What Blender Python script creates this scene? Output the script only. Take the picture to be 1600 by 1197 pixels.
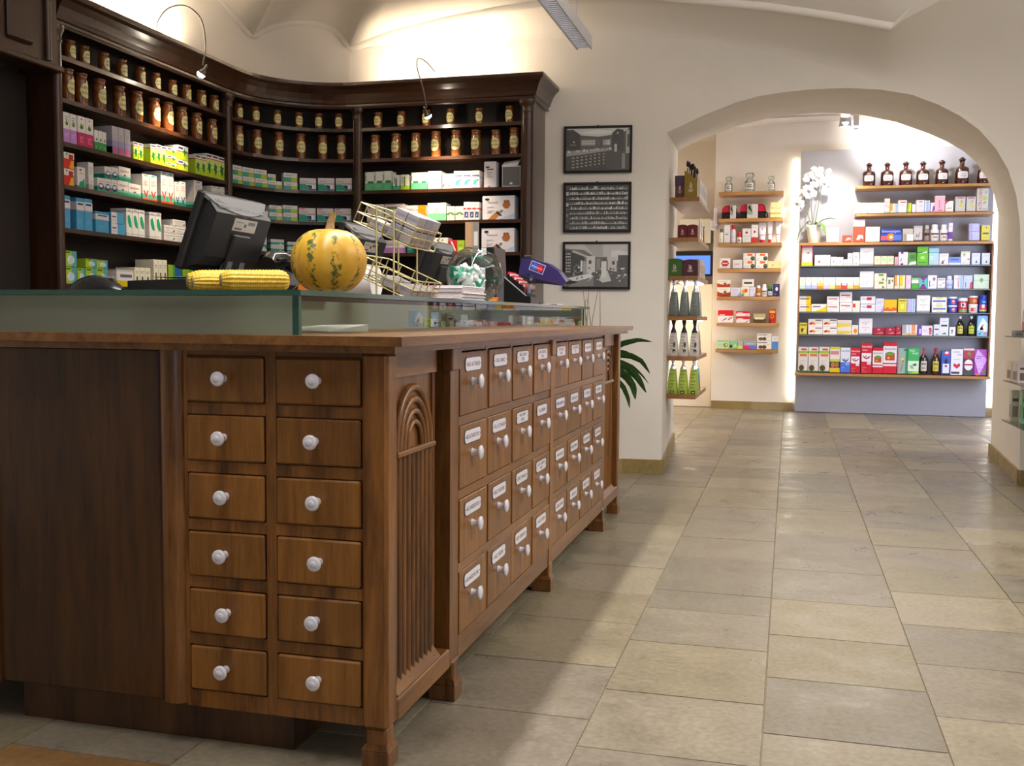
import bpy, math, random
from mathutils import Matrix, Vector
random.seed(7)
for o in list(bpy.data.objects): bpy.data.objects.remove(o)
SC=bpy.context.scene; COL=SC.collection
PI=math.pi
# ------------------------------------------------------------------ camera, world, exposure, room lights
F_PX,YAW,PITCH,ROLL=1594.2,0.26436,0.064913,-0.007443
cy_,sy_=math.cos(YAW),math.sin(YAW)
fwd=Vector((-sy_*math.cos(PITCH),cy_*math.cos(PITCH),-math.sin(PITCH)))
rgt=Vector((cy_,sy_,0)); dwn=fwd.cross(rgt)
r2=rgt*math.cos(ROLL)+dwn*math.sin(ROLL); d2=fwd.cross(r2)
cam=bpy.data.cameras.new('camera'); co=bpy.data.objects.new('camera',cam); COL.objects.link(co)
cam.sensor_width=36; cam.lens=F_PX/1600*36; cam.clip_start=.05; cam.clip_end=60
mw=Matrix(((r2.x,-d2.x,-fwd.x,0),(r2.y,-d2.y,-fwd.y,0),(r2.z,-d2.z,-fwd.z,1.05),(0,0,0,1)))
co.matrix_world=mw; SC.camera=co
w=bpy.data.worlds.new('world'); SC.world=w; w.use_nodes=True
w.node_tree.nodes['Background'].inputs[0].default_value=(.9,.93,1,1); w.node_tree.nodes['Background'].inputs[1].default_value=.15
vs=SC.view_settings; vs.view_transform='Standard'; vs.look='None'; vs.gamma=1; vs.exposure=0.0
try: vs.use_curve_mapping=False
except Exception: pass
def light(name,typ,loc,power,color,target=None,**k):
    l=bpy.data.lights.new(name,typ); l.energy=power; l.color=color
    for a,b in k.items(): setattr(l,a,b)
    o=bpy.data.objects.new(name,l); COL.objects.link(o); o.location=loc
    d=(Vector(target)-Vector(loc)) if target else Vector((0,0,-1))
    o.rotation_euler=d.to_track_quat('-Z','Y').to_euler(); return o
WARM=(1,.80,.56); SOFT=(1,.945,.88); NEUT=(1,.965,.94); COOL=(.80,.87,1)
# pendant tube over the counter and its twin over the customer side, daylight from the shop window behind the camera
light('pendant_light','AREA',(-1.10,3.2,2.485),62,SOFT,shape='RECTANGLE',size=.07,size_y=4.4,spread=2.6)
light('ceiling_light_customer','AREA',(1.5,3.6,2.75),74,SOFT,shape='RECTANGLE',size=.5,size_y=3.5)
light('added_bounce_fill','AREA',(.9,3.0,2.2),84,NEUT,target=(.9,3.0,4),shape='RECTANGLE',size=1.6,size_y=3.5)  # added upward fill with no fixture, brightens ceiling and walls
light('shop_window','AREA',(1.2,-2.6,1.5),20,(.72,.80,1),target=(.2,6,1.1),shape='RECTANGLE',size=2.4,size_y=1.8)
# halogen uplights behind the cornice
light('uplight_left','AREA',(-3.37,4.95,2.61),11,WARM,target=(-3.49,4.95,2.80),shape='RECTANGLE',size=.7,size_y=.05,spread=2.7)
light('uplight_right','AREA',(-2.28,6.45,2.61),8,WARM,target=(-2.28,6.66,2.80),shape='RECTANGLE',size=.8,size_y=.05,spread=2.7)
# halogen shelf spots
light('shelf_spot_left','SPOT',(-3.17,5.146,2.36),60,WARM,target=(-3.47,5.10,1.93),spot_size=1.15,spot_blend=.8,shadow_soft_size=.02)
light('shelf_spot_right','SPOT',(-2.25,6.17,2.28),60,WARM,target=(-2.19,6.46,1.80),spot_size=1.3,spot_blend=.8,shadow_soft_size=.02)
# back room
light('back_room_ceiling','AREA',(.6,10.2,3.0),48,(1,.90,.78),shape='RECTANGLE',size=1.6,size_y=1.6)
light('back_room_spot','SPOT',(.50,11.0,3.00),200,SOFT,target=(.36,11.9,2.05),spot_size=1.1,spot_blend=.7,shadow_soft_size=.04)
light('back_room_wash','SPOT',(.9,11.1,3.02),90,NEUT,target=(1.2,12.0,3.1),spot_size=1.7,spot_blend=.9,shadow_soft_size=.05)
light('back_room_window','AREA',(2.6,9.6,1.3),60,(.66,.74,1),target=(1.0,11.9,.3),shape='RECTANGLE',size=1.2,size_y=1.6)
light('niche_light','POINT',(-1.5,11.6,1.0),30,WARM,shadow_soft_size=.15)
# ------------------------------------------------------------------ helpers
def lin(h):
    h=h.lstrip('#')
    if len(h)==3: h=''.join(a*2 for a in h)
    r=[]
    for i in (0,2,4):
        s=int(h[i:i+2],16)/255
        r.append(s/12.92 if s<=.04045 else ((s+.055)/1.055)**2.4)
    return (r[0],r[1],r[2],1)
_lc={}
def L(c):
    if not isinstance(c,str): return c
    if c not in _lc: _lc[c]=lin(c)
    return _lc[c]
class MB:
    def __init__(s): s.v=[];s.f=[];s.c=[];s.m=[];s.sm=[];s.M=None
    def add(s,vs,fs,c='fff',m=0,sm=False):
        n=len(s.v)
        if s.M is None: s.v+= [tuple(p) for p in vs]
        else: s.v+= [tuple(s.M@Vector(p)) for p in vs]
        c=L(c)
        for f in fs: s.f.append([i+n for i in f]); s.c.append(c); s.m.append(m); s.sm.append(sm)
    def quad(s,a,b,c_,d,c='fff',m=0): s.add([a,b,c_,d],[[0,1,2,3]],c,m)
    def box(s,x0,x1,y0,y1,z0,z1,c='fff',m=0):
        s.add([(x0,y0,z0),(x1,y0,z0),(x1,y1,z0),(x0,y1,z0),(x0,y0,z1),(x1,y0,z1),(x1,y1,z1),(x0,y1,z1)],
              [[0,3,2,1],[4,5,6,7],[0,1,5,4],[1,2,6,5],[2,3,7,6],[3,0,4,7]],c,m)
    def cbox(s,x0,x1,y0,y1,z0,z1,b=.003,c='fff',m=0):
        X=(x0,x1);Y=(y0,y1);Z=(z0,z1); vs=[];ix={}
        for i in (0,1):
            for j in (0,1):
                for k in (0,1):
                    a=[X[i]+(b if i==0 else -b),Y[j]+(b if j==0 else -b),Z[k]+(b if k==0 else -b)]
                    for ax,(full) in enumerate((X[i],Y[j],Z[k])):
                        p=list(a); p[ax]=full; ix[(i,j,k,ax)]=len(vs); vs.append(p)
        fs=[]
        g=lambda i,j,k,a: ix[(i,j,k,a)]
        fs+=[[g(0,0,0,0),g(0,0,1,0),g(0,1,1,0),g(0,1,0,0)],[g(1,0,0,0),g(1,1,0,0),g(1,1,1,0),g(1,0,1,0)]]
        fs+=[[g(0,0,0,1),g(1,0,0,1),g(1,0,1,1),g(0,0,1,1)],[g(0,1,0,1),g(0,1,1,1),g(1,1,1,1),g(1,1,0,1)]]
        fs+=[[g(0,0,0,2),g(0,1,0,2),g(1,1,0,2),g(1,0,0,2)],[g(0,0,1,2),g(1,0,1,2),g(1,1,1,2),g(0,1,1,2)]]
        for i in (0,1):
            for j in (0,1):
                f=[g(i,j,0,0),g(i,j,1,0),g(i,j,1,1),g(i,j,0,1)]; fs.append(f if (i==j) else f[::-1])
                f=[g(i,0,j,0),g(i,1,j,0),g(i,1,j,2),g(i,0,j,2)]; fs.append(f if (i==j) else f[::-1])
                f=[g(0,i,j,1),g(1,i,j,1),g(1,i,j,2),g(0,i,j,2)]; fs.append(f[::-1] if (i==j) else f)
                for k in (0,1):
                    f=[g(i,j,k,0),g(i,j,k,1),g(i,j,k,2)]; fs.append(f if (i+j+k)%2==0 else f[::-1])
        s.add(vs,fs,c,m)
    def lathe(s,prof,n=16,c='fff',m=0,cap=True,sm=True,ctr=(0,0,0),sx=1,sy=1):
        vs=[];fs=[]
        for r,z in prof:
            for i in range(n):
                a=2*PI*i/n; vs.append((ctr[0]+r*sx*math.cos(a),ctr[1]+r*sy*math.sin(a),ctr[2]+z))
        for k in range(len(prof)-1):
            for i in range(n):
                j=(i+1)%n; fs.append([k*n+i,k*n+j,(k+1)*n+j,(k+1)*n+i])
        s.add(vs,fs,c,m,sm)
        if cap:
            s.add([vs[i] for i in range(n)],[list(range(n))[::-1]],c,m); q=(len(prof)-1)*n
            s.add([vs[q+i] for i in range(n)],[list(range(n))],c,m)
    def tube(s,pts,r,n=8,c='fff',m=0):
        pts=[Vector(p) for p in pts]; vs=[];fs=[]; prev=None
        for i,p in enumerate(pts):
            d=(pts[min(i+1,len(pts)-1)]-pts[max(i-1,0)]).normalized()
            if prev is None:
                u=d.orthogonal().normalized()
            else:
                u=(prev-d*prev.dot(d)).normalized()
            prev=u; w_=d.cross(u); rr=r[i] if isinstance(r,(list,tuple)) else r
            for k in range(n):
                a=2*PI*k/n; vs.append(p+(u*math.cos(a)+w_*math.sin(a))*rr)
        for i in range(len(pts)-1):
            for k in range(n):
                j=(k+1)%n; fs.append([i*n+k,i*n+j,(i+1)*n+j,(i+1)*n+k])
        s.add(vs,fs,c,m,True)
        s.add(vs[:n],[list(range(n))[::-1]],c,m); s.add(vs[-n:],[list(range(n))],c,m)
    def prism(s,poly,axis,a0,a1,c='fff',m=0):
        """poly of 2D points swept along axis x/y/z"""
        def P(p,t): return {'x':(t,p[0],p[1]),'y':(p[0],t,p[1]),'z':(p[0],p[1],t)}[axis]
        n=len(poly); vs=[P(p,a0) for p in poly]+[P(p,a1) for p in poly]
        fs=[list(range(n))[::-1],[n+i for i in range(n)]]
        fs+=[[i,(i+1)%n,n+(i+1)%n,n+i] for i in range(n)]
        s.add(vs,fs,c,m)
    def grid(s,P,c='fff',m=0,sm=True,flip=False):
        a=len(P);b=len(P[0]); vs=[p for r in P for p in r]; fs=[]
        for i in range(a-1):
            for j in range(b-1):
                f=[i*b+j,i*b+j+1,(i+1)*b+j+1,(i+1)*b+j]; fs.append(f[::-1] if flip else f)
        s.add(vs,fs,c,m,sm)
    def mesh(s,name,mats):
        me=bpy.data.meshes.new(name); me.from_pydata(s.v,[],s.f)
        for q in mats: me.materials.append(q)
        me.polygons.foreach_set('material_index',s.m); me.polygons.foreach_set('use_smooth',s.sm)
        ca=me.color_attributes.new('Col','FLOAT_COLOR','CORNER'); buf=[]
        for f,c in zip(s.f,s.c): buf+= list(c)*len(f)
        ca.data.foreach_set('color',buf); me.update(); return me
def link(name,me,parent=None,loc=None,rz=0):
    o=bpy.data.objects.new(name,me); COL.objects.link(o)
    if parent is not None: o.parent=parent
    if loc is not None: o.location=loc
    if rz: o.rotation_euler=(0,0,rz)
    return o
def obj(name,mb,mats,parent=None,loc=None,rz=0):
    """vertices are given in the frame of the thing"""
    return link(name,mb.mesh(name,mats if isinstance(mats,(list,tuple)) else [mats]),parent,loc,rz)
def wobj(name,mb,mats,parent,org):
    """vertices given in world coordinates; org is the parent's world place"""
    mb.v=[(p[0]-org[0],p[1]-org[1],p[2]-org[2]) for p in mb.v]
    return obj(name,mb,mats,parent)
def tag(o,label=None,cat=None,group=None,kind=None):
    if label: o['label']=label
    if cat: o['category']=cat
    if group: o['group']=group
    if kind: o['kind']=kind
    return o
def thing(name,label,cat,loc=(0,0,0),rz=0,group=None):
    o=bpy.data.objects.new(name,None); COL.objects.link(o); o.location=loc; o.rotation_euler=(0,0,rz); o.empty_display_size=.05
    return tag(o,label,cat,group)
def struct(name,mb,mats): return tag(obj(name,mb,mats),kind='structure')
_tc={}
def textdata(body):
    if body in _tc: return _tc[body]
    cu=bpy.data.curves.new('t','FONT'); cu.body=body; cu.size=1; cu.resolution_u=2; cu.align_x='LEFT'
    o=bpy.data.objects.new('t',cu); COL.objects.link(o)
    dg=bpy.context.evaluated_depsgraph_get(); e=o.evaluated_get(dg); me=e.to_mesh()
    vs=[(v.co.x,v.co.y) for v in me.vertices]; fs=[list(p.vertices) for p in me.polygons]
    e.to_mesh_clear(); bpy.data.objects.remove(o); bpy.data.curves.remove(cu)
    x0=min(v[0] for v in vs);x1=max(v[0] for v in vs);y0=min(v[1] for v in vs);y1=max(v[1] for v in vs)
    _tc[body]=([(v[0]-x0,v[1]-y0) for v in vs],fs,x1-x0,y1-y0); return _tc[body]
def text(mb,body,x,y,h,c,fn,wmax=None,center=False,m=0,wfix=None):
    vs,fs,tw,th=textdata(body); k=h/th; kx=k
    if wfix: kx=wfix/tw
    if wmax and tw*kx>wmax: kx=wmax/tw
    ox=x-(tw*kx/2 if center else 0)
    mb.add([fn(ox+v[0]*kx,y+v[1]*k) for v in vs],fs,c,m)
# ------------------------------------------------------------------ materials
def mat(name,base=(.8,.8,.8),rough=.5,metal=0,coat=0,spec=.5,noise=0,nscale=8,bump=0,bscale=60,emit=None,estr=0,trans=0,ior=1.45,attr=False,sheen=0,sss=0):
    m=bpy.data.materials.new(name); m.use_nodes=True; nt=m.node_tree; b=nt.nodes['Principled BSDF']
    if isinstance(base,str): base=L(base)[:3]
    b.inputs['Base Color'].default_value=(*base[:3],1); b.inputs['Roughness'].default_value=rough; b.inputs['Metallic'].default_value=metal
    b.inputs['Coat Weight'].default_value=coat; b.inputs['Coat Roughness'].default_value=.12; b.inputs['IOR'].default_value=ior
    b.inputs['Specular IOR Level'].default_value=spec; b.inputs['Transmission Weight'].default_value=trans
    if emit is not None: b.inputs['Emission Color'].default_value=(*emit,1); b.inputs['Emission Strength'].default_value=estr
    src=None
    if attr:
        a=nt.nodes.new('ShaderNodeAttribute'); a.attribute_name='Col'; src=a.outputs['Color']
    if noise:
        tc=nt.nodes.new('ShaderNodeTexCoord'); n=nt.nodes.new('ShaderNodeTexNoise'); n.inputs['Scale'].default_value=nscale; n.inputs['Detail'].default_value=5
        nt.links.new(tc.outputs['Object'],n.inputs['Vector'])
        mr=nt.nodes.new('ShaderNodeMapRange'); mr.inputs['From Min'].default_value=.3; mr.inputs['From Max'].default_value=.7; mr.inputs['To Min'].default_value=1-noise; mr.inputs['To Max'].default_value=1+noise
        nt.links.new(n.outputs['Fac'],mr.inputs['Value'])
        vm=nt.nodes.new('ShaderNodeVectorMath'); vm.operation='SCALE'
        if src: nt.links.new(src,vm.inputs[0])
        else: vm.inputs[0].default_value=base[:3]
        nt.links.new(mr.outputs['Result'],vm.inputs['Scale']); src=vm.outputs['Vector']
    if src: nt.links.new(src,b.inputs['Base Color'])
    if bump:
        tc=nt.nodes.new('ShaderNodeTexCoord'); n=nt.nodes.new('ShaderNodeTexNoise'); n.inputs['Scale'].default_value=bscale; n.inputs['Detail'].default_value=6
        nt.links.new(tc.outputs['Object'],n.inputs['Vector']); bp=nt.nodes.new('ShaderNodeBump'); bp.inputs['Strength'].default_value=bump; bp.inputs['Distance'].default_value=.004
        nt.links.new(n.outputs['Fac'],bp.inputs['Height']); nt.links.new(bp.outputs['Normal'],b.inputs['Normal'])
    return m
def wood(name,dark,light_,rough=.35,coat=.3,axis='z',sc=1.0,bump=.12,contrast=1.0):
    m=bpy.data.materials.new(name); m.use_nodes=True; nt=m.node_tree; b=nt.nodes['Principled BSDF']; N=nt.nodes.new; K=nt.links.new
    tc=N('ShaderNodeTexCoord'); oi=N('ShaderNodeObjectInfo'); mp=N('ShaderNodeMapping')
    S={'z':(9,9,.9),'x':(.9,9,9),'y':(9,.9,9)}[axis]
    mp.inputs['Scale'].default_value=[q*sc for q in S]
    mu=N('ShaderNodeMath'); mu.operation='MULTIPLY'; mu.inputs[1].default_value=37; K(oi.outputs['Random'],mu.inputs[0])
    cb=N('ShaderNodeCombineXYZ'); [K(mu.outputs[0],cb.inputs[i]) for i in range(3)]
    K(tc.outputs['Object'],mp.inputs['Vector']); K(cb.outputs[0],mp.inputs['Location'])
    n1=N('ShaderNodeTexNoise'); n1.inputs['Scale'].default_value=1.3; n1.inputs['Detail'].default_value=4; n1.inputs['Distortion'].default_value=1.6; K(mp.outputs[0],n1.inputs['Vector'])
    mp2=N('ShaderNodeMapping'); mp2.inputs['Scale'].default_value=(6,6,6); K(mp.outputs[0],mp2.inputs['Vector'])
    n2=N('ShaderNodeTexNoise'); n2.inputs['Scale'].default_value=2.2; n2.inputs['Detail'].default_value=7; n2.inputs['Roughness'].default_value=.7; K(mp2.outputs[0],n2.inputs['Vector'])
    mx=N('ShaderNodeMix'); mx.data_type='FLOAT'; mx.inputs[0].default_value=.4; K(n1.outputs['Fac'],mx.inputs[2]); K(n2.outputs['Fac'],mx.inputs[3])
    cr=N('ShaderNodeValToRGB'); cr.color_ramp.elements[0].position=.5-.17/contrast; cr.color_ramp.elements[1].position=.5+.17/contrast
    cr.color_ramp.elements[0].color=L(dark); cr.color_ramp.elements[1].color=L(light_); K(mx.outputs[0],cr.inputs[0])
    mr=N('ShaderNodeMapRange'); mr.inputs['To Min'].default_value=.82; mr.inputs['To Max'].default_value=1.14; K(oi.outputs['Random'],mr.inputs['Value'])
    vm=N('ShaderNodeVectorMath'); vm.operation='SCALE'; K(cr.outputs[0],vm.inputs[0]); K(mr.outputs[0],vm.inputs['Scale'])
    K(vm.outputs[0],b.inputs['Base Color']); b.inputs['Roughness'].default_value=rough; b.inputs['Coat Weight'].default_value=coat; b.inputs['Coat Roughness'].default_value=.18
    bp=N('ShaderNodeBump'); bp.inputs['Strength'].default_value=bump; bp.inputs['Distance'].default_value=.002; K(n2.outputs['Fac'],bp.inputs['Height']); K(bp.outputs[0],b.inputs['Normal'])
    return m
def stone(name,cols,rough=.36,scale=1):
    m=bpy.data.materials.new(name); m.use_nodes=True; nt=m.node_tree; b=nt.nodes['Principled BSDF']; N=nt.nodes.new; K=nt.links.new
    tc=N('ShaderNodeTexCoord'); oi=N('ShaderNodeObjectInfo')
    cr=N('ShaderNodeValToRGB'); cr.color_ramp.interpolation='CONSTANT'
    els=cr.color_ramp.elements
    while len(els)<len(cols): els.new(.5)
    for i,c in enumerate(cols): els[i].position=i/len(cols); els[i].color=L(c)
    K(oi.outputs['Random'],cr.inputs[0])
    mu=N('ShaderNodeMath'); mu.operation='MULTIPLY'; mu.inputs[1].default_value=53; K(oi.outputs['Random'],mu.inputs[0])
    cb=N('ShaderNodeCombineXYZ'); K(mu.outputs[0],cb.inputs[0]); K(mu.outputs[0],cb.inputs[1])
    ad=N('ShaderNodeVectorMath'); K(tc.outputs['Object'],ad.inputs[0]); K(cb.outputs[0],ad.inputs[1])
    n1=N('ShaderNodeTexNoise'); n1.inputs['Scale'].default_value=5*scale; n1.inputs['Detail'].default_value=6; n1.inputs['Roughness'].default_value=.65; K(ad.outputs[0],n1.inputs['Vector'])
    n2=N('ShaderNodeTexNoise'); n2.inputs['Scale'].default_value=55*scale; n2.inputs['Detail'].default_value=4; K(ad.outputs[0],n2.inputs['Vector'])
    m1=N('ShaderNodeMapRange'); m1.inputs['From Min'].default_value=.3; m1.inputs['From Max'].default_value=.7; m1.inputs['To Min'].default_value=.80; m1.inputs['To Max'].default_value=1.10; K(n1.outputs['Fac'],m1.inputs['Value'])
    m2=N('ShaderNodeMapRange'); m2.inputs['From Min'].default_value=.35; m2.inputs['From Max'].default_value=.65; m2.inputs['To Min'].default_value=.86; m2.inputs['To Max'].default_value=1.12; K(n2.outputs['Fac'],m2.inputs['Value'])
    mm=N('ShaderNodeMath'); mm.operation='MULTIPLY'; K(m1.outputs[0],mm.inputs[0]); K(m2.outputs[0],mm.inputs[1])
    vm=N('ShaderNodeVectorMath'); vm.operation='SCALE'; K(cr.outputs[0],vm.inputs[0]); K(mm.outputs[0],vm.inputs['Scale']); K(vm.outputs[0],b.inputs['Base Color'])
    mr=N('ShaderNodeMapRange'); mr.inputs['From Min'].default_value=.35; mr.inputs['From Max'].default_value=.65; mr.inputs['To Min'].default_value=rough-.10; mr.inputs['To Max'].default_value=rough+.16; K(n1.outputs['Fac'],mr.inputs['Value']); K(mr.outputs[0],b.inputs['Roughness'])
    ma=N('ShaderNodeMath'); ma.operation='MULTIPLY_ADD'; ma.inputs[1].default_value=.35; K(n2.outputs['Fac'],ma.inputs[0]); K(n1.outputs['Fac'],ma.inputs[2])
    bp=N('ShaderNodeBump'); bp.inputs['Strength'].default_value=.25; bp.inputs['Distance'].default_value=.006; K(ma.outputs[0],bp.inputs['Height']); K(bp.outputs[0],b.inputs['Normal'])
    return m
def pane(name,tint,refl=.5,rough=0):
    """thin clear sheet: tinted see-through plus fresnel mirror"""
    m=bpy.data.materials.new(name); m.use_nodes=True; nt=m.node_tree; nt.nodes.remove(nt.nodes['Principled BSDF']); N=nt.nodes.new; K=nt.links.new
    out=nt.nodes['Material Output']; t=N('ShaderNodeBsdfTransparent'); t.inputs[0].default_value=(*tint,1)
    g=N('ShaderNodeBsdfGlossy'); g.inputs['Roughness'].default_value=rough
    fr=N('ShaderNodeFresnel'); fr.inputs['IOR'].default_value=1.5; mu=N('ShaderNodeMath'); mu.operation='MULTIPLY'; mu.use_clamp=True; mu.inputs[1].default_value=refl; K(fr.outputs[0],mu.inputs[0])
    mx=N('ShaderNodeMixShader'); K(mu.outputs[0],mx.inputs[0]); K(t.outputs[0],mx.inputs[1]); K(g.outputs[0],mx.inputs[2]); K(mx.outputs[0],out.inputs[0]); return m
def pumpkin_mat():
    m=bpy.data.materials.new('pumpkin_skin'); m.use_nodes=True; nt=m.node_tree; b=nt.nodes['Principled BSDF']; N=nt.nodes.new; K=nt.links.new
    tc=N('ShaderNodeTexCoord'); sp=N('ShaderNodeSeparateXYZ'); K(tc.outputs['Object'],sp.inputs[0])
    at=N('ShaderNodeMath'); at.operation='ARCTAN2'; K(sp.outputs[1],at.inputs[0]); K(sp.outputs[0],at.inputs[1])
    k=N('ShaderNodeMath'); k.operation='MULTIPLY_ADD'; k.inputs[1].default_value=9; k.inputs[2].default_value=2.2; K(at.outputs[0],k.inputs[0])
    c=N('ShaderNodeMath'); c.operation='COSINE'; K(k.outputs[0],c.inputs[0])
    n=N('ShaderNodeTexNoise'); n.inputs['Scale'].default_value=95; n.inputs['Detail'].default_value=5; n.inputs['Roughness'].default_value=.7; K(tc.outputs['Object'],n.inputs['Vector'])
    n0=N('ShaderNodeTexNoise'); n0.inputs['Scale'].default_value=14; K(tc.outputs['Object'],n0.inputs['Vector'])
    a=N('ShaderNodeMath'); a.operation='MULTIPLY_ADD'; a.inputs[1].default_value=.15; K(c.outputs[0],a.inputs[0]); K(n.outputs['Fac'],a.inputs[2])
    a2=N('ShaderNodeMath'); a2.operation='MULTIPLY_ADD'; a2.inputs[1].default_value=.35; K(n0.outputs['Fac'],a2.inputs[0]); K(a.outputs[0],a2.inputs[2])
    cr=N('ShaderNodeValToRGB'); e=cr.color_ramp.elements; e[0].position=.79; e[0].color=(0,0,0,1); e[1].position=.86; e[1].color=(1,1,1,1); K(a2.outputs[0],cr.inputs[0])
    mx=N('ShaderNodeMix'); mx.data_type='RGBA'; K(cr.outputs[0],mx.inputs[0]); mx.inputs[7].default_value=L('4a5a24')
    ba=N('ShaderNodeValToRGB'); ba.color_ramp.elements[0].color=L('b98d24'); ba.color_ramp.elements[1].color=L('d3aa3a'); ba.color_ramp.elements[0].position=.3; ba.color_ramp.elements[1].position=.7; K(n0.outputs['Fac'],ba.inputs[0]); K(ba.outputs[0],mx.inputs[6])
    K(mx.outputs[2],b.inputs['Base Color']); b.inputs['Roughness'].default_value=.38
    return m
M={}
M['plaster']=mat('plaster',base=(.82,.78,.725),rough=.9,noise=.03,nscale=3,bump=.15,bscale=25)
M['plaster2']=mat('plaster_back_room',base=(.80,.735,.65),rough=.9,noise=.02,nscale=3)
M['ceil']=mat('ceiling_plaster',base=(.82,.775,.72),rough=.9,bump=.12,bscale=18)
M['stone']=stone('floor_stone',['82796a','7b7466','8e8470','807761','787163','928872','857b65','8a816f'])
M['rust']=stone('floor_stone_rust',['8a6840'],rough=.5)
M['joint']=mat('floor_joint',base='8a806a',rough=.8)
M['skirt']=stone('skirting_stone',['a08a58','a89468','97824f'],rough=.45)
M['shelfwood']=wood('dark_walnut_vertical','26130a','4a2a16',rough=.3,coat=.45,axis='z')
M['shelfwoodx']=wood('dark_walnut_horizontal','26130a','4c2b17',rough=.3,coat=.45,axis='x')
M['shelfback']=mat('shelf_back_board',base='1e1310',rough=.6,noise=.15)
M['cwood']=wood('counter_walnut_vertical','432409','94602a',rough=.34,coat=.3,axis='z',contrast=1.1)
M['cwoodd']=wood('side_panel_and_shaded_plinth_walnut','22110a','5c3818',rough=.36,coat=.25,axis='z',sc=.45,contrast=1.15)
M['cwoodx']=wood('counter_walnut_along_x','522a10','90582a',rough=.34,coat=.3,axis='x')
M['cwoody']=wood('counter_walnut_along_y','5a3312','9a6a36',rough=.34,coat=.3,axis='y')
M['drawer']=wood('drawer_front_walnut','583009','a06c2e',rough=.38,coat=.25,axis='z',contrast=.75)
M['oak']=wood('oak_shelf','9a6a34','c2935a',rough=.45,coat=.1,axis='x')
M['oaky']=wood('oak_shelf_deep','8a5c2e','ad7f4a',rough=.45,coat=.1,axis='y')
M['gap']=mat('gap_shade_black',base=(.012,.007,.005),rough=.8)  # near-black carcass colour paints in the shade of gaps and slots
M['porc']=mat('daylight_tinted_porcelain',base=(.76,.75,.84),rough=.12,coat=.6)  # cool daylight tint mixed into the white base colour
M['enamel']=mat('enamel_plate',rough=.2,coat=.5,attr=True)
M['carton']=mat('printed_carton',rough=.42,attr=True,noise=.03,nscale=30)
M['print']=mat('printed_paper',rough=.3,attr=True,coat=.3)
M['jar']=mat('amber_glazed_jar',base=(.22,.068,.014),rough=.13,coat=.7,noise=.35,nscale=26)
M['jarlabel']=mat('jar_label',rough=.4,attr=True,coat=.2)
M['amber']=mat('amber_bottle_glass',base=(.055,.011,.004),rough=.05,coat=1)
M['darkglass']=mat('black_bottle_glass',base=(.012,.008,.006),rough=.06,coat=1)
M['plastic']=mat('coloured_plastic',rough=.3,attr=True)
M['black']=mat('black_plastic',base=(.011,.011,.012),rough=.5,noise=.1,nscale=40)
M['blackg']=mat('black_gloss_plastic',base=(.014,.014,.016),rough=.2)
M['grey']=mat('grey_plastic',base=(.13,.128,.13),rough=.75)
M['steel']=mat('brushed_steel',base=(.62,.62,.64),rough=.28,metal=1)
M['brass']=mat('brass_wire',base=(.75,.68,.36),rough=.3,metal=.85)
M['frame']=mat('black_picture_frame',base=(.008,.006,.006),rough=.3)
M['leaf']=mat('leaf_green',base=(.035,.09,.02),rough=.35,noise=.3,nscale=20)
M['leaf2']=mat('orchid_leaf_green',base=(.12,.24,.05),rough=.35,noise=.2,nscale=15)
M['petal']=mat('orchid_petal',base=(.85,.83,.78),rough=.5)
M['stem']=mat('green_stem',base=(.16,.17,.06),rough=.6)
M['twig']=mat('dry_twig',base=(.16,.10,.06),rough=.8)
M['terracotta']=mat('terracotta_pot',base=(.33,.13,.06),rough=.7,noise=.1)
M['pot']=mat('white_ceramic_pot',base=(.86,.85,.75),rough=.2,coat=.4)
M['panel']=mat('grey_lacquer_panel',base=(.42,.42,.46),rough=.35,noise=.02)
M['neck']=mat('dark_steel',base=(.16,.15,.14),rough=.3,metal=.9)
M['housing']=mat('lamp_housing',base=(.50,.49,.51),rough=.35)
M['louvre']=mat('lamp_louvre',base=(.7,.7,.72),rough=.3,emit=(.9,.9,1),estr=.35)
M['bulb']=mat('halogen_bulb',emit=(1,.86,.66),estr=90)
M['ledstrip']=mat('led_strip',emit=(1,.97,.86),estr=9)
M['screen']=mat('lit_screen',base=(.01,.01,.01),emit=(.10,.22,.85),estr=1.6)
M['glaze']=pane('picture_glazing',(.98,.98,.98),.5)
M['clear']=pane('clear_glass',(.93,.97,.95),.8)
M['caseglass']=pane('case_glass',(.80,.88,.82),1.0)
M['greenedge']=mat('glass_cut_edge',base=(.02,.085,.065),rough=.08,coat=.6,emit=None)
M['frost']=mat('frosted_glass',base=(.50,.55,.47),rough=.32,trans=.75,ior=1.2)
M['caseback']=mat('case_back_panel',base=(.17,.19,.165),rough=.5)
M['casegrey']=mat('case_inner_panel',base=(.33,.36,.30),rough=.5)
M['corn']=mat('corn_kernels',base=(.70,.45,.04),rough=.35,noise=.22,nscale=160)
M['cob']=mat('corn_cob_end',base=(.34,.28,.16),rough=.8,noise=.3,nscale=200)
M['pumpkin']=pumpkin_mat()
M['stalk']=mat('pumpkin_stalk',base=(.33,.22,.10),rough=.8,noise=.35,nscale=70)
M['purple']=mat('purple_plastic',base=(.034,.022,.125),rough=.3,coat=.3)
M['paper']=mat('white_paper',base=(.80,.77,.80),rough=.7,attr=False)
M['foil']=mat('clear_cellophane',base=(.75,.75,.78),rough=.15,metal=.7)
M['fabric']=mat('bag_fabric',rough=.8,attr=True,bump=.3,bscale=300)
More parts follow.
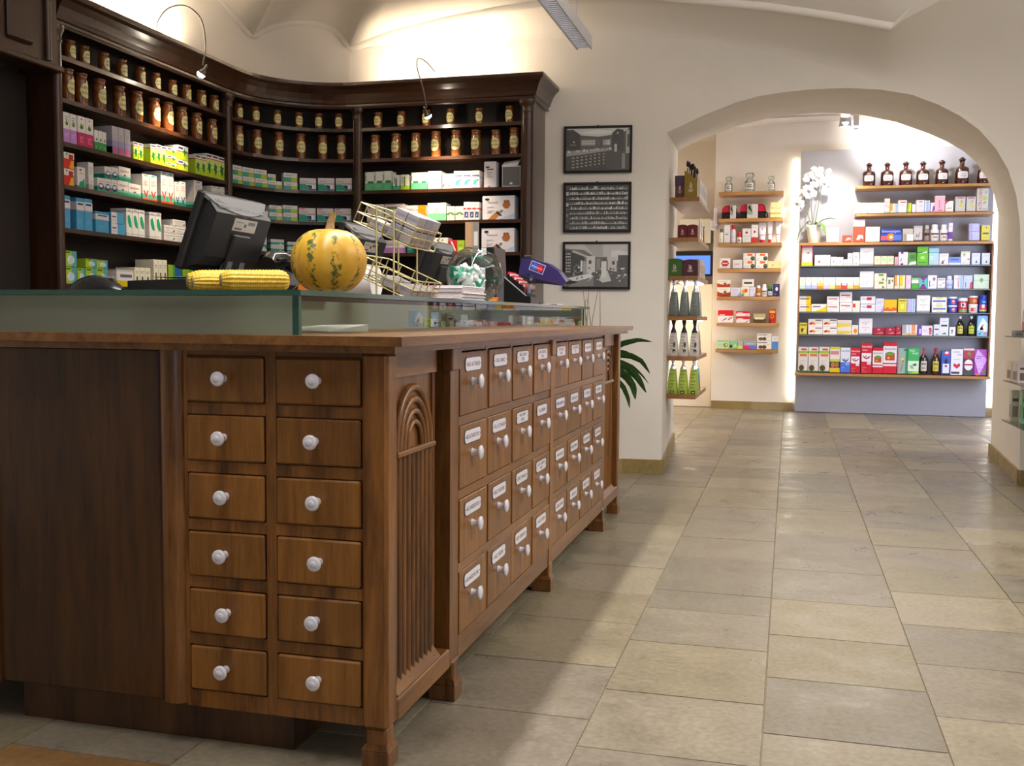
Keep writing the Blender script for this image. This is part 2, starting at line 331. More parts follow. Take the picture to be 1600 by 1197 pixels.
# ------------------------------------------------------------------ data (metres), taken off the photograph
ARCHF=[[-0.775,6.863,0.219],[-0.787,6.861,1.036],[-0.81,6.859,2.272],[-0.695,6.871,2.323],[-0.572,6.884,2.379],[-0.369,6.905,2.456],[-0.22,6.921,2.493],[-0.068,6.937,2.514],[0.131,6.958,2.528],[0.328,6.978,2.529],[0.524,6.999,2.514],[0.718,7.02,2.476],[0.874,7.036,2.412],[1.01,7.05,2.337],[1.127,7.062,2.247],[1.229,7.073,2.129],[1.306,7.081,1.997],[1.36,7.087,1.837],[1.389,7.09,1.657],[1.416,7.093,1.134],[1.448,7.096,0.074]]
ARCHR=[[-0.902,8.6,0.066],[-0.911,8.6,1.139],[-0.923,8.6,2.427],[-0.814,8.6,2.48],[-0.711,8.6,2.523],[-0.456,8.6,2.609],[-0.205,8.6,2.662],[-0.08,8.6,2.677],[0.166,8.6,2.689],[0.288,8.6,2.686],[0.53,8.6,2.655],[0.769,8.6,2.593],[1.006,8.6,2.497],[1.146,8.6,2.428],[1.264,8.6,2.351],[1.358,8.6,2.265],[1.444,8.6,2.131],[1.493,8.6,2.018],[1.53,8.6,1.861],[1.535,8.6,1.2],[1.539,8.6,0.057]]
VAULT_M=[[-3.5,5.74,3.078],[-3.5,5.85,3.025],[-3.5,6.041,2.951],[-3.5,6.228,2.886],[-3.497,6.244,2.899],[-3.494,6.258,2.911],[-3.49,6.272,2.923],[-3.486,6.285,2.935],[-3.482,6.298,2.946],[-3.474,6.319,2.959],[-3.465,6.338,2.971],[-3.456,6.357,2.983],[-3.447,6.375,2.994],[-3.437,6.392,3.004],[-3.424,6.413,3.015],[-3.41,6.432,3.025],[-3.396,6.45,3.033],[-3.38,6.468,3.041],[-3.365,6.484,3.048],[-3.349,6.5,3.054],[-3.332,6.514,3.059],[-3.315,6.528,3.063],[-3.297,6.541,3.066],[-3.279,6.553,3.068],[-3.261,6.565,3.069],[-3.242,6.575,3.068],[-3.222,6.585,3.067],[-3.202,6.594,3.064],[-3.182,6.601,3.06],[-3.164,6.608,3.056],[-3.145,6.613,3.05],[-3.126,6.618,3.043],[-3.107,6.622,3.035],[-3.088,6.626,3.026],[-3.075,6.628,3.017],[-3.062,6.629,3.006],[-3.05,6.63,2.995],[-3.037,6.631,2.982],[-3.023,6.632,2.969],[-3.015,6.632,2.954],[-3.006,6.632,2.939],[-2.998,6.632,2.922],[-2.989,6.632,2.904],[-2.98,6.631,2.884],[-2.809,6.62,2.932],[-2.606,6.58,2.968],[-2.221,6.52,3.01],[-1.859,6.48,3.039],[-1.471,6.45,3.055],[-1.017,6.42,3.052],[-0.545,6.4,2.974],[-0.167,6.4,2.913],[0.199,6.4,2.835],[0.538,6.4,2.75]]
VAULT_W=[[-2.98,6.631,2.884],[-2.821,6.648,2.885],[-2.55,6.676,2.893],[-1.932,6.741,2.904],[-1.416,6.795,2.907],[-0.995,6.84,2.9],[-0.581,6.883,2.865],[-0.175,6.926,2.781],[0.226,6.968,2.667],[0.62,7.009,2.523],[0.873,7.036,2.432],[1.009,7.05,2.365],[1.125,7.062,2.291],[1.227,7.073,2.201],[1.32,7.083,2.104],[1.418,7.093,1.991]]
FRAMES=[]
ITEMS=[
['L',4.3,4.347,1.885,2.033,0.09,'lilac','white carton with green sprig above lilac base','box'],
['L',4.349,4.397,1.885,2.033,0.09,'lilac','white carton with green sprig above lilac base','box'],
['L',4.404,4.462,1.885,2.034,0.09,'magenta','white carton with green sprig above magenta base','box'],
['L',4.463,4.523,1.885,2.034,0.09,'magenta','white carton with green sprig above magenta base','box'],
['L',4.531,4.561,1.885,1.986,0.05,'gsprig','small white carton with sprig above green base','box'],
['L',4.563,4.594,1.885,1.987,0.05,'gsprig','small white carton with sprig above green base','box'],
['L',4.596,4.625,1.885,1.986,0.05,'gsprig','small white carton with sprig above green base','box'],
['L',4.673,4.722,1.885,2.032,0.2,'haze','tall grey-violet carton with red flame motif','box'],
['L',4.724,4.773,1.885,2.033,0.2,'haze','tall grey-violet carton with red flame motif','box'],
['L',4.775,4.826,1.885,2.034,0.2,'haze','tall grey-violet carton with red flame motif','box'],
['L',4.85,4.892,1.885,1.979,0.09,'ivy','lime carton with one dark green leaf','box'],
['L',4.894,4.938,1.885,1.979,0.09,'ivy','lime carton with one dark green leaf','box'],
['L',5.005,5.056,1.885,1.992,0.15,'ivy','lime carton with one dark green leaf','box'],
['L',5.058,5.104,1.885,1.999,0.15,'ivy','lime carton with one dark green leaf','box'],
['L',5.107,5.153,1.885,1.998,0.15,'ivy','lime carton with one dark green leaf','box'],
['L',5.157,5.255,1.885,1.914,0.09,'ivyflat','flat lime carton lowest of three stacked','box'],
['L',5.158,5.256,1.915,1.957,0.09,'ivyflat','flat lime carton middle of three stacked','box'],
['L',5.159,5.257,1.958,2.0,0.09,'ivyflat','flat lime carton topmost of three stacked','box'],
['L',5.265,5.373,1.885,1.946,0.09,'ivyflat','lime carton with leaf, lower of two','box'],
['L',5.267,5.375,1.948,2.03,0.09,'ivyflat','lime carton with leaf, upper of two','box'],
['L',5.448,5.505,1.885,2.003,0.09,'ivy','lime carton with one dark green leaf','box'],
['L',5.507,5.564,1.885,2.004,0.09,'ivy','lime carton with one dark green leaf','box'],
['L',5.566,5.634,1.885,2.028,0.09,'ivy','lime carton with one dark green leaf','box'],
['L',5.635,5.703,1.885,2.029,0.09,'ivy','lime carton with one dark green leaf','box'],
['L',5.705,5.778,1.885,2.028,0.09,'ivy','lime carton with one dark green leaf','box'],
['L',4.292,4.37,1.677,1.759,0.06,'fire','red and yellow carton lower of two','box'],
['L',4.294,4.373,1.76,1.839,0.06,'fire','red and yellow carton upper of two','box'],
['L',4.394,4.454,1.677,1.781,0.06,'gmed','small white carton with green lower corner','box'],
['L',4.479,4.519,1.677,1.816,0.07,'wtall','narrow tall white carton','box'],
['L',4.547,4.603,1.677,1.748,0.09,'boval','white carton with blue oval above green base','box'],
['L',4.604,4.658,1.677,1.75,0.09,'boval','white carton with blue oval above green base','box'],
['L',4.66,4.707,1.677,1.753,0.09,'boval','white carton with blue oval above green base','box'],
['L',4.71,4.8,1.677,1.756,0.09,'gdrop','white carton fading to green with drop mark','box'],
['L',4.801,4.912,1.677,1.752,0.09,'gdrop','white carton fading to green with drop mark','box'],
['L',4.606,4.66,1.752,1.813,0.09,'boval','upper white carton with blue oval','box'],
['L',4.662,4.717,1.754,1.816,0.09,'boval','upper white carton with blue oval','box'],
['L',4.723,4.824,1.757,1.83,0.09,'gdrop','upper white carton fading to green','box'],
['L',4.925,4.99,1.677,1.818,0.09,'redv','white carton with red chevron and orange foot','box'],
['L',4.992,5.06,1.677,1.821,0.09,'redv','white carton with red chevron and orange foot','box'],
['L',5.097,5.157,1.677,1.856,0.12,'redv','tall white carton with red chevron and orange foot','box'],
['L',5.159,5.223,1.677,1.857,0.12,'redv','tall white carton with red chevron and orange foot','box'],
['L',5.233,5.284,1.677,1.813,0.09,'bluev','white carton with blue chevron and green foot','box'],
['L',5.287,5.343,1.677,1.823,0.09,'bluev','white carton with blue chevron and green foot','box'],
['L',5.431,5.52,1.677,1.849,0.14,'bluev','wide white carton with blue chevron','box'],
['L',5.526,5.583,1.677,1.802,0.09,'bluev','short white carton with blue chevron','box'],
['L',5.619,5.676,1.677,1.839,0.09,'bluev','white carton with blue chevron behind the monitor','box'],
['L',5.678,5.734,1.677,1.842,0.09,'bluev','white carton with blue chevron behind the monitor','box'],
['L',5.736,5.789,1.677,1.846,0.09,'bluev','white carton with blue chevron behind the monitor','box'],
['L',4.287,4.338,1.468,1.628,0.09,'sky','light blue carton with white band','box'],
['L',4.382,4.441,1.468,1.627,0.1,'sky','light blue carton with white band','box'],
['L',4.443,4.504,1.468,1.629,0.1,'sky','light blue carton with white band','box'],
['L',4.527,4.634,1.468,1.575,0.09,'sky','short wide light blue carton','box'],
['L',4.651,4.766,1.468,1.524,0.09,'skyl','light blue carton with white end, lower of two','box'],
['L',4.652,4.757,1.525,1.583,0.09,'skyl','light blue carton with white end, upper of two','box'],
['L',4.779,4.831,1.468,1.616,0.1,'feather','white carton with green feather','box'],
['L',4.833,4.885,1.468,1.618,0.1,'feather','white carton with green feather','box'],
['L',4.887,4.943,1.468,1.618,0.1,'feather','white carton with green feather','box'],
['L',4.983,5.039,1.468,1.617,0.1,'feather','white carton with green feather','box'],
['L',5.04,5.097,1.468,1.62,0.1,'feather','white carton with green feather','box'],
['L',5.122,5.231,1.468,1.512,0.09,'wflat','flat white carton in bottom layer','box'],
['L',5.233,5.343,1.468,1.514,0.09,'wflat','flat white carton in bottom layer','box'],
['L',5.123,5.232,1.513,1.556,0.09,'wflat','flat white carton in middle layer','box'],
['L',5.234,5.344,1.515,1.558,0.09,'wflat','flat white carton in middle layer','box'],
['L',5.346,5.417,1.468,1.517,0.09,'wflat','flat white carton beside the stack','box'],
['L',5.209,5.338,1.558,1.596,0.09,'wflat','flat white carton on top of the stack','box'],
['L',4.279,4.374,1.195,1.278,0.07,'limeteal','lime and teal carton lower of two','box'],
['L',4.281,4.377,1.279,1.359,0.07,'limeteal','lime and teal carton upper of two','box'],
['L',4.381,4.437,1.195,1.278,0.05,'limeteal','single lime and teal carton','box'],
['L',4.444,4.526,1.195,1.281,0.09,'limeteal','lime and teal carton lower left of four','box'],
['L',4.445,4.527,1.282,1.328,0.09,'limeteal','lime and teal carton upper left of four','box'],
['L',4.528,4.615,1.195,1.282,0.09,'limeteal','lime and teal carton lower right of four','box'],
['L',4.53,4.617,1.283,1.327,0.09,'limeteal','lime and teal carton upper right of four','box'],
['L',4.689,4.834,1.195,1.286,0.09,'yelbase','white carton with broad yellow foot','box'],
['L',4.843,4.888,1.195,1.303,0.12,'brownwin','white and yellow carton with brown window','box'],
['L',4.89,4.936,1.195,1.304,0.12,'brownwin','white and yellow carton with brown window','box'],
['L',4.938,4.987,1.195,1.304,0.12,'brownwin','white and yellow carton with brown window','box'],
['L',5.018,5.06,1.195,1.355,0.12,'brownwin','taller white carton with brown window','box'],
['L',5.062,5.103,1.195,1.356,0.12,'brownwin','taller white carton with brown window','box'],
['L',5.105,5.146,1.195,1.357,0.12,'brownwin','taller white carton with brown window','box'],
['L',5.155,5.286,1.195,1.333,0.09,'greenblue','green and blue carton with white hill','box'],
['L',5.299,5.516,1.195,1.324,0.09,'greenblue','wide green and blue carton with white hill','box'],
['L',5.519,5.637,1.195,1.321,0.09,'greenblue','green and blue carton beside the monitor stand','box'],
['C',3.015,2.876,1.885,1.937,0.06,'asp','teal and lime pack in lower row','box'],
['C',2.864,2.714,1.885,1.937,0.06,'asp','teal and lime pack in lower row','box'],
['C',2.706,2.556,1.885,1.937,0.06,'asp','teal and lime pack in lower row','box'],
['C',2.552,2.396,1.885,1.933,0.06,'asp','teal and lime pack in lower row','box'],
['C',3.019,2.881,1.939,2.001,0.06,'asp','teal and lime pack in upper row','box'],
['C',2.872,2.723,1.938,1.999,0.06,'asp','teal and lime pack in upper row','box'],
['C',2.719,2.568,1.938,1.998,0.06,'asp','teal and lime pack in upper row','box'],
['C',2.557,2.466,1.933,1.977,0.06,'asp','small teal and lime pack in upper row','box'],
['C',2.379,2.232,1.885,1.932,0.06,'asp','teal and lime pack lower of two','box'],
['C',2.382,2.234,1.933,1.994,0.06,'asp','teal and lime pack upper of two','box'],
['C',2.211,2.036,1.885,1.967,0.06,'tealeff','broad white pack with teal wedge and navy spark','box'],
['C',2.019,1.844,1.885,1.971,0.06,'tealeff','broad white pack with teal wedge and navy spark','box'],
['C',1.83,1.652,1.885,1.971,0.06,'tealeff','broad white pack with teal wedge and navy spark','box'],
['C',2.709,2.557,1.677,1.733,0.06,'asp','teal and lime pack in lower row','box'],
['C',2.542,2.395,1.677,1.726,0.06,'asp','teal and lime pack in lower row','box'],
['C',2.388,2.234,1.677,1.73,0.06,'asp','teal and lime pack in lower row','box'],
['C',2.545,2.402,1.727,1.774,0.06,'asp','teal and lime pack in upper row','box'],
['C',2.395,2.233,1.731,1.78,0.06,'asp','teal and lime pack in upper row','box'],
['C',2.22,2.043,1.677,1.768,0.06,'tealred','broad white pack with teal wedge and red tick','box'],
['C',2.031,1.855,1.677,1.769,0.06,'tealred','broad white pack with teal wedge and red tick','box'],
['C',1.845,1.663,1.677,1.769,0.06,'tealred','broad white pack with teal wedge and red tick','box'],
['C',2.713,2.574,1.468,1.549,0.06,'tealstripe','teal striped pack lower of two','box'],
['C',2.712,2.573,1.55,1.593,0.06,'tealstripe','teal striped pack upper of two','box'],
['C',2.53,2.38,1.468,1.508,0.06,'tealstripe','teal striped pack lower of two','box'],
['C',2.53,2.38,1.509,1.551,0.06,'tealstripe','teal striped pack upper of two','box'],
['C',2.346,2.216,1.468,1.497,0.06,'tealstripe','teal striped pack lower of two','box'],
['C',2.345,2.215,1.498,1.539,0.06,'tealstripe','teal striped pack upper of two','box'],
['R',-2.769,-2.703,1.872,2.009,0.09,'greenhalf','white carton with green lower half','box'],
['R',-2.702,-2.641,1.872,2.011,0.09,'greenhalf','white carton with green lower half','box'],
['R',-2.639,-2.578,1.872,2.012,0.09,'greenhalf','white carton with green lower half','box'],
['R',-2.57,-2.521,1.872,1.984,0.05,'greenbar','small white and green carton with dark bar','box'],
['R',-2.514,-2.458,1.872,1.985,0.05,'limebar','small white and lime carton','box'],
['R',-2.44,-2.384,1.872,1.996,0.06,'greenhalf','white carton with green lower half','box'],
['R',-2.382,-2.328,1.872,1.996,0.06,'greenhalf','white carton with green lower half','box'],
['R',-2.321,-2.227,1.872,2.001,0.1,'mintfoot','plain white carton with mint marks','box'],
['R',-2.22,-2.143,1.872,1.982,0.06,'bluespark','small white carton with blue sparks','box'],
['R',-2.142,-2.083,1.872,1.997,0.1,'tealstep','white carton with teal step and red dot','box'],
['R',-2.082,-2.023,1.872,1.996,0.1,'tealstep','white carton with teal step and red dot','box'],
['R',-2.022,-1.964,1.872,1.997,0.1,'tealstep','white carton with teal step and red dot','box'],
['R',-1.935,-1.855,1.872,2.052,0.08,'wtens','tall narrow white carton with small emblem','box'],
['R',-2.756,-2.631,1.669,1.726,0.09,'redtxt','white carton with red lettering, lower of two','box'],
['R',-2.753,-2.635,1.727,1.793,0.09,'redtxt','white carton with red lettering, upper of two','box'],
['R',-2.626,-2.493,1.669,1.723,0.09,'grntxt','white carton with green lettering, lower of two','box'],
['R',-2.626,-2.493,1.725,1.795,0.09,'grntxt','white carton with green lettering, upper of two','box'],
['R',-2.484,-2.327,1.669,1.722,0.09,'orange','white and orange carton lower of two','box'],
['R',-2.485,-2.333,1.723,1.781,0.09,'orange','white and orange carton upper of two','box'],
['R',-2.324,-2.194,1.669,1.794,0.1,'mint','large white carton with mint lower half','box'],
['R',-2.189,-2.136,1.669,1.77,0.05,'limefoot','small white carton with lime foot','box'],
['R',-2.13,-2.074,1.669,1.769,0.05,'limefoot','small white carton with lime foot','box'],
['R',-2.073,-2.036,1.669,1.796,0.08,'redband','narrow white carton with red band and blue figure','box'],
['R',-2.035,-1.999,1.669,1.795,0.08,'redband','narrow white carton with red band and blue figure','box'],
['R',-1.999,-1.966,1.669,1.794,0.08,'redband','narrow white carton with red band and blue figure','box'],
['R',-1.945,-1.728,1.669,1.831,0.12,'tens','big white carton picturing a wrist gauge','box'],
['R',-2.748,-2.632,1.455,1.558,0.09,'berry','white and green carton with red berries','box'],
['R',-2.63,-2.495,1.455,1.553,0.09,'lilac2','white and lilac carton','box'],
['R',-2.469,-2.433,1.455,1.533,0.09,'tealp','small teal carton behind the wire rack','box'],
['R',-2.311,-2.18,1.455,1.566,0.09,'wdots','white carton with row of dots','box'],
['R',-2.176,-2.118,1.455,1.548,0.06,'redsw','red carton with white swirl','box'],
['R',-2.117,-2.068,1.455,1.547,0.06,'limep','lime carton','box'],
['R',-1.95,-1.728,1.455,1.623,0.12,'tens','big white carton picturing a wrist gauge','box'],
['P2',0.658,0.707,2.19,2.308,0.09,'white','narrow plain white carton','box'],
['P2',0.71,0.787,2.19,2.301,0.09,'whitepink','white carton with pink edge','box'],
['P2',0.79,0.956,2.19,2.3,0.09,'white','wide plain white carton','box'],
['P2',0.957,1.01,2.19,2.342,0.09,'pinkmark','tall white carton with pink marks','box'],
['P2',1.014,1.063,2.19,2.288,0.09,'orangew','white and orange carton','box'],
['P2',1.064,1.093,2.19,2.287,0.09,'bluew','white and blue carton','box'],
['P2',1.094,1.18,2.19,2.321,0.09,'redline','white carton with red heading','box'],
['P2',1.185,1.226,2.19,2.289,0.09,'greeny','green and yellow carton','box'],
['P2',1.232,1.27,2.19,2.276,0.09,'white','small plain white carton','box'],
['P2',1.273,1.355,2.19,2.319,0.09,'greyline','white carton with grey heading','box'],
['P2',1.357,1.41,2.19,2.314,0.09,'bluew','pale blue carton','box'],
['P2',1.415,1.459,2.19,2.288,0.09,'purpw','white and purple carton','box'],
['P2',1.459,1.558,2.19,2.359,0.09,'pink','tall pink carton','box'],
['P2',1.562,1.641,2.19,2.302,0.09,'redcorner','white carton with red corner','box'],
['P2',1.66,1.758,2.19,2.345,0.09,'greyflower','grey carton with yellow flowers','box'],
['P2',1.767,1.859,2.19,2.342,0.09,'greyflower','grey carton with yellow flowers','box'],
['P2',1.867,1.979,2.19,2.427,0.09,'atro','tall grey carton with red vertical lettering','box'],
['P3',0.37,0.496,1.885,2.038,0.09,'white','white carton beside the orchid pot','box'],
['P3',0.537,0.635,1.885,1.958,0.09,'redswirl','small red carton with white curl','box'],
['P3',0.648,0.763,1.885,2.122,0.09,'redwhite','red carton with white top','box'],
['P3',0.772,0.917,1.885,2.043,0.09,'creamdots','cream carton with two small marks','box'],
['P3',0.927,1.142,1.885,2.022,0.09,'innova','blue carton with pale lettering and orange burst','box'],
['P3',1.148,1.252,1.885,2.019,0.05,'beige','plain beige carton','box'],
['P3',1.183,1.252,1.885,1.954,0.04,'white','low white carton before the beige one','boxf'],
['P3',1.258,1.345,1.885,2.047,0.09,'greyhand','grey carton with line drawing','box'],
['P3',1.361,1.42,1.885,2.052,0.065,'jarbrown','brown and grey pill jar','jar'],
['P3',1.427,1.514,1.885,2.061,0.09,'jarwhite','white pill jar with brown band','jar'],
['P3',1.522,1.601,1.885,2.059,0.09,'jarwhite','white pill jar with brown band','jar'],
['P3',1.604,1.643,1.885,2.072,0.04,'tubepurp','slim white and purple carton','box'],
['P3',1.806,1.906,1.885,1.979,0.09,'lav','lavender carton lower of two','box'],
['P3',1.803,1.903,1.981,2.062,0.09,'lav','lavender carton upper of two','box'],
['P3',1.923,2.006,1.885,2.043,0.09,'yel','yellow carton with purple mark','box'],
['P4',0.114,0.232,1.632,1.863,0.09,'pinkyel','tall white carton with pink top and yellow foot','box'],
['P4',0.252,0.416,1.632,1.746,0.09,'whitedrop','wide white carton with red drop','box'],
['P4',0.419,0.485,1.632,1.725,0.09,'whitedot','white carton with small dot','box'],
['P4',0.487,0.551,1.632,1.721,0.09,'whitedot','white carton with small dot','box'],
['P4',0.554,0.596,1.632,1.696,0.09,'whitesm','tiny white carton','box'],
['P4',0.598,0.647,1.632,1.696,0.09,'whitesm','tiny white carton under another','box'],
['P4',0.596,0.645,1.698,1.765,0.09,'whitesm','tiny white carton on another','box'],
['P4',0.65,0.718,1.632,1.702,0.09,'whitesm','tiny white carton under another','box'],
['P4',0.648,0.715,1.704,1.774,0.09,'whitesm','tiny white carton on another','box'],
['P4',0.722,0.861,1.632,1.818,0.02,'card','white price card in stand','box'],
['P4',0.868,0.933,1.632,1.738,0.09,'palegreen','pale green carton with crimson edge','box'],
['P4',0.935,0.998,1.632,1.738,0.09,'palegreen','pale green carton with crimson edge','box'],
['P4',0.999,1.067,1.632,1.737,0.09,'palegreen','pale green carton with crimson edge','box'],
['P4',1.075,1.111,1.632,1.72,0.09,'pink','small pink carton','box'],
['P4',1.114,1.209,1.632,1.771,0.09,'purpsq','white carton with purple squares','box'],
['P4',1.212,1.292,1.632,1.766,0.09,'greenw','green and white carton','box'],
['P4',1.299,1.41,1.632,1.826,0.09,'green','tall bright green carton','box'],
['P4',1.417,1.516,1.632,1.809,0.09,'mintblue','mint and pale blue carton','box'],
['P4',1.52,1.612,1.632,1.76,0.09,'brownfig','white carton with brown figure','box'],
['P4',1.615,1.731,1.632,1.714,0.09,'bluelow','low blue carton','box'],
['P4',1.733,1.823,1.632,1.773,0.09,'whiteolive','white carton with olive marks','box'],
['P4',1.838,1.921,1.632,1.755,0.09,'bluedrop','pale blue carton with dark drop','box'],
['P4',1.936,2.016,1.632,1.754,0.09,'bluedrop','pale blue carton with dark drop','box'],
['P5',0.097,0.16,1.38,1.506,0.09,'tea_mint','small white tea carton with mint foot','box'],
['P5',0.161,0.223,1.38,1.506,0.09,'tea_lavblue','small white tea carton with lavender foot','box'],
['P5',0.224,0.286,1.38,1.506,0.09,'tea_lavblue','small white tea carton with lavender foot','box'],
['P5',0.287,0.349,1.38,1.505,0.09,'tea_ory','small white tea carton with yellow and orange foot','box'],
['P5',0.35,0.412,1.38,1.505,0.09,'tea_lilac','small white tea carton with lilac foot','box'],
['P5',0.413,0.474,1.38,1.505,0.09,'tea_lime','small white tea carton with lime foot','box'],
['P5',0.476,0.537,1.38,1.505,0.09,'tea_org','small white tea carton with orange foot','box'],
['P5',0.538,0.599,1.38,1.505,0.09,'tea_red','small white tea carton with red foot','box'],
['P5',0.6,0.661,1.38,1.504,0.09,'tea_sand','small white tea carton with sand foot','box'],
['P5',0.662,0.723,1.38,1.504,0.09,'tea_org2','small white tea carton with amber foot','box'],
['P5',0.726,0.869,1.38,1.567,0.02,'card','white price card in stand','box'],
['P5',0.876,1.002,1.38,1.462,0.09,'greenlab','cream carton with green label, lower of two','box'],
['P5',0.874,0.999,1.464,1.546,0.09,'greenlab','cream carton with green label, upper of two','box'],
['P5',1.004,1.075,1.38,1.501,0.09,'greenlab2','cream carton with green digit','box'],
['P5',1.081,1.129,1.38,1.525,0.09,'orangew','orange and cream carton','box'],
['P5',1.132,1.187,1.38,1.524,0.09,'yelw','yellow and white carton','box'],
['P5',1.192,1.247,1.38,1.524,0.09,'pinkw','pale pink carton','box'],
['P5',1.253,1.325,1.38,1.495,0.09,'green2','green and white carton','box'],
['P5',1.327,1.413,1.38,1.5,0.09,'hourglass','teal carton with magenta triangles','box'],
['P5',1.415,1.505,1.38,1.523,0.09,'whiteman','white carton with red oval','box'],
['P5',1.51,1.588,1.38,1.493,0.09,'redpills','white carton with red capsules','box'],
['P5',1.596,1.667,1.38,1.516,0.085,'jarblue','white plastic bottle with blue lines','jar'],
['P5',1.673,1.72,1.38,1.523,0.09,'bluepink','white and pink carton','box'],
['P5',1.722,1.761,1.38,1.522,0.09,'bluew','blue carton','box'],
['P5',1.765,1.854,1.38,1.522,0.09,'redcorner2','pale blue carton with red corner','box'],
['P5',1.864,2.017,1.38,1.53,0.09,'diamond','square pale green carton with green diamond','box'],
['P6',0.102,0.227,1.128,1.208,0.09,'yelend','white carton with yellow end, lower of two','box'],
['P6',0.1,0.225,1.21,1.299,0.09,'yelend','white carton with yellow end, upper of two','box'],
['P6',0.23,0.393,1.128,1.213,0.09,'yelswoosh','low white carton with yellow swoosh','box'],
['P6',0.396,0.523,1.128,1.209,0.09,'redtitle','white carton with red title, lower of two','box'],
['P6',0.393,0.521,1.211,1.297,0.09,'redtitle','white carton with red title, upper of two','box'],
['P6',0.527,0.656,1.128,1.23,0.09,'redtitle','large white carton with red title, lower of two','box'],
['P6',0.524,0.653,1.233,1.345,0.09,'redtitle','large white carton with red title, upper of two','box'],
['P6',0.659,0.737,1.128,1.25,0.09,'redside','white carton with red side label','box'],
['P6',0.742,0.894,1.128,1.212,0.09,'redplate','white carton with red plate, lower of two','box'],
['P6',0.74,0.892,1.215,1.298,0.09,'redplate','white carton with red plate, upper of two','box'],
['P6',0.896,0.982,1.128,1.276,0.09,'lavw','white and lavender carton','box'],
['P6',0.984,1.112,1.128,1.264,0.09,'yelwave','yellow carton with orange waves','box'],
['P6',1.124,1.211,1.128,1.273,0.09,'yelframe','yellow carton with framed square','box'],
['P6',1.212,1.259,1.128,1.273,0.09,'lav','slim lavender carton','box'],
['P6',1.26,1.299,1.128,1.273,0.09,'bluew','slim pale blue carton','box'],
['P6',1.311,1.444,1.128,1.31,0.02,'card','white price card in stand','box'],
['P6',1.464,1.612,1.128,1.204,0.09,'limecap','white and lime carton, lower of two','box'],
['P6',1.461,1.609,1.206,1.29,0.09,'limecap','white and lime carton, upper of two','box'],
['P6',1.628,1.72,1.128,1.205,0.1,'tubblue','blue tub with white lid, lower of two','tub'],
['P6',1.625,1.717,1.208,1.295,0.1,'tubblue','blue tub with white lid, upper of two','tub'],
['P6',1.724,1.822,1.128,1.283,0.1,'tubred','tall tub with red and green print','tub'],
['P6',1.828,1.922,1.128,1.218,0.1,'tubwhite','white tub with red fruit, lower of two','tub'],
['P6',1.825,1.919,1.22,1.306,0.1,'tuborange','orange tub with white lid, upper of two','tub'],
['P6',1.926,2.012,1.128,1.312,0.1,'canblue','blue can with red band','tub'],
['P7',0.109,0.192,0.882,1.009,0.09,'yelnut','small yellow carton with brown nut','box'],
['P7',0.203,0.355,0.882,0.962,0.09,'fan','white carton with red and orange fan, lower left','box'],
['P7',0.201,0.353,0.964,1.051,0.09,'fan','white carton with red and orange fan, upper left','box'],
['P7',0.357,0.507,0.882,0.963,0.09,'fan','white carton with red and orange fan, lower right','box'],
['P7',0.355,0.504,0.966,1.052,0.09,'fan','white carton with red and orange fan, upper right','box'],
['P7',0.509,0.658,0.882,0.956,0.09,'gold','white carton with golden band, lower of two','box'],
['P7',0.507,0.656,0.958,1.04,0.09,'gold','white carton with golden band, upper of two','box'],
['P7',0.66,0.724,0.882,0.985,0.09,'orangefruit','small carton with orange fruit','box'],
['P7',0.731,0.87,0.882,1.059,0.02,'card','white price card in stand','box'],
['P7',0.877,0.995,0.882,0.959,0.09,'crimson','low crimson carton','box'],
['P7',0.999,1.104,0.882,0.96,0.09,'crimson','low crimson carton','box'],
['P7',1.107,1.163,0.882,0.976,0.09,'crimson','low crimson carton','box'],
['P7',1.172,1.243,0.882,0.994,0.09,'greyfoot','grey and white carton','box'],
['P7',1.244,1.324,0.882,0.995,0.09,'orangestripe','white carton with orange stripe','box'],
['P7',1.329,1.362,0.882,0.969,0.09,'purp','slim purple carton','box'],
['P7',1.368,1.478,0.882,0.987,0.09,'cone','white carton with red cone','box'],
['P7',1.49,1.547,0.882,1.001,0.09,'whiteline','slim white carton with dark heading','box'],
['P7',1.547,1.636,0.882,1.07,0.09,'whiteline','tall white carton with dark heading','box'],
['P7',1.644,1.704,0.882,0.975,0.09,'whitecode','small white carton with dark block','box'],
['P7',1.71,1.797,0.882,1.092,0.09,'bot_yellow','black bottle with yellow label and white cap','bottle'],
['P7',1.82,1.906,0.882,1.093,0.09,'bot_lime','black bottle with lime label and white cap','bottle'],
['P7',1.916,2.019,0.882,1.098,0.09,'skyfig','light blue carton with figures','box'],
['P8',0.107,0.208,0.468,0.742,0.09,'limeband','tall white carton with lime band and brown disc','box'],
['P8',0.213,0.319,0.468,0.743,0.09,'limeband','tall white carton with lime band and brown disc','box'],
['P8',0.325,0.435,0.468,0.745,0.09,'limeband','tall white carton with lime band and brown disc','box'],
['P8',0.44,0.545,0.468,0.747,0.09,'nuts','tall yellow and white carton with nuts','box'],
['P8',0.55,0.653,0.468,0.739,0.09,'smileblue','tall white and blue carton with smile','box'],
['P8',0.656,0.756,0.468,0.737,0.09,'smilered','tall red carton with smile','box'],
['P8',0.763,0.877,0.468,0.795,0.09,'smilered','taller red carton with smile','box'],
['P8',0.883,0.988,0.468,0.744,0.09,'fruitred','red and white carton with fruit picture','box'],
['P8',0.989,1.128,0.468,0.803,0.09,'fruitred','taller red and white carton with fruit picture','box'],
['P8',1.135,1.239,0.468,0.744,0.09,'greygreen','grey and green carton with red stripe','box'],
['P8',1.241,1.352,0.468,0.746,0.09,'greenleaf','tall green carton with white leaves','box'],
['P8',1.356,1.452,0.468,0.747,0.1,'bot_slim','black bottle with red neck band','bottle'],
['P8',1.476,1.571,0.468,0.749,0.1,'bot_red','brown bottle with red cap and yellow label','bottle'],
